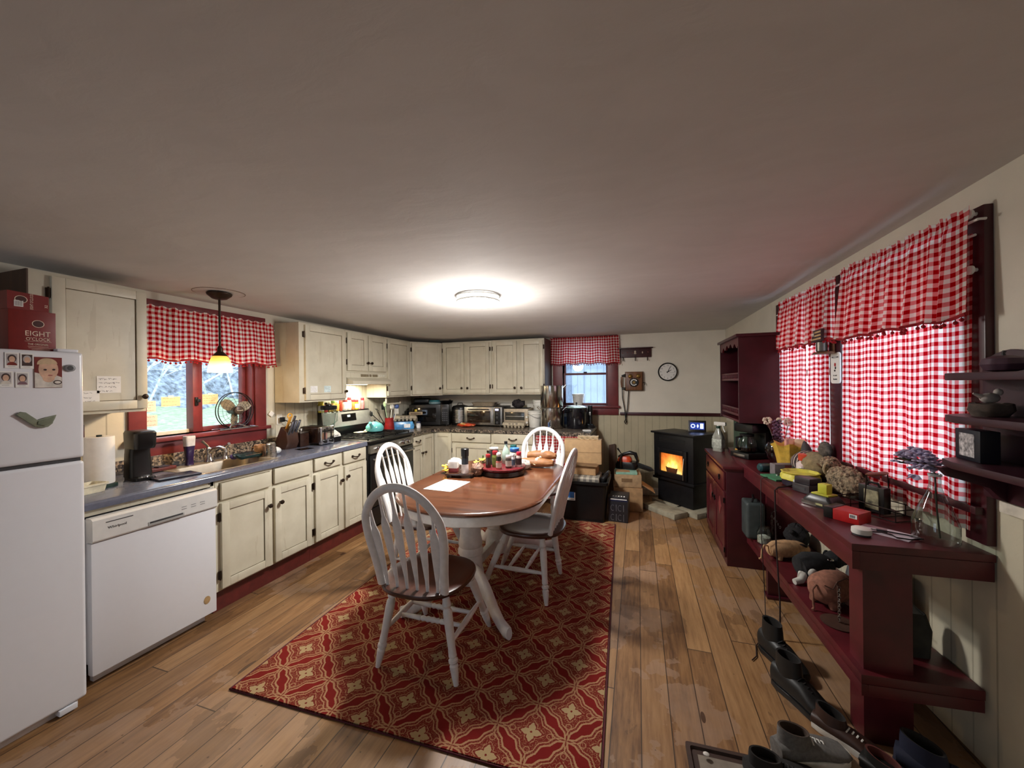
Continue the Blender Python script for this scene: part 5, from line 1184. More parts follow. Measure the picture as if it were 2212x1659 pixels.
b = MB(); b.cyl((0, 0, .30), (0, 0, .315), .006); b.sph((0, 0, .325), .013, 12, 8); b.build('lid_knob', BLACK, t)
for s in (-1, 1):
    b = MB(); b.tube([(s*.10, -.085, .235), (s*.12, -.12, .225), (s*.06, -.15, .225), (s*.04, -.125, .235)], .005, 6); b.build('handle', BLACKM, t)
t = thing('cordless_phone', 'black cordless telephone standing in its base at the end of the worktop', 'telephone', (-.60, 5.12, .8905), R(-10))
b = MB(); b.lathe([(.065, 0), (.065, .015), (.045, .04), (.03, .05)], n=24, sx=1.1); b.build('charging_base', BLACK, t)
b = MB(); b.tube([(0, .02, .03), (0, .012, .12), (0, .0, .20), (0, .004, .29)], [.026, .026, .028, .03], 12, flat=(1.05, .65, (0, 1, 0))); h_ = b.build('handset', BLACK, t)
b = MB(); b.box(-.012, .012, -.0185, -.0165, .165, .205, .002); b.build('phone_display', STL2, h_)
jar('spray_can', 'slim white and grey spray can between the black pot and the phone', 'spray can', (-.635, 5.23, .8905), .028, .27, (206, 208, 210), (150, 150, 160))
jar('water_bottle', 'slim clear bottle with a blue label between the two pots', 'bottle', (-.925, 5.13, .8905), .022, .24, (40, 44, 60), (150, 162, 176), (70, 96, 140))
b = MB(); b.tube([(-.70, 4.69, .896), (-.66, 4.60, .896), (-.655, 4.55, .88), (-.655, 4.545, .80)], .003, 5); one('charger_cable', 'thin dark cable hanging over the end of the worktop', 'cable', b, BLACK, (.06, 0, 0))
b = MB(); b.box(-.05, .05, -.07, .07, 0, .004); one('envelope', 'pale envelope lying at the right end of the worktop', 'envelope', b, PAPER, (-.605, 4.80, .8905), R(10))
# ------------------------------------------------------------------ on the back wall
t = thing('coat_rack', 'dark red wall rack with three hooks and small bird cut-outs', 'coat rack', (-.028, YB-.001, 1.80))
b = MB(); b.box(-.20, .20, -.02, 0, .008, .125, .003); b.box(-.222, .222, -.055, 0, .125, .138, .003); b.build('rack_board', mat('deep_red_brown', (58, 20, 22), .45), t)
for x in (-.155, 0, .15):
    b = MB(); b.tube([(x, -.02, .02), (x, -.025, -.02), (x, -.045, -.035), (x, -.055, -.018)], .005, 6); b.build('hook', BLACKM, t)
b = MB()
for x, z in ((-.16, .07), (-.10, .075), (-.03, .07), (.16, .075)): b.sph((x, -.02, z), (.010, .003, .006), 8, 5)
b.m(1); b.sph((.0, -.021, .085), (.013, .004, .014), 10, 6); b.sph((.0, -.021, .062), (.016, .004, .012), 10, 6); b.sph((.09, -.021, .072), (.008, .004, .014), 8, 5); b.build('painted_figures', [mat('faded_rose', (120, 66, 64), .6), mat('faded_cream', (200, 184, 164), .6)], t)
t = thing('wall_clock', 'round white wall clock with a black rim', 'clock', (.368, YB-.001, 1.611))
b = MB(); b.at((0, 0, 0), (PI/2, 0, 0)); b.lathe([(.114, 0), (.118, .006), (.118, .026), (.110, .034), (.103, .028)], n=48, caps=False); b.build('rim', BLACK, t)
b = MB(); b.at((0, 0, 0), (PI/2, 0, 0)); b.lathe([(.108, .012), (.108, .022), (.002, .0225)], n=48); fc = b.build('clock_face', PAPER, t)
for k in range(1, 13):
    a = PI/2-2*PI*k/12; text(str(k), .026, BLACK, fc, (.083*math.cos(a), -.0232, .083*math.sin(a)), name='numeral')
for nm, ang, l, w_ in (('hour_hand', 60+2, .05, .0055), ('minute_hand', 26, .078, .0042)):
    b = MB(); b.at((0, 0, 0), (0, R(ang), 0)); b.prism([(-w_, -.015), (w_, -.015), (w_*.5, l), (-w_*.5, l)], -.027, -.025, 'y'); b.build(nm, BLACK, t)
b = MB(); b.at((0, 0, 0), (0, R(100), 0)); b.box(-.0008, .0008, -.0285, -.0275, -.02, .075); b.build('second_hand', BLACK, t)
WPH = m_wood('phone_oak', (88, 52, 28), (134, 88, 52), 'z', .35, 1.6); BRASS = mat('aged_brass', (150, 120, 66), .35, .8)
t = thing('wall_telephone', 'antique-style wooden wall telephone with a rotary dial', 'telephone', (-.047, YB-.001, 1.375))
b = MB(); b.box(-.105, .105, -.075, 0, 0, .24, .012, 3); b.box(-.115, .115, -.03, 0, -.006, .246, .004); b.build('wooden_case', WPH, t)
for x in (-.045, .055):
    b = MB(); b.at((x, -.075, .185), (PI/2, 0, 0)); b.lathe([(.01, 0), (.028, .006), (.024, .02), (.01, .028), (.002, .03)], n=18); b.build('bell', BRASS, t)
b = MB(); b.at((0, -.075, .105), (PI/2, 0, 0)); b.lathe([(.056, 0), (.058, .008), (.05, .016), (.002, .016)], n=30); b.m(1)
for k in range(10):
    a = R(40+30*k); b.cyl((.037*math.cos(a), .037*math.sin(a), .016), (.037*math.cos(a), .037*math.sin(a), .0175), .0085, n=10)
b.m(2); b.cyl((0, 0, .016), (0, 0, .020), .018, n=18); b.build('rotary_dial', [BLACK, PAPER, BRASS], t)
b = MB(); b.tube([(-.105, -.04, .19), (-.135, -.04, .19)], .006, 6); b.build('hook_switch', BRASS, t)
b = MB(); b.tube([(-.155, -.05, .04), (-.160, -.05, .11), (-.155, -.05, .18)], [.010, .012, .010], 10); b.m(1); b.tube([(-.157, -.05, .19), (-.125, -.05, .195), (-.108, -.05, .195)], [.012, .017, .026], 12); b.tube([(-.157, -.05, .03), (-.125, -.05, .022), (-.108, -.05, .02)], [.012, .016, .024], 12); b.build('handset', [WPH, BLACK], t)
b = MB(); b.tube([(-.15, -.04, .015), (-.147, -.03, -.10), (-.12, -.03, -.26), (-.11, -.03, -.38), (-.125, -.03, -.42), (-.115, -.03, -.445), (-.098, -.03, -.42), (-.108, -.03, -.37), (-.085, -.03, -.24), (-.075, -.03, -.09), (-.068, -.03, .0)], .006, 7); b.build('cord', BLACK, t)
b = MB(); b.tube([(.105, -.03, .10), (.135, -.03, .10), (.135, -.05, .07)], .005, 6); b.build('crank', BLACKM, t)
# ------------------------------------------------------------------ boxes and tote below the back window
t = thing('storage_tote', 'black plastic storage tote full of things below the end of the counter', 'tote', (-.585, 4.34, .0))
b = MB(); q = [rr(-.235, .235, -.19, .19, .03, .001), rr(-.265, .265, -.215, .215, .035, .40), rr(-.285, .285, -.235, .235, .04, .402), rr(-.285, .285, -.235, .235, .04, .43), rr(-.262, .262, -.212, .212, .035, .43), rr(-.232, .232, -.187, .187, .03, .012)]
b.loft(q); b.build('tote_body', BLACK, t)
b = MB(); b.at((-.12, -.2095, .275), (PI/2-.06, 0, 0)); b.box(-.10+.02, .055, -.055, .055, 0, .0012); b.m(1).box(-.02, .045, -.03, .035, .0012, .0018); b.m(2).box(-.02, .045, -.047, -.042, .0012, .0018); b.build('product_label', [PAPER, BLUE, INK], t)
PLAID = Mat('checked_cloth'); x, y, z = PLAID.xyz(); c_ = PLAID.mix(((x*16).fract().gt(.5)+(y*16+z*16).fract().gt(.5))*.5, (178, 170, 154), (92, 88, 84)); PLAID.col(c_); PLAID.rough(.8)
b = MB(); b.box(-.22, .20, -.17, .16, 0, .13, .02, 3); one('folded_blanket', 'grey checked blanket packed inside the black tote', 'blanket', b, PLAID.m, (-.60, 4.34, .335))
b = MB(); b.tube([(.0, -.08, .0), (.02, -.085, .06), (.06, -.05, .10), (.07, .04, .11)], [.03, .035, .03, .02], 10); one('power_tool', 'black rounded tool at the right rim of the black tote', 'tool', b, BLACK, (-.385, 4.34, .38))
b = MB(); b.box(-.17, .16, -.10, .12, 0, .10, .003); b.m(1).prism([(-.17, .10), (.18, .10), (.15, .112), (-.15, .118)], -.13, .05, 'y'); one('cardboard_box', 'small opened brown cardboard box on top of the tote contents', 'box', b, [CARD, CARDD], (-.60, 4.38, .466), R(-4))
t = thing('cardboard_box', 'large flat tan cardboard carton standing below the counter end', 'box', (-.60, 4.42, .568), R(3))
b = MB(); b.box(-.205, .205, -.06, .10, .0, .268, .003); b.build('carton', mat('tan_carton', (192, 158, 116), .7, var=.04), t)
b = MB(); b.box(-.205, .205, -.0615, -.058, .128, .131); b.build('carton_seam', CARDD, t)
b = MB(); rnd = random.Random(9)
for k in range(3): b.loft([[(-.115+.23*i/20, y, .012*k+.004*math.sin(i*1.3+k)) for y, dz in ((-.05, 0), (.05, 0))] for i in range(21)], closed=False, caps=False)
b2 = MB()
for k in range(3): b2.prism([(-.115+.23*i/16, .013*k+.003*math.sin(i*1.5+k)) for i in range(17)]+[(.115-.23*i/16, .008+.013*k+.003*math.sin((16-i)*1.5+k)) for i in range(17)], -.05, .05, 'y')
b.bm.free(); one('wooden_strips', 'bundle of thin wavy wooden strips on top of the tan carton', 'wood strips', b2, mat('raw_wood_strip', (206, 182, 146), .7), (-.545, 4.46, .8385), R(3))
t = thing('product_carton', 'small black printed carton on the floor beside the tote', 'carton', (-.205, 4.345, 0), R(-3))
b = MB(); b.box(-.10, .10, -.13, .13, .001, .26, .003); bb = b.build('carton', mat('black_carton', (30, 30, 36), .4), t)
b = MB(); b.box(-.08, .09, -.1315, -.1295, .238, .246); b.m(1).box(-.10, .10, -.1315, -.1295, .222, .236); b.m(2)
rnd = random.Random(6)
for x in (-.055, .02):
    for z in (.05, .15):
        b.tube([(x+.02*math.cos(a), -.131, z+.03*math.sin(a)) for a in [PI*.3+i*.4 for i in range(12)]], .0012, 4); b.box(x+.035, x+.038, -.132, -.1295, z-.035, z+.035)
b.build('carton_print', [PAPER, NAVY, mat('print_grey', (130, 130, 136), .6)], bb)
b = MB()
for i in range(5): b.box(-.06+.028*i, -.045+.028*i, -.09, -.06, .2602, .2615)
b.build('carton_lettering', PAPER, bb)
t = thing('cardboard_box', 'brown cardboard box on the floor with its right flap hanging open', 'box', (-.10, 4.78, 0), R(4))
b = MB(); b.box(-.19, .13, -.17, .17, .001, .265, .003); b.build('lower_carton', CARD, t)
b = MB(); b.box(-.18, .12, -.15, .15, .27, .41, .003); b.build('upper_carton', mat('printed_cardboard', (176, 146, 110), .75, var=.1), t)
b = MB(); b.at((.13, -.02, .30), (0, R(32), 0)); b.box(0, .16, -.12, .12, -.002, .002); b.build('open_flap', CARD, t)
b = MB(); b.box(-.10, .02, -.152, -.149, .33, .37); b.build('carton_print', CARDD, t)
b = MB(); b.box(-.13, .11, -.11, .10, 0, .028, .002); b.m(1).prism([(-.13, .028), (.03, .028), (-.03, .034), (-.12, .036)], -.11, .0, 'y'); one('teal_box', 'flat pale teal and white box on top of the brown carton', 'box', b, [mat('pale_teal', (140, 186, 168), .5), CARD], (-.135, 4.76, .4115), R(6))
b = MB(); b.prism([(-.05, 0), (.05, 0), (.035, .66), (-.045, .64)], -.01, .01, 'y'); one('plank', 'short dark brown plank leaning on the wall behind the boxes', 'plank', b, DARKWOOD, (-.33, 5.27, .004), 0, None, (R(-4), 0, 0))
# chainsaw
t = thing('chainsaw', 'orange and black chainsaw lying on the boxes beside the stove', 'chainsaw', (-.115, 4.86, .441), R(-12))
b = MB(); b.loft([rr(-.15, .10, -.075, .075, .04, 0.001), rr(-.15, .11, -.08, .08, .05, .05), rr(-.13, .09, -.07, .07, .05, .085)]); b.build('engine_base', BLACK, t)
b = MB(); b.loft([rr(-.13, .03, -.07, .07, .05, .055), rr(-.125, .04, -.068, .068, .05, .11), rr(-.09, .02, -.05, .05, .04, .145)]); b.build('engine_cover', ORANGE, t)
b = MB(); b.tube([(-.12, 0, .13), (-.06, .0, .165), (.02, 0, .19), (.08, 0, .18), (.11, 0, .10), (.09, 0, .05)], [.014, .02, .026, .024, .018, .015], 10); b.build('rear_handle', BLACK, t)
b = MB(); b.tube([(-.07, -.10, .02), (-.075, -.105, .12), (-.07, -.04, .165), (-.06, .06, .16), (-.06, .10, .05)], .012, 8); b.build('front_handle', BLACK, t)
b = MB(); b.tube([(-.08, .02, .15), (-.10, 0, .19), (-.125, -.02, .235)], [.006, .006, .012], 8); b.build('starter_lever', BLACK, t)
b = MB(); b.at((.09, 0, .055), (0, R(15), 0)); b.prism([(0, -.03), (.17, -.026), (.215, 0), (.17, .026), (0, .03)], -.012, .012, 'y', .004); b.build('guide_bar', BLACK, t)
# ------------------------------------------------------------------ pellet stove
t = thing('pellet_stove', 'black pellet stove with a lit fire behind its glass door', 'stove', (.505, 4.93, .062), R(-45))
SB = mat('stove_black', (27, 27, 30), .38, .3, var=.12)
b = MB(); b.box(-.245, .245, -.155, .17, 0, .27, .006); b.build('pedestal', SB, t)
b = MB(); b.box(-.275, .275, -.185, .19, .27, .805, .006); b.box(-.285, .285, -.195, .19, .262, .29, .004); b.build('firebox', SB, t)
b = MB(); b.prism([(-.30, -.21), (.30, -.21), (.30, .20), (.22, .235), (-.30, .20)], .805, .828, 'z', .006); tp = b.build('top_plate', SB, t)
b = MB(); b.box(-.02, .14, .07, .10, .8275, .831, .002); b.build('hopper_grip', BLACK, tp)
for i in range(3):
    b = MB(); b.box(-.19, .17, -.188, -.184, .715+.018*i, .725+.018*i); b.build('louvre', mat('louvre_dark', (8, 8, 9), .6), t)
b = MB(); w0, w1, z0, z1 = -.165, .155, .37, .585
b.box(w0-.05, w0, -.212, -.185, z0-.06, z1+.055, .005); b.box(w1, w1+.05, -.212, -.185, z0-.06, z1+.055, .005); b.box(w0, w1, -.212, -.185, z0-.06, z0, .005); b.box(w0, w1, -.212, -.185, z1, z1+.055, .005); dr = b.build('stove_door', SB, t)
m = Mat('fire_glow'); x, y, z = m.xyz(); k = (z-.34)/.27; n = m.noise(7, 4, m.vec(x*1.6, 0, z)); q = (((x+.0)*(x+.0)*14.)*-1+1.05-k*.55+(n-.5)*.7)
cc = m.ramp(q, [(.12, (96, 34, 12)), (.45, (206, 104, 34)), (.75, (244, 168, 74)), (1, (255, 226, 150))]); m.col(cc); m.nt.links.new(cc.s, m.b.inputs['Emission Color']); m.b.inputs['Emission Strength'].default_value = .55; m.rough(.8)
b = MB(); b.box(w0, w1, -.1885, -.186, z0, z1); b.build('fire_bed', m.m, t)
b = MB(); b.loft([rr(-.07, .06, -.205, -.19, .004, .372), rr(-.085, .075, -.205, -.19, .004, .43)]); b.build('burn_pot', mat('burn_pot_brown', (70, 36, 18), .7), t)
b = MB(); fl = random.Random(3)
for i in range(7):
    x = -.06+.02*i; hgt = fl.uniform(.03, .08); b.tube([(x, -.197, .425), (x+fl.uniform(-.01, .01), -.197, .425+hgt*.5), (x+fl.uniform(-.015, .015), -.197, .425+hgt)], [.010, .008, .001], 6)
b.build('flames', mat('flame', (255, 196, 96), .5, emit=1.3), t)
b = MB(); b.box(w0, w1, -.211, -.208, z0, z1); b.build('door_glass', PANE, dr)
b = MB(); b.tube([(w1+.03, -.225, z1-.02), (w1+.035, -.245, z1-.12), (w1+.03, -.24, z0-.045)], [.006, .007, .008], 8); b.build('door_handle', STL2, dr)
spot('fire_light', (0, -.25, .46), .3, (1, .5, .16), .06, t)
t = thing('control_tablet', 'black touch screen on the right rear of the stove top', 'screen', (.66, 4.98, .8925), R(-8))
b = MB(); b.prism([(-.02, 0), (.035, 0), (.045, .125), (.022, .128)], -.095, .095, 'x', .006); b.build('screen_housing', BLACK, t)
b = MB(); b.at((0, -.0015, .065), (PI/2-.32, 0, 0)); b.box(-.075, .075, -.042, .042, 0, .001); sc_ = b.build('screen', mat('screen_navy', (28, 44, 110), .3, emit=.9), t)
b = MB(); b.at((0, -.0022, .065), (PI/2-.32, 0, 0))
b.tube([(-.045+.02*math.cos(a*PI/8), .002*0+.02*math.sin(a*PI/8), .0012) for a in range(16)], .004, 5, True); b.prism([(-.005, 0), (.006, -.024), (.017, 0), (.006, .024)], .001, .0022, 'z'); b.box(.032, .065, -.03, .03, .001, .0018); b.build('screen_icons', mat('screen_white', (190, 210, 255), .3, emit=1.6), t)
STONE = mat('pale_hearth_stone', (158, 152, 132), .8, var=.14, scale=12, bump=.003)
for i, (cx, cy, w_, d_, lab) in enumerate(((.275, 4.676, .46, .20, 'hearth slab at the left in front of the stove'), (.672, 4.80, .30, .50, 'hearth slab under the right side of the stove'), (.40, 4.98, .40, .30, 'hearth slab hidden under the rear left of the stove'))):
    b = MB(); b.box(-w_/2, w_/2, -d_/2, d_/2, .001, .060, .004); one('hearth_slab', 'pale stone '+lab, 'stone slab', b, STONE, (cx, cy, 0), R(-47))
# ------------------------------------------------------------------ hutch and sideboard shelf along the right wall
t = thing('hutch', 'barn red open hutch with drawers and diamond-panel doors in the right rear corner', 'hutch', (.655, 4.335, 0), -PI/2)
W_ = .875
b = MB(); b.box(0, W_, .012, .42, .0, .765, .003); b.build('base_cabinet', BARND, t)
b = MB(); b.box(-.012, W_+.014, -.014, .43, .775, .800, .006); b.box(0, W_+.006, -.004, .42, .762, .776, .003); b.build('base_top', BARN, t)
def star(par, x, z, y):
    b = MB(); b.at((x, y, z), (PI/2, .3, 0))
    for k in range(5):
        a = 2*PI*k/5; b.tube([(0, 0, .006), (.026*math.cos(a), .026*math.sin(a), .004)], [.007, .004], 5)
    b.build('star_pull', BLACKM, par)
b = MB(); b.box(.02, W_-.02, -.004, .012, .60, .745, .004); d_ = b.build('drawer', BARN, t); star(d_, .16, .675, -.006); star(d_, .70, .675, -.006)
for x0, x1, kx in ((.02, .432, .39), (.443, W_-.02, .485)):
    b = MB(); st = .06; b.box(x0, x0+st, -.004, .012, .06, .585, .003); b.box(x1-st, x1, -.004, .012, .06, .585, .003); b.box(x0+st, x1-st, -.004, .012, .06, .12, .003); b.box(x0+st, x1-st, -.004, .012, .525, .585, .003); b.box(x0+st, x1-st, .004, .012, .12, .525)
    cx = (x0+x1)/2; b.m(1).prism([(cx-.055, .42), (cx, .34), (cx+.055, .42), (cx, .50)], .001, .005, 'y', .001)
    d_ = b.build('door', [BARN, mat('worn_rose_paint', (128, 54, 56), .45)], t); star(d_, kx, .44, -.006)
    for z in (.12, .52):
        b = MB(); b.cyl(((x0 if kx > cx else x1), -.004, z-.02), ((x0 if kx > cx else x1), -.004, z+.02), .005, n=8); b.build('hinge', BLACKM, d_)
z0, z1 = 1.135, 1.845
W_ = .745
for x in (0, W_-.02):
    b = MB(); b.prism([(.135, z1), (.425, z1), (.425, .831), (.395, .831), (.395, 1.02), (.33, z0), (.135, z0)], x, x+.02, 'x', .002); b.build('side_panel', BARND, t)
b = MB(); b.box(.02, W_-.02, .41, .425, .831, z1); b.build('back_panel', BARND, t)
b = MB(); b.box(-.02, W_+.02, .115, .43, z1, z1+.025, .005); b.build('cornice', BARND, t)
for z in (1.505, 1.205):
    b = MB(); b.box(.02, W_-.02, .145, .41, z-.02, z, .002); s_ = b.build('shelf', BARN, t)
    b = MB(); b.box(.02, W_-.02, .145, .157, z+.035, z+.048, .002)
    for k in range(16): b.turn((.04+.0443*k, .151, z), (.04+.0443*k, .151, z+.036), [(0, .003), (.3, .006), (.5, .004), (.7, .006), (1, .003)], 8)
    b.build('gallery_rail', BARN, s_)
b = MB(); b.box(.02, W_-.02, .145, .41, z0-.0, z0+.018, .002); b.build('bottom_board', BARN, t)
pts = [(W_-.02, z1), (.02, z1), (.02, z1-.085)]
for i in range(41):
    x = .02+(W_-.04)*i/40; u = (x-W_/2)/(W_/2); pts.append((x, z1-.045-.03*abs(u)-.018*math.cos(u*PI*5)))
b = MB(); b.prism(pts, .138, .154, 'y'); b.build('scalloped_valance', BARN, t)
# long sideboard shelf
t = thing('console_shelf', 'long barn red console shelf with a lower shelf under the right-hand windows', 'shelf', (0, 0, 0), 0)
b = MB(); b.prism([(.775, 3.62), (.785, 3.44), (.803, 1.872), (1.246, 1.894), (1.10, 4.28), (.84, 4.28), (.80, 3.85)], .8005, .83, 'z', .004); b.build('top_board', BARN, t)
b = MB(); b.prism([(.787, 3.44), (.805, 1.874), (.83, 1.874), (.812, 3.44)], .728, .7995, 'z', .002); b.build('front_apron', BARN, t)
b = MB(); b.prism([(.831, 1.875), (1.243, 1.896), (1.242, 1.922), (.831, 1.90)], .728, .7995, 'z', .002); b.build('end_apron', BARN, t)
b = MB(); b.prism([(.865, 1.935), (1.03, 1.945), (1.025, 2.045), (.862, 2.035)], .001, .728, 'z', .003); b.build('leg', BARN, t)
b = MB(); b.prism([(.802, 3.44), (.84, 1.895), (1.236, 1.93), (1.146, 3.44)], .262, .30, 'z', .003); b.build('lower_shelf', BARN, t)
b = MB(); b.prism([(.802, 3.44), (.84, 1.895), (.862, 1.896), (.824, 3.44)], .215, .2615, 'z', .002); b.build('shelf_lip', BARN, t)
b = MB(); b.prism([(.863, 1.897), (1.234, 1.93), (1.232, 1.955), (.863, 1.92)], .215, .2615, 'z', .002); b.build('shelf_end', BARN, t)
b = MB(); b.box(.93, 1.145, 3.405, 3.44, .3005, .7275, .003); b.build('end_panel', BARN, t)
b = MB(); b.box(.83, 1.10, 3.03, 3.07, .001, .2615, .003); b.box(.82, 1.11, 3.01, 3.09, .001, .02, .003); b.build('foot_board', BARND, t)
# in and on the hutch
b = MB(); b.sph((0, 0, .055), (.05, .05, .055), 18, 10); b.tube([(0, 0, .09), (0, 0, .14), (-.0, -.01, .175), (-.005, -.04, .195)], [.026, .014, .018, .006], 12)
one('pitcher', 'slim white china pitcher on the upper hutch shelf', 'pitcher', b, mat('blue_white_china', (190, 196, 214), .2, coat=.4), (.94, 3.74, 1.5055))
b = MB()
for k in range(7):
    a = k*.9; b.sph((.03*math.cos(a), -.10+.028*k, .02+.010*(k % 3)), (.02, .018, .018), 10, 6)
one('silver_ornament', 'cluster of shiny silver ornaments on the lower hutch shelf', 'ornament', b, CHROME, (.90, 3.80, 1.2055))
t = thing('spray_bottle', 'clear spray bottle with a white trigger head on the far end of the hutch', 'spray bottle', (.745, 4.20, .8005), R(140))
b = MB(); b.loft([rr(-.048, .048, -.034, .034, .02, 0), rr(-.05, .05, -.036, .036, .02, .14), rr(-.035, .035, -.028, .028, .02, .175), rr(-.016, .016, -.014, .014, .012, .225)]); b.build('bottle', mat('murky_bottle', (150, 152, 142), .15, coat=.5), t)
b = MB(); b.box(-.0505, .0505, -.037, .037, .03, .125, .012); b.build('paper_label', mat('bottle_label', (168, 172, 162), .6, var=.25, scale=40), t)
b = MB(); b.cyl((0, 0, .223), (0, 0, .245), .02); b.build('collar', mat('dark_green_collar', (22, 60, 44), .4), t)
b = MB(); b.box(-.075, .04, -.014, .014, .25, .285, .008); b.tube([(-.045, 0, .25), (-.05, 0, .22), (-.065, 0, .19)], .007, 6); b.cyl((0, 0, .243), (0, 0, .255), .015); b.build('trigger_head', WPLAST, t)
for i, (x, y, w_, h, c, lab) in enumerate(((.875, 4.16, .018, .30, (52, 70, 54), 'dark green tall book standing nearest the spray bottle'), (.90, 4.13, .014, .28, (190, 178, 150), 'tan-edged tall book beside the dark green one'), (.92, 4.10, .02, .265, (44, 58, 50), 'dark framed book standing right of the tan one'))):
    b = MB(); b.box(0, .20, -w_/2, w_/2, 0, h, .002); b.m(1).box(.002, .201, -w_/2+.003, w_/2-.003, .004, h-.004); one('book', lab, 'book', b, [mat('book_%d' % i, c, .6), mat('page_edge', (206, 194, 166), .8)], (x, y, .8305), R(-58), 'books on the hutch')
b = MB(); b.box(-.03, .03, -.02, .02, 0, .035, .003); one('small_box', 'small orange-yellow box in front of the books on the hutch', 'box', b, mat('amber_box', (206, 156, 72), .5), (.875, 3.98, .8305), R(-60))
t = thing('coffee_maker', 'black coffee maker with a glass carafe on the hutch', 'coffee maker', (.93, 3.76, .8305), R(-60))
b = MB(); b.box(-.10, .10, -.14, .13, 0, .05, .012); b.box(-.10, .10, .03, .13, .05, .275, .015); b.box(-.10, .10, -.10, .13, .215, .29, .015); b.build('machine', BLACK, t)
b = MB(); b.lathe([(.055, .052), (.072, .06), (.075, .11), (.06, .165), (.05, .185)], (0, -.06, 0), 24, False); b.build('carafe', CLEAR, t)
b = MB(); b.lathe([(.05, .054), (.068, .062), (.070, .09), (.003, .09)], (0, -.06, 0), 24); b.build('coffee', mat('coffee_liquid', (28, 14, 10), .1), t)
b = MB(); b.lathe([(.052, .183), (.054, .19), (.054, .2), (.01, .205)], (0, -.06, 0), 24); b.tube([(0, -.11, .18), (0, -.165, .175), (0, -.165, .09), (0, -.13, .075)], .010, 8); b.build('carafe_handle', BLACK, t)
b = MB(); b.box(-.06, .06, -.142, -.139, .015, .035, .002); b.build('control_strip', STL2, t)
t = thing('flower_vase', 'round smoky glass vase of dried white and purple flowers on the hutch end', 'vase', (1.03, 3.485, .8305))
b = MB(); b.lathe([(.04, 0), (.045, .005), (.075, .06), (.088, .11), (.08, .155), (.05, .19), (.034, .205), (.038, .22)], n=32, caps=False); b.build('vase', glass('smoky_glass', (200, 186, 190), .03, 1.45, True), t)
DRY = mat('dried_white_petals', (214, 198, 178), .8); PURP = mat('dried_purple', (104, 74, 98), .85); STEM = mat('dry_stem', (112, 92, 76), .8)
rnd = random.Random(12)
def pompom_flower(par, base, tip, r, m, seed):
    rn = random.Random(seed); b = MB(); b.tube([base, V(base).lerp(V(tip), .5)+V((.005, 0, .01)), tip], .0028, 5); b.build('flower_stem', STEM, par)
    b = MB()
    for k in range(22):
        d = V((rn.uniform(-1, 1), rn.uniform(-1, 1), rn.uniform(-.6, 1))).normalized(); b.sph(V(tip)+d*r*.7, r*.33, 6, 4)
    b.build('flower_head', m, par)
pompom_flower(t, (0, 0, .03), (-.06, .03, .335), .035, DRY, 1); pompom_flower(t, (.01, 0, .03), (.055, -.06, .335), .035, mat('dried_pink_petals', (206, 172, 162), .8), 2); pompom_flower(t, (0, .01, .03), (.01, -.01, .345), .022, DRY, 3)
for k in range(4):
    b = MB(); x, y = rnd.uniform(-.02, .02), rnd.uniform(-.03, .03); 
    for i in range(16): b.sph((x+.012*math.cos(i*2.4), y+.012*math.sin(i*2.4), .19+.010*i), (.010, .010, .008), 6, 4)
    b.tube([(x*.4, y*.4, .02), (x, y, .19)], .003, 5); b.build('flower_spike', PURP, t)
# on the console shelf -------------------------------------------------
ZB = .8305
t = thing('flower_pot', 'yellow paper-wrapped pot holding soaps at the far end of the console shelf', 'pot', (1.045, 3.27, ZB))
b = MB(); n = 36; rings = []
for r, z, am in ((.070, 0, .002), (.082, .08, .004), (.097, .16, .007), (.110, .195, .012)):
    rings.append([((r+am*math.sin(9*2*PI*i/n))*math.cos(2*PI*i/n), (r+am*math.sin(9*2*PI*i/n))*math.sin(2*PI*i/n), z+(.012*math.sin(6*2*PI*i/n) if z > .18 else 0)) for i in range(n)])
rings.append([(.085*math.cos(2*PI*i/n), .085*math.sin(2*PI*i/n), .165) for i in range(n)])
b.loft(rings); b.build('pot_wrap', mat('yellow_wrap', (206, 168, 66), .55, bump=.002), t)
for i, (x, y, rz, c, lab) in enumerate(((-.035, -.04, .3, (208, 150, 140), 'small pink soap bar standing in the yellow pot, left of three'), (.0, .0, -.4, (196, 140, 122), 'brownish pink soap bar in the yellow pot, middle of three'), (.05, -.02, -.2, (222, 190, 160), 'cream soap bar in the yellow pot, right of three'))):
    b = MB(); b.box(-.03 if i else -.01, .03 if i else .01, -.012, .012, 0, .065, .004); one('soap_bar', lab, 'soap', b, mat('soap_%d' % i, c, .6), (1.045+x, 3.27+y, ZB+.165), rz)
b = MB(); b.box(-.085, .085, -.03, .03, 0, .075, .003); b.m(1).box(-.02, .083, -.0315, -.029, .006, .069); one('tissue_box', 'grey and rose carton at the far end of the console shelf', 'box', b, [mat('grey_carton', (118, 110, 112), .6), mat('rose_print', (150, 76, 72), .6)], (.965, 3.12, ZB), R(14))
b = MB(); b.tube([(-.04, 0, .03), (-.03, 0, .03), (.03, 0, .03), (.04, 0, .03)], [.02, .03, .03, .026], 14); one('teal_roll', 'dark teal rolled pouch beside the grey and rose carton', 'pouch', b, mat('teal_cloth', (28, 66, 70), .35), (.855, 3.18, ZB), R(20))
b = MB(); b.box(-.075, .075, -.085, .085, 0, .012, .002); b.m(1).cyl((.0, .03, .014), (.03, .04, .014), .006, n=8); one('green_binder', 'flat green board lying on the console shelf', 'board', b, [GREEN, CHROME], (.89, 2.985, ZB), R(16))
t = thing('yellow_dish', 'yellow scalloped tub sitting in a dark base on the console shelf', 'tub', (.945, 2.80, ZB))
b = MB(); b.lathe([(.075, 0), (.092, .008), (.094, .04), (.08, .042)], n=28); b.build('dark_base', mat('dark_violet_plastic', (34, 28, 44), .4), t)
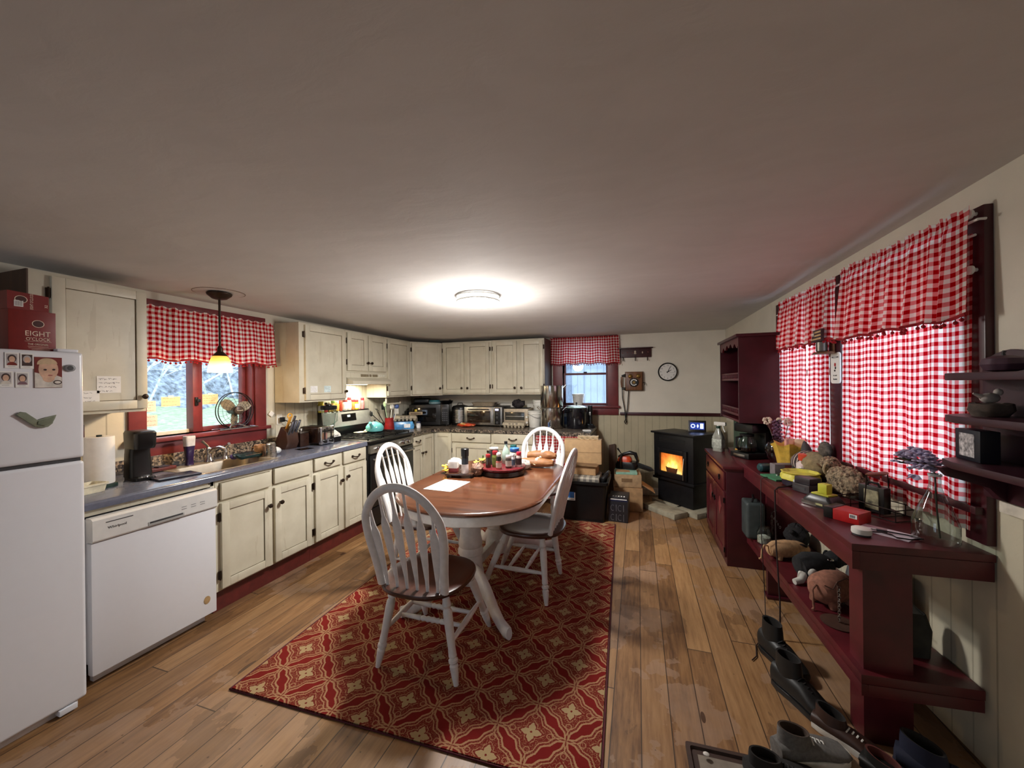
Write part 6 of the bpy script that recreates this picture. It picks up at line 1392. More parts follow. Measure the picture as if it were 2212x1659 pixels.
b = MB(); n = 40; rings = [[((r+.003*math.sin(10*2*PI*i/n))*math.cos(2*PI*i/n), (r+.003*math.sin(10*2*PI*i/n))*math.sin(2*PI*i/n), z) for i in range(n)] for r, z in ((.088, .036), (.102, .045), (.10, .065), (.092, .078), (.10, .088), (.092, .09), (.08, .075), (.004, .07))]
b.loft(rings); b.build('yellow_tub', mat('soft_yellow', (206, 196, 78), .5), t)
b = MB(); b.tube([(.90, 2.725, .86), (.86, 2.71, .848), (.80, 2.70, .838), (.781, 2.70, .82), (.776, 2.67, .5), (.772, 2.60, .2), (.76, 2.56, .02), (.76, 2.52, .006), (.78, 2.46, .006)], .0045, 7); one('loose_cord', 'black cord hanging from the yellow tub base over the shelf edge to the floor', 'cord', b, mat('cord_dark', (30, 14, 14), .5))
b = MB(); b.tube([(.86, 2.96, .84), (.80, 2.97, .836), (.779, 2.97, .82), (.772, 2.95, .5), (.765, 2.86, .12), (.70, 2.60, .006), (.61, 2.45, .006), (.59, 2.36, .006), (.56, 2.32, .006)], .0028, 6); one('loose_cord', 'thin dark cord hanging beside the thicker one onto the floor', 'cord', b, mat('cord_dark', (30, 14, 14), .5))
t = thing('pill_bottle', 'large white pill bottle with an orange-red cap on the console shelf', 'bottle', (1.03, 2.965, ZB), 0)
b = MB(); b.loft([rr(-.043, .043, -.043, .043, .018, 0), rr(-.043, .043, -.043, .043, .018, .105), rr(-.03, .03, -.03, .03, .028, .125), rr(-.03, .03, -.03, .03, .028, .132)]); b.build('bottle', mat('bottle_white', (222, 204, 200), .4), t)
b = MB(); b.lathe([(.037, .13), (.039, .133), (.039, .168), (.035, .172)], n=26); b.build('cap', mat('cap_orange_red', (196, 70, 44), .45), t)
b = MB(); b.box(-.0435, .0435, -.0438, .0, .03, .095, .012); b.m(1).box(-.0438, -.02, -.0445, -.02, .07, .085, .002); b.build('paper_label', [PAPER, INK], t)
t = thing('garden_gnome', 'small grey carved figure behind the pill bottle', 'figurine', (1.09, 3.12, ZB))
GRST = mat('grey_stone_figure', (128, 124, 116), .8, var=.2, bump=.002)
b = MB(); b.tube([(0, 0, .0), (0, 0, .04), (0, 0, .10), (0, 0, .14)], [.035, .042, .036, .026], 14); b.sph((0, 0, .16), (.03, .03, .032), 14, 8); b.sph((-.03, -.012, .10), (.014, .014, .035), 8, 6); b.sph((.03, -.012, .10), (.014, .014, .035), 8, 6); b.build('figure', GRST, t)
b = MB(); b.tube([(0, 0, .17), (-.005, .0, .205), (-.012, 0, .235)], [.032, .022, .006], 12); b.build('pointed_hat', mat('dark_hat', (70, 66, 66), .8), t)
# plush figures: striped barrel-like toy, curly sheep
STRP = Mat('striped_knit'); x, y, z = STRP.xyz(); STRP.col(STRP.ramp((x*26).fract(), [(0, (58, 44, 46)), (.45, (58, 44, 46)), (.5, (196, 176, 160)), (.72, (196, 176, 160)), (.77, (58, 44, 46))], 'CONSTANT')); STRP.rough(.9)
t = thing('stuffed_toy', 'seated stuffed toy in a striped knit top with a tan cloth body, under the curtain', 'stuffed toy', (1.075, 3.0, ZB), R(-82))
b = MB(); b.tube([(-.13, 0, .08), (-.12, 0, .085), (-.06, 0, .10), (.0, 0, .105), (.02, 0, .105)], [.04, .066, .08, .08, .07], 18); b.build('striped_top', STRP.m, t)
b = MB(); b.tube([(.01, 0, .11), (.05, 0, .11), (.09, 0, .095), (.12, 0, .065), (.135, 0, .05)], [.075, .086, .078, .05, .02], 18); b.build('body', mat('tan_plush', (134, 118, 88), .95, var=.15, scale=40), t)
b = MB(); b.sph((.09, .03, .21), (.04, .036, .05), 14, 8); b.noise(.004, 4); b.build('head', mat('grey_brown_plush', (86, 78, 70), .95, var=.3, scale=60), t)
for y in (-.055, .05):
    b = MB(); b.tube([(-.06, y, .08), (-.09, y*1.2, .03), (-.10, y*1.2, .015)], [.022, .018, .016], 8); b.build('leg', mat('dark_plush', (52, 46, 42), .95), t)
CURL = mat('curly_wool', (118, 104, 84), .95, var=.6, scale=70, bump=.008)
t = thing('toy_sheep', 'curly grey-brown toy sheep lying on the console shelf', 'stuffed toy', (1.10, 2.62, ZB), R(-80))
b = MB(); b.sph((0, 0, .085), (.125, .066, .075), 24, 14); rn = random.Random(5)
for k in range(120):
    a, e_ = rn.uniform(0, 2*PI), rn.uniform(-.9, 1.4); b.sph((.118*math.cos(a)*math.cos(e_), .060*math.sin(a)*math.cos(e_), .085+.070*math.sin(e_)), rn.uniform(.010, .017), 6, 4)
b.build('woolly_body', CURL, t)
b = MB(); b.sph((-.135, 0, .15), (.05, .042, .04), 14, 8); b.sph((-.175, 0, .135), (.026, .024, .022), 10, 6)
for k in range(30): a, e_ = rn.uniform(0, 2*PI), rn.uniform(-.2, 1.4); b.sph((-.13+.045*math.cos(a)*math.cos(e_), .04*math.sin(a)*math.cos(e_), .155+.036*math.sin(e_)), .010, 6, 4)
b.build('head', CURL, t)
for s in (-1, 1):
    b = MB(); b.at((-.13, s*.045, .13), (s*.7, .3, 0)); b.sph((0, s*.02, 0), (.014, .03, .007), 8, 5); b.build('ear', mat('tan_plush', (134, 118, 88), .95), t)
for x in (-.08, .07):
    for y in (-.035, .035):
        b = MB(); b.tube([(x, y, .05), (x-.015, y, .012)], [.018, .015], 8); b.build('leg', CURL, t)
b = MB(); b.tube([(-.105+.0*math.cos(a), .05*math.cos(a), .13+.045*math.sin(a)) for a in [2*PI*i/14 for i in range(14)]], .006, 6, True); b.build('collar', mat('cream_collar', (176, 160, 124), .8), t)
# chargers, battery, red box
t = thing('battery_charger', 'black battery charger behind the one with the lime battery', 'charger', (.93, 2.66, ZB), R(-62))
b = MB(); b.box(-.055, .055, -.045, .045, 0, .05, .008); b.box(-.05, .05, -.035, .045, .05, .088, .008); b.m(1).box(-.04, .03, -.0465, -.044, .02, .035); b.build('charger_body', [mat('charger_grey', (52, 46, 50), .35), DKGREY], t)
b = MB(); b.box(-.062, -.052, -.03, .03, .03, .06, .003); b.build('clear_clip', mat('clear_plastic', (206, 210, 212), .12), t)
t = thing('battery_charger', 'black and grey charger holding a lime green battery', 'charger', (.905, 2.385, ZB), R(-55))
b = MB(); b.loft([rr(-.075, .075, -.05, .06, .02, 0), rr(-.075, .075, -.05, .06, .02, .028), rr(-.062, .062, -.045, .055, .02, .045), rr(-.05, .05, -.035, .05, .015, .058)]); b.m(1).box(-.03, .03, -.052, -.046, .012, .022); b.build('charger_body', [mat('charger_dark', (36, 34, 36), .35), mat('charger_label', (170, 168, 120), .5)], t)
b = MB(); b.loft([rr(-.076, .0, -.052, -.044, .003, .004), rr(-.076, .0, -.052, -.044, .003, .022)]); b.build('silver_corner', STL2, t)
b = MB(); b.box(-.042, .042, -.028, .042, .058, .066, .003); b.box(-.02, .024, -.012, .03, .066, .115, .004); b.build('lime_battery', LIME, t)
t = thing('drill_bit_box', 'flat red and black carton with a small white label near the shelf edge', 'box', (.915, 2.185, ZB), R(-48))
b = MB(); b.box(-.03, .07, -.045, .06, 0, .05, .003); b.build('red_carton', RED, t)
b = MB(); b.box(-.068, -.03, -.046, .061, 0, .052, .003); b.m(1)
for k in range(3): b.box(-.0695, -.067, -.04, .05, .010+.013*k, .014+.013*k)
b.build('black_cover', [BLACK, STL2], t)
b = MB(); b.box(.035, .064, -.0465, -.0445, .026, .044); b.m(1)
for i in range(7): b.box(.038+i*.003, .0395+i*.003, -.0470, -.0460, .029, .041)
b.build('price_label', [PAPER, INK], t)
# wire basket with framed picture
WIRE = mat('dark_wire', (34, 20, 18), .5, .6)
t = thing('wire_basket', 'dark wire basket with a wooden grip handle on the console shelf', 'basket', (1.105, 2.335, ZB), R(-62))
b = MB(); hx_, hy_ = .13, .075
for z in (.004, .055): b.tube([(-hx_, -hy_, z), (hx_, -hy_, z), (hx_, hy_, z), (-hx_, hy_, z)], .0028, 6, True)
for x in (-.13, -.065, 0, .065, .13):
    for y in (-hy_, hy_): b.cyl((x, y, .004), (x, y, .055), .002, n=6)
    b.cyl((x, -hy_, .004), (x, hy_, .004), .002, n=6)
b.build('wire_frame', WIRE, t)
b = MB(); b.tube([(0, -hy_, .055), (0, -hy_+.012, .175), (0, -hy_+.012, .19)], .003, 6); b.tube([(0, hy_, .055), (0, hy_-.012, .175), (0, hy_-.012, .19)], .003, 6); b.build('handle_rods', WIRE, t)
b = MB(); b.turn((0, -.062, .19), (0, .062, .19), [(0, .006), (.15, .010), (.5, .009), (.85, .010), (1, .006)], 12); b.build('wooden_grip', m_wood('grip_wood', (96, 50, 26), (140, 82, 46), 'y', .4), t)
t = thing('picture_frame', 'small black-framed picture standing inside the wire basket', 'picture', (1.085, 2.33, ZB+.008), R(-62), None)
b = MB(); b.box(-.058, .058, -.012, .03, 0, .125, .006); b.tube([(-.03, .005, .125), (-.02, .005, .138), (.02, .005, .138), (.03, .005, .125)], .006, 6); b.build('frame', BLACK, t)
b = MB(); b.box(-.03, .035, -.0135, -.0115, .015, .105); b.build('picture', mat('faded_picture', (122, 116, 92), .5, var=.55, scale=30), t)
# paper, cable, puck
b = MB(); b.box(-.085, .085, -.055, .055, 0, .0012); b.m(1); rnd = random.Random(3)
one('letter', 'white paper lying at the near end of the console shelf', 'paper', b, [mat('lilac_white_paper', (216, 204, 214), .8, var=.02), INK], (.995, 2.045, ZB), R(-42))
b = MB(); b.tube([(-.055, -.03, .004), (-.02, -.02, .006), (.01, -.035, .006), (.02, -.06, .006), (.06, -.055, .006), (.10, -.02, .006), (.06, .0, .006), (.0, .005, .006)], .003, 6); b.box(-.08, -.055, -.036, -.024, .001, .010, .002); b.box(-.035, .0, -.001, .013, .001, .010, .002); b.m(1).box(-.052, -.035, .001, .011, .003, .008)
one('charging_cable', 'short black charging cable on the white letter', 'cable', b, [BLACK, STL2], (.995, 2.03, ZB+.0015), R(-20))
b = MB(); b.lathe([(.030, 0), (.031, .008), (.026, .008)], n=24); b.m(1); b.lathe([(.033, .008), (.034, .012), (.033, .028), (.027, .031), (.002, .031)], n=28); one('smoke_alarm', 'small round white puck-shaped device at the near corner of the console shelf', 'alarm', b, [DKGREY, WPLAST], (.885, 1.985, ZB))
# glass jug with flowers
t = thing('glass_jug', 'clear glass jug with a thin neck at the near end of the console shelf', 'jug', (1.125, 1.985, ZB))
b = MB(); b.lathe([(.064, 0), (.069, .006), (.069, .075), (.062, .10), (.045, .15), (.026, .195), (.018, .225), (.018, .265), (.021, .272)], n=36, caps=False); b.build('jug', CLEAR, t)
b = MB(); b.lathe([(.02, .262), (.021, .27), (.016, .272)], n=20, caps=False); b.build('jug_rim', mat('clear_plastic', (206, 210, 212), .12), t)
t = thing('hydrangea', 'pale lilac hydrangea stem with dark leaves standing in the glass jug', 'flowers', (1.125, 1.985, ZB+.012))
b = MB(); b.tube([(.02, .01, 0), (.005, .0, .12), (0, 0, .26), (-.01, .02, .30)], .003, 6); b.build('stem', mat('dark_stem', (48, 52, 40), .7), t)
b = MB(); rn = random.Random(8)
for k in range(54):
    a, e_ = rn.uniform(0, 2*PI), rn.uniform(-.1, 1.4); c = V((-.035+.05*math.cos(a)*math.cos(e_), .045+.08*math.sin(a)*math.cos(e_), .285+.065*math.sin(e_)))
    for q in range(4): b.at(c, (rn.uniform(-.5, .5), rn.uniform(-.5, .5), q*PI/2)); b.sph((.011, 0, 0), (.011, .010, .004), 6, 4)
b.at(); b.build('flower_cluster', mat('lilac_petals', (176, 168, 196), .7, var=.15), t)
b = MB()
for k in range(4): b.at((-.02, .085, .235), (.5, .6, k*PI/2)); b.sph((.016, 0, 0), (.016, .014, .003), 8, 5)
b.build('flower_cluster', mat('lilac_petals', (176, 168, 196), .7, var=.15), t)
for k, (a, l) in enumerate(((1.9, .15), (2.6, .09), (1.0, .06), (-1.4, .09), (1.3, .10))):
    b = MB(); b.at((-.005, .015, .285), (.0, -.05, a)); b.loft([[(l*i/8, -.034*math.sin(PI*(i/8)**.8), .012*math.sin(PI*i/8)), (l*i/8, 0, .0), (l*i/8, .034*math.sin(PI*(i/8)**.8), .012*math.sin(PI*i/8)), (l*i/8, 0, -.003)] for i in range(9)]); b.build('leaf', mat('dark_olive_leaf', (44, 54, 34), .5), t)
# on the middle casing
t = thing('sconce_shelf', 'little wooden shelf with a metal candle cup on the casing between the right-hand windows', 'sconce', wpt(2.905, .03)[:2]+(1.645,), RZR)
b = MB(); b.loft([rr(-.07, .07, -.10, 0, .04, 0), rr(-.06, .06, -.09, 0, .04, .012)]); b.box(-.03, .03, -.006, 0, -.02, .10, .003); b.build('shelf', m_wood('sconce_wood', (84, 52, 32), (122, 80, 52), 'x', .5), t)
b = MB(); b.lathe([(.022, .0125), (.03, .02), (.03, .075), (.027, .078)], (-.02, -.05, 0), 18); b.build('candle_cup', mat('pewter', (112, 106, 98), .4, .7), t)
t = thing('flag_sign', 'small wooden flag sign with one star and stripes on the sconce', 'sign', wpt(2.93, .10)[:2]+(1.7245,), RZR-.1)
b = MB(); b.prism([(-.085, 0), (.075, 0), (.085, .075), (-.05, .075)], -.008, .008, 'y', .002); sg = b.build('board', mat('flag_dark', (62, 40, 42), .6), t)
b = MB()
for k in range(3): b.box(-.07 if k == 0 else -.02, .076, -.0095, -.0075, .012+.021*k, .022+.021*k)
b.build('stripes', mat('flag_tan', (196, 162, 116), .6), sg)
b = MB(); b.prism([((.018 if k % 2 == 0 else .007)*math.sin(PI*k/5)-.042, .05+(.018 if k % 2 == 0 else .007)*math.cos(PI*k/5)) for k in range(10)], -.0098, -.0075, 'y'); b.build('star', mat('flag_star', (214, 206, 194), .6), sg)
t = thing('welcome_plaque', 'white rounded plaque with lettering and a small motif on the casing between the windows', 'sign', wpt(2.865, .0295)[:2]+(1.555,), RZR)
b = MB(); b.at((0, -.008, 0), (PI/2, 0, 0)); b.loft([rr(-.05, .05, -.095, .095, .018, -.007), rr(-.05, .05, -.095, .095, .018, .0)]); pl = b.build('plaque', PAPER, t)
text('WELCOME', .016, INK, pl, (0, -.0088, .065)); text('to our', .016, INK, pl, (0, -.0088, -.045)); text('home', .018, INK, pl, (0, -.0088, -.068))
b = MB(); b.sph((0, -.009, .02), (.010, .0012, .012), 10, 6); b.m(1); b.sph((.004, -.009, .0), (.008, .0012, .008), 10, 6); b.sph((-.003, -.009, -.016), (.009, .0012, .006), 10, 6); b.build('motif', [RED, BLACK], pl)
# wall shelf at the right edge
t = thing('wall_shelf', 'dark red three-tier wall shelf at the right edge of the view', 'shelf', wpt(1.888, .0305), RZR)
DR = mat('dark_violet_red_paint', (56, 22, 32), .4)
for z, d_ in ((1.475, .20), (1.325, .20), (1.165, .21)):
    b = MB(); b.prism([(.0, -.08), (.045, -d_+.045), (.12, -d_+.02), (.62, -d_+.02), (.62, 0), (.0, 0)], z-.0, z+.026, 'z', .004); b.build('shelf_board', DR, t)
b = MB(); pts = [(.0, 1.05), (.62, 1.05), (.62, 1.545)]+[(.62-.62*i/24, 1.54+.04*abs(math.sin(PI*i/8))) for i in range(1, 24)]+[(.0, 1.54)]
b.prism(pts, -.014, -.0005, 'y', .002); b.build('back_board', DR, t)
b = MB(); b.prism([(-.014, 1.164), (-.20, 1.164), (-.17, 1.13), (-.06, 1.10), (-.03, 1.055), (-.014, 1.05)], .06, .09, 'x', .003); b.build('bracket', DR, t)
p = wpt(1.735, .12)
t = thing('pumpkin', 'dark purple painted pumpkin ornament on the top of the wall shelf', 'ornament', (p[0], p[1]-.03, 1.5015)); t.scale = (.72, .72, .72)
b = MB(); n = 40; b.loft([[((r*(1-.07*abs(math.cos(4*2*PI*i/n)))) * math.cos(2*PI*i/n), (r*(1-.07*abs(math.cos(4*2*PI*i/n))))*math.sin(2*PI*i/n), z) for i in range(n)] for r, z in ((.03, 0), (.06, .008), (.075, .035), (.066, .06), (.035, .074), (.012, .070))]); b.build('pumpkin_body', mat('plum_paint', (74, 48, 62), .55), t)
b = MB(); b.tube([(0, 0, .068), (0, .004, .085), (.006, .006, .094)], [.009, .006, .007], 8); b.build('stem', DKGREY, t)
p = wpt(1.755, .12)
t = thing('bird_nest', 'small white bird figurine on a stone nest, middle tier of the wall shelf', 'figurine', (p[0], p[1], 1.3515))
b = MB(); b.lathe([(.04, 0), (.052, .02), (.05, .042), (.036, .046), (.03, .034), (.004, .03)], n=18, caps=False); b.noise(.003, 2); b.build('nest', mat('nest_grey_brown', (78, 66, 58), .9, var=.3), t)
b = MB(); b.sph((-.002, 0, .062), (.026, .018, .018), 12, 8); b.sph((.02, 0, .082), (.012, .011, .012), 10, 6); b.tube([(-.02, 0, .066), (-.045, 0, .078)], [.010, .003], 6); b.build('bird', mat('bird_white', (178, 168, 160), .6), t)
p = wpt(1.80, .125)
t = thing('framed_card', 'dark box frame with a pale floral card, bottom tier of the wall shelf', 'picture', (p[0], p[1], 1.1915), RZR-.15); t.scale = (.85, .85, .95)
b = MB(); b.box(-.075, .075, -.03, .03, 0, .115, .004); b.build('box_frame', mat('blue_black_paint', (18, 20, 30), .4), t)
b = MB(); b.box(-.045, .045, -.0315, -.0295, .015, .10); b.build('floral_card', mat('floral_card', (150, 146, 146), .7, var=.5, scale=60), t)
# ------------------------------------------------------------------ on the lower shelf
ZQ = .3005
t = thing('tool_case', 'dark grey hard case with a handle on the far end of the lower shelf', 'case', (.825, 3.35, ZQ), 0)
b = MB(); b.box(-.062, .06, -.08, .085, 0, .27, .02, 3); b.build('case_shell', mat('slate_case', (58, 66, 66), .5), t)
b = MB(); b.tube([(-.02, -.05, .268), (-.01, -.045, .30), (.01, .045, .30), (.02, .05, .268)], .008, 8); b.build('case_handle', BLACK, t)
t = thing('glass_jar', 'clear glass jar of white contents on the lower shelf', 'jar', (.86, 3.22, ZQ), 0)
b = MB(); b.lathe([(.042, 0), (.046, .006), (.046, .085), (.036, .10), (.036, .118)], n=26, caps=False); b.build('jar', CLEAR, t)
b = MB(); b.lathe([(.040, .008), (.0415, .05), (.02, .06), (.003, .055)], n=24); b.build('white_contents', mat('white_contents', (176, 172, 160), .7, var=.3, scale=60), t)
t = thing('chain_stand', 'small stand hung with silvery chain beside the glass jar', 'ornament', (.935, 3.31, ZQ), 0); t.scale = (.8, .8, 1)
b = MB(); b.lathe([(.07, 0), (.072, .006), (.06, .008)], n=24); b.tube([(0, 0, .008), (0, 0, .20), (.03, -.03, .23)], .004, 6); b.build('stand', STL2, t)
b = MB()
for k in range(22):
    c = V((.004*math.sin(k*2.2), -.008, .03+.0085*k)) if k < 18 else V((.012*(k-17), -.02-.01*(k-17), .185-.018*(k-17)))
    b.tube([(c.x+.007*math.cos(a)*(k % 2), c.y+.007*math.cos(a)*(1-k % 2), c.z+.009*math.sin(a)) for a in [2*PI*i/8 for i in range(8)]], .002, 5, True)
b.build('chain', STL2, t)
FUZZ = mat('black_fuzz', (24, 22, 24), .95, var=.6, scale=60, bump=.008)
t = thing('plush_ball', 'round black fuzzy plush on the back of the lower shelf', 'stuffed toy', (1.055, 3.2, ZQ), 0); t.scale = (.85, .85, .85)
b = MB(); b.sph((0, 0, .10), (.085, .10, .10), 22, 14); b.noise(.007, 6, lambda c: c.z > .02); b.build('fuzzy_body', FUZZ, t)
b = MB(); b.sph((-.06, -.08, .155), (.02, .02, .022), 10, 6); b.sph((.06, -.04, .17), (.02, .02, .022), 10, 6); b.build('ears', FUZZ, t)
PIGM = mat('tan_pig_plush', (176, 138, 100), .9, var=.12, scale=50)
PIGR = mat('rosy_pig_plush', (138, 92, 74), .9, var=.15, scale=50)
def pig(lab, loc, rz, l, r, m, tail):
    t = thing('toy_pig', lab, 'stuffed toy', loc, rz)
    b = MB(); b.tube([(-l/2, 0, r*1.02), (-l/2+.01, 0, r*1.02), (-l*.3, 0, r*1.08), (0, 0, r*1.1), (l*.3, 0, r*1.0), (l*.42, 0, r*.96), (l*.52, 0, r*.9), (l*.56, 0, r*.88)], [r*.25, r*.62, r*.95, r, r*.92, r*.74, r*.5, r*.42], 20); b.build('body', m, t)
    b = MB(); b.cyl((l*.55, 0, r*.88), (l*.6, 0, r*.86), r*.36, r*.33, 14); b.build('snout', mat('pig_snout', (150, 100, 86), .8), t)
    for s in (-1, 1):
        b = MB(); b.at((l*.36, s*r*.5, r*1.55), (s*.6, .4, 0)); b.sph((0, 0, 0), (.03, .022, .008), 10, 6); b.build('ear', mat('pig_ear_dark', (48, 32, 28), .9), t)
        for x in (-.28, .24):
            b = MB(); b.tube([(l*x, s*r*.5, r*.6), (l*x, s*r*.6, .012), (l*x, s*r*.6, .004)], [.022, .018, .015], 10); b.build('leg', m, t)
    b = MB(); b.tube(tail, .0055, 8); b.build('tail', m, t)
    return t
pig('tan toy pig lying with its tail hanging over the lower shelf edge', (.93, 3.0, ZQ), R(22), .26, .056, PIGM, [(-.13, 0, .085), (-.155, 0, .09), (-.175, -.005, .06), (-.18, -.005, .01), (-.195, -.005, .005)])
pig('rosy brown toy pig nearest the camera on the lower shelf', (.965, 2.46, ZQ), R(38), .24, .080, PIGR, [(-.12, 0, .12), (-.15, .0, .10), (-.16, -.01, .05), (-.155, -.01, .012), (-.17, -.012, .006)])
t = thing('toy_dog', 'black and white toy dog lying between the two toy pigs', 'stuffed toy', (.985, 2.72, ZQ), R(18))
b = MB(); b.tube([(-.10, 0, .075), (-.09, 0, .075), (-.04, 0, .085), (.03, 0, .085), (.08, 0, .08), (.10, 0, .08)], [.02, .06, .075, .072, .055, .02], 18); b.build('body', mat('black_plush', (26, 26, 28), .95, var=.4, scale=50), t)
b = MB(); b.sph((.12, 0, .12), (.055, .048, .048), 16, 10); b.sph((.165, 0, .105), (.03, .026, .022), 12, 8); b.build('head', mat('black_plush', (26, 26, 28), .95), t)
WPL = mat('white_plush', (196, 194, 186), .95)
b = MB(); b.sph((.15, -.012, .14), (.02, .016, .022), 10, 6); b.sph((-.06, -.066, .07), (.03, .014, .026), 10, 6); b.build('white_patch', WPL, t)
for x, y in ((-.12, -.05), (.05, -.075)):
    b = MB(); b.tube([(x+.03, y*.6, .05), (x, y, .022), (x-.04, y*1.1, .016)], [.024, .02, .016], 10); b.build('paw', WPL, t)
for s in (-1, 1):
    b = MB(); b.sph((.105, s*.045, .12), (.022, .010, .035), 10, 6); b.build('ear', mat('black_plush', (26, 26, 28), .95), t)
b = MB(); b.sph((.06, -.045, .135), (.02, .012, .009), 10, 6); b.build('name_tag', CHROME, t)
b = MB(); b.lathe([(.06, 0), (.066, .006), (.07, .12), (.055, .20), (.03, .245), (.026, .29), (.032, .296)], n=28); one('metal_jug', 'grey galvanised metal jug at the back of the lower shelf', 'jug', b, mat('galvanised', (120, 124, 128), .4, .6), (1.14, 2.55, ZQ))
t = thing('plant_stake', 'twisted wire ornament with a chain on the near part of the lower shelf', 'ornament', (.915, 2.26, ZQ))
b = MB(); b.lathe([(.07, 0), (.073, .005), (.055, .007)], n=24); b.tube([(0, 0, .006), (0, 0, .10), (-.005, 0, .20)], .004, 6); b.tube([(-.005, 0, .20), (.04, .02, .215), (.09, .0, .19), (.12, -.03, .17)], .003, 6); b.tube([(-.005, 0, .20), (-.03, -.02, .17), (-.06, -.01, .18)], .003, 6); b.build('wire_branch', mat('rusty_wire', (84, 58, 48), .6, .5), t)
b = MB()
for k in range(14): b.tube([(.006*math.cos(a)*(k % 2), -.006+.006*math.cos(a)*(1-k % 2), .02+.012*k+.008*math.sin(a)) for a in [2*PI*i/8 for i in range(8)]], .0018, 5, True)
b.build('chain', STL2, t)
b = MB(); b.loft([rr(-.05, .05, -.09, .09, .03, 0), rr(-.055, .055, -.095, .095, .03, .15), rr(-.045, .045, -.07, .07, .03, .24), rr(-.01, .01, -.03, .03, .008, .27)]); b.noise(.004, 3, lambda c: c.z > .01); one('tote_bag', 'dark green and tan cloth bag behind the leg on the lower shelf', 'bag', b, mat('bag_olive', (52, 50, 44), .85, var=.3, scale=8), (1.105, 2.12, ZQ), RZR).scale = (.85, .7, .75)
b = MB(); b.box(-.09, .09, -.008, .008, 0, .26, .003); one('leaning_board', 'tan board leaning at the back of the lower shelf', 'board', b, mat('tan_board', (120, 100, 74), .7), (1.125, 2.32, ZQ+.003), RZR, None, (R(-10), 0, RZR))
# ------------------------------------------------------------------ shoes and mat on the floor
def shoe(name, lab, loc, rz, l, h, m, sole, lin, boot=False):
    """low shoe or ankle boot, toe towards local +x"""
    t = thing(name, lab, 'shoe' if not boot else 'boot', loc, rz); w = l*.17
    def sec(x, z0, z1, ww, lean=0): return [(x, ww*c, z0+(z1-z0)*(.5+.5*s)) for c, s in [(math.copysign(abs(math.cos(a))**.7, math.cos(a)), math.copysign(abs(math.sin(a))**.8, math.sin(a))) for a in [2*PI*i/18 for i in range(18)]]]
    b = MB(); b.loft([sec(-l*.5, .018, h*.35, w*.45), sec(-l*.48, .016, h*.62, w*.72), sec(-l*.36, .016, h*.66, w*.9), sec(-l*.15, .016, h*.62, w*.92), sec(.05*l, .016, h*.60, w*.98), sec(.22*l, .016, h*.45, w*1.08), sec(.38*l, .016, h*.34, w*1.02), sec(.47*l, .018, h*.28, w*.75), sec(.5*l, .02, h*.18, w*.4)]); b.build('upper', m, t)
    b = MB(); pl = [(l*x, w*y) for x, y in ((-.51, 0), (-.48, .62), (-.36, .88), (-.1, .86), (.1, .98), (.28, 1.12), (.42, .9), (.5, .4), (.51, 0), (.5, -.4), (.42, -.9), (.28, -1.12), (.1, -.98), (-.1, -.86), (-.36, -.88), (-.48, -.62))]; b.prism(pl, .001, .026, 'z', .004); b.build('sole', sole, t)
    b = MB(); cx = -l*.24; rx, ry = l*.2, w*.74; hh = h; rings = []
    for z, k in ((h*.5, 1.12), (hh*.85, 1.05), (hh, 1.0), (hh*.985, .86), (h*.55, .78), (h*.52, .05)):
        rings.append([(cx+rx*k*math.cos(2*PI*i/24)+(l*.03*(1-z/hh)), ry*k*math.sin(2*PI*i/24), z+.0*i-(.10*h*math.cos(2*PI*i/24) if (not boot and z > h*.6) else 0)) for i in range(24)])
    b.m(0); b.loft(rings[:3], caps=False); b.m(1); b.loft(rings[2:], caps=False); b.build('collar', [m, lin], t)
    b = MB()
    for k in range(4): x = -.02*l+.055*l*k; z = h*(.64-.055*k); b.tube([(x, -w*.45, z-.006), (x+.006, 0, z+.006), (x, w*.45, z-.006)], .0032, 5)
    b.build('laces', sole if not boot else BLACK, t)
    return t
BLKL = mat('black_leather', (17, 17, 16), .5, var=.2); DLIN = mat('dark_lining', (24, 20, 18), .9); GSH = mat('grey_sneaker_mesh', (96, 93, 90), .8, var=.12, scale=80); WSOLE = mat('off_white_sole', (200, 196, 188), .6); BRN = mat('dark_brown_leather', (52, 30, 22), .5); NAVYL = mat('navy_cloth_shoe', (18, 22, 44), .8); TANS = mat('tan_insole', (140, 98, 66), .8)
shoe('work_boot', 'black ankle boot farthest from the camera, on the floor by the console shelf', (.70, 2.33, 0), R(-66), .28, .19, BLKL, BLACK, DLIN, True)
shoe('work_boot', 'black ankle boot just in front of the farther one', (.70, 2.075, 0), R(-58), .28, .18, BLKL, BLACK, DLIN, True)
shoe('sneaker', 'grey mesh sneaker with a wide pale collar, opening towards us', (.63, 1.79, 0), R(20), .29, .12, GSH, WSOLE, mat('brown_lining', (66, 52, 44), .9))
shoe('leather_shoe', 'dark reddish-brown shoe with a white sole edge beside the sneaker', (.80, 1.90, 0), R(-38), .25, .10, BRN, WSOLE, DLIN)
shoe('slipper', 'dark slipper with a red-brown insole near the shelf leg', (.905, 1.75, 0), R(-40), .26, .07, BLKL, BLACK, mat('red_brown_insole', (84, 34, 28), .8))
shoe('canvas_shoe', 'navy cloth shoe closest to the right wall', (1.06, 1.80, 0), R(-26), .30, .13, NAVYL, NAVYL, DLIN)
shoe('leather_shoe', 'black shoe at the bottom edge, left of the sneaker', (.50, 1.66, 0), R(10), .27, .09, mat('black_suede', (30, 27, 26), .9), BLACK, DLIN)
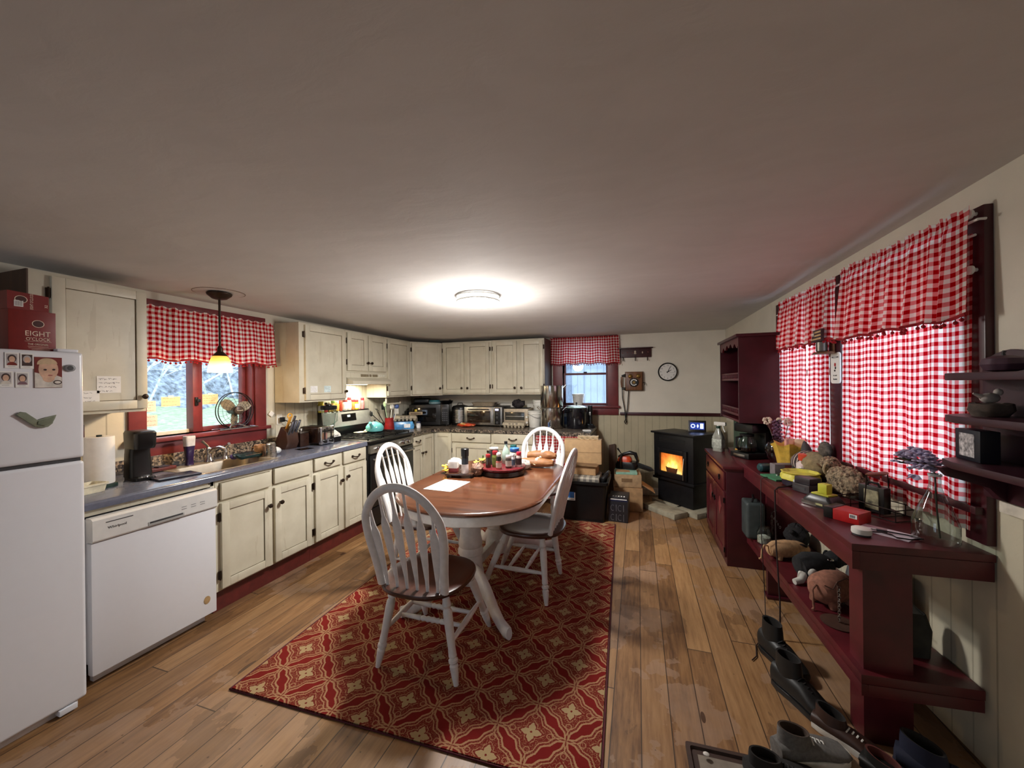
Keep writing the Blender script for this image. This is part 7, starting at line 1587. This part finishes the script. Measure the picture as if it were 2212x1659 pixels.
b = MB(); b.loft([rr(-.24, .24, -.18, .18, .01, .001), rr(-.24, .24, -.18, .18, .01, .016), rr(-.225, .225, -.165, .165, .01, .016), rr(-.222, .222, -.162, .162, .01, .006)]); b.m(1).box(-.20, .20, -.14, .14, .006, .0068); one('boot_tray', 'dark boot tray with a raised rim on the floor at the bottom edge', 'tray', b, [mat('dark_brown_rubber', (50, 30, 20), .6), mat('grey_dust', (118, 108, 96), .9)], (.415, 1.535, 0), R(2))
b = MB(); b.sph((0, 0, .006), (.012, .010, .006), 8, 5); one('pebble', 'tiny pale pebble on the boot tray', 'pebble', b, WSOLE, (.24, 1.66, .0175))
# ------------------------------------------------------------------ daylight, camera, view
w = bpy.data.worlds.new('overcast_day'); SC.world = w; w.use_nodes = True; nt = w.node_tree
bgn = nt.nodes['Background']; tcn = nt.nodes.new('ShaderNodeTexCoord'); sx = nt.nodes.new('ShaderNodeSeparateXYZ'); nt.links.new(tcn.outputs['Generated'], sx.inputs[0])
rp = nt.nodes.new('ShaderNodeValToRGB'); nt.links.new(sx.outputs[2], rp.inputs[0]); e = rp.color_ramp.elements
e[0].position = 0.; e[0].color = (.46, .54, .68, 1); e[1].position = .7; e[1].color = (.74, .87, 1.0, 1)
nt.links.new(rp.outputs[0], bgn.inputs[0]); bgn.inputs[1].default_value = 2.5
def portal(loc, rot, sx_, sy_):
    li = bpy.data.lights.new('sky_portal', 'AREA'); li.shape = 'RECTANGLE'; li.size = sx_; li.size_y = sy_; li.cycles.is_portal = True
    o = bpy.data.objects.new('sky_portal', li); COL.objects.link(o); o.location = loc; o.rotation_euler = rot
portal((XL-.17, 2.145, 1.56), (PI/2, 0, -PI/2), .80, .88)
portal((-.69, YB+.17, 1.6), (PI/2, 0, PI), .62, .86)
for y0, y1 in ((1.985, 2.83), (2.95, 3.73)):
    y = (y0+y1)/2; portal((WX(y)+.17, y+.01, 1.53), (PI/2, 0, PI/2+.0614), y1-y0, 1.06)
portal((-1.75, -2.62, 1.25), (PI/2, 0, 0), 1.3, 1.5)
cam = bpy.data.cameras.new('camera'); co = bpy.data.objects.new('camera', cam); COL.objects.link(co)
cam.sensor_fit = 'HORIZONTAL'; cam.sensor_width = 36; cam.lens = 36*831/2212; cam.clip_start = .02
yaw, pit, rol = R(18.1), R(-.05), R(-.616)
F_ = V((-math.sin(yaw)*math.cos(pit), math.cos(yaw)*math.cos(pit), math.sin(pit))); R0 = V((math.cos(yaw), math.sin(yaw), 0)); U0 = R0.cross(F_)
Rt = R0*math.cos(rol)+U0*math.sin(rol); Up = -R0*math.sin(rol)+U0*math.cos(rol)
co.matrix_world = Matrix(((Rt.x, Up.x, -F_.x, 0), (Rt.y, Up.y, -F_.y, 0), (Rt.z, Up.z, -F_.z, CAMZ), (0, 0, 0, 1)))
SC.camera = co
SC.cycles.transparent_max_bounces = 24
vs = SC.view_settings; vs.view_transform = 'Standard'; vs.look = 'None'; vs.gamma = 1; vs.use_curve_mapping = False; vs.exposure = .98
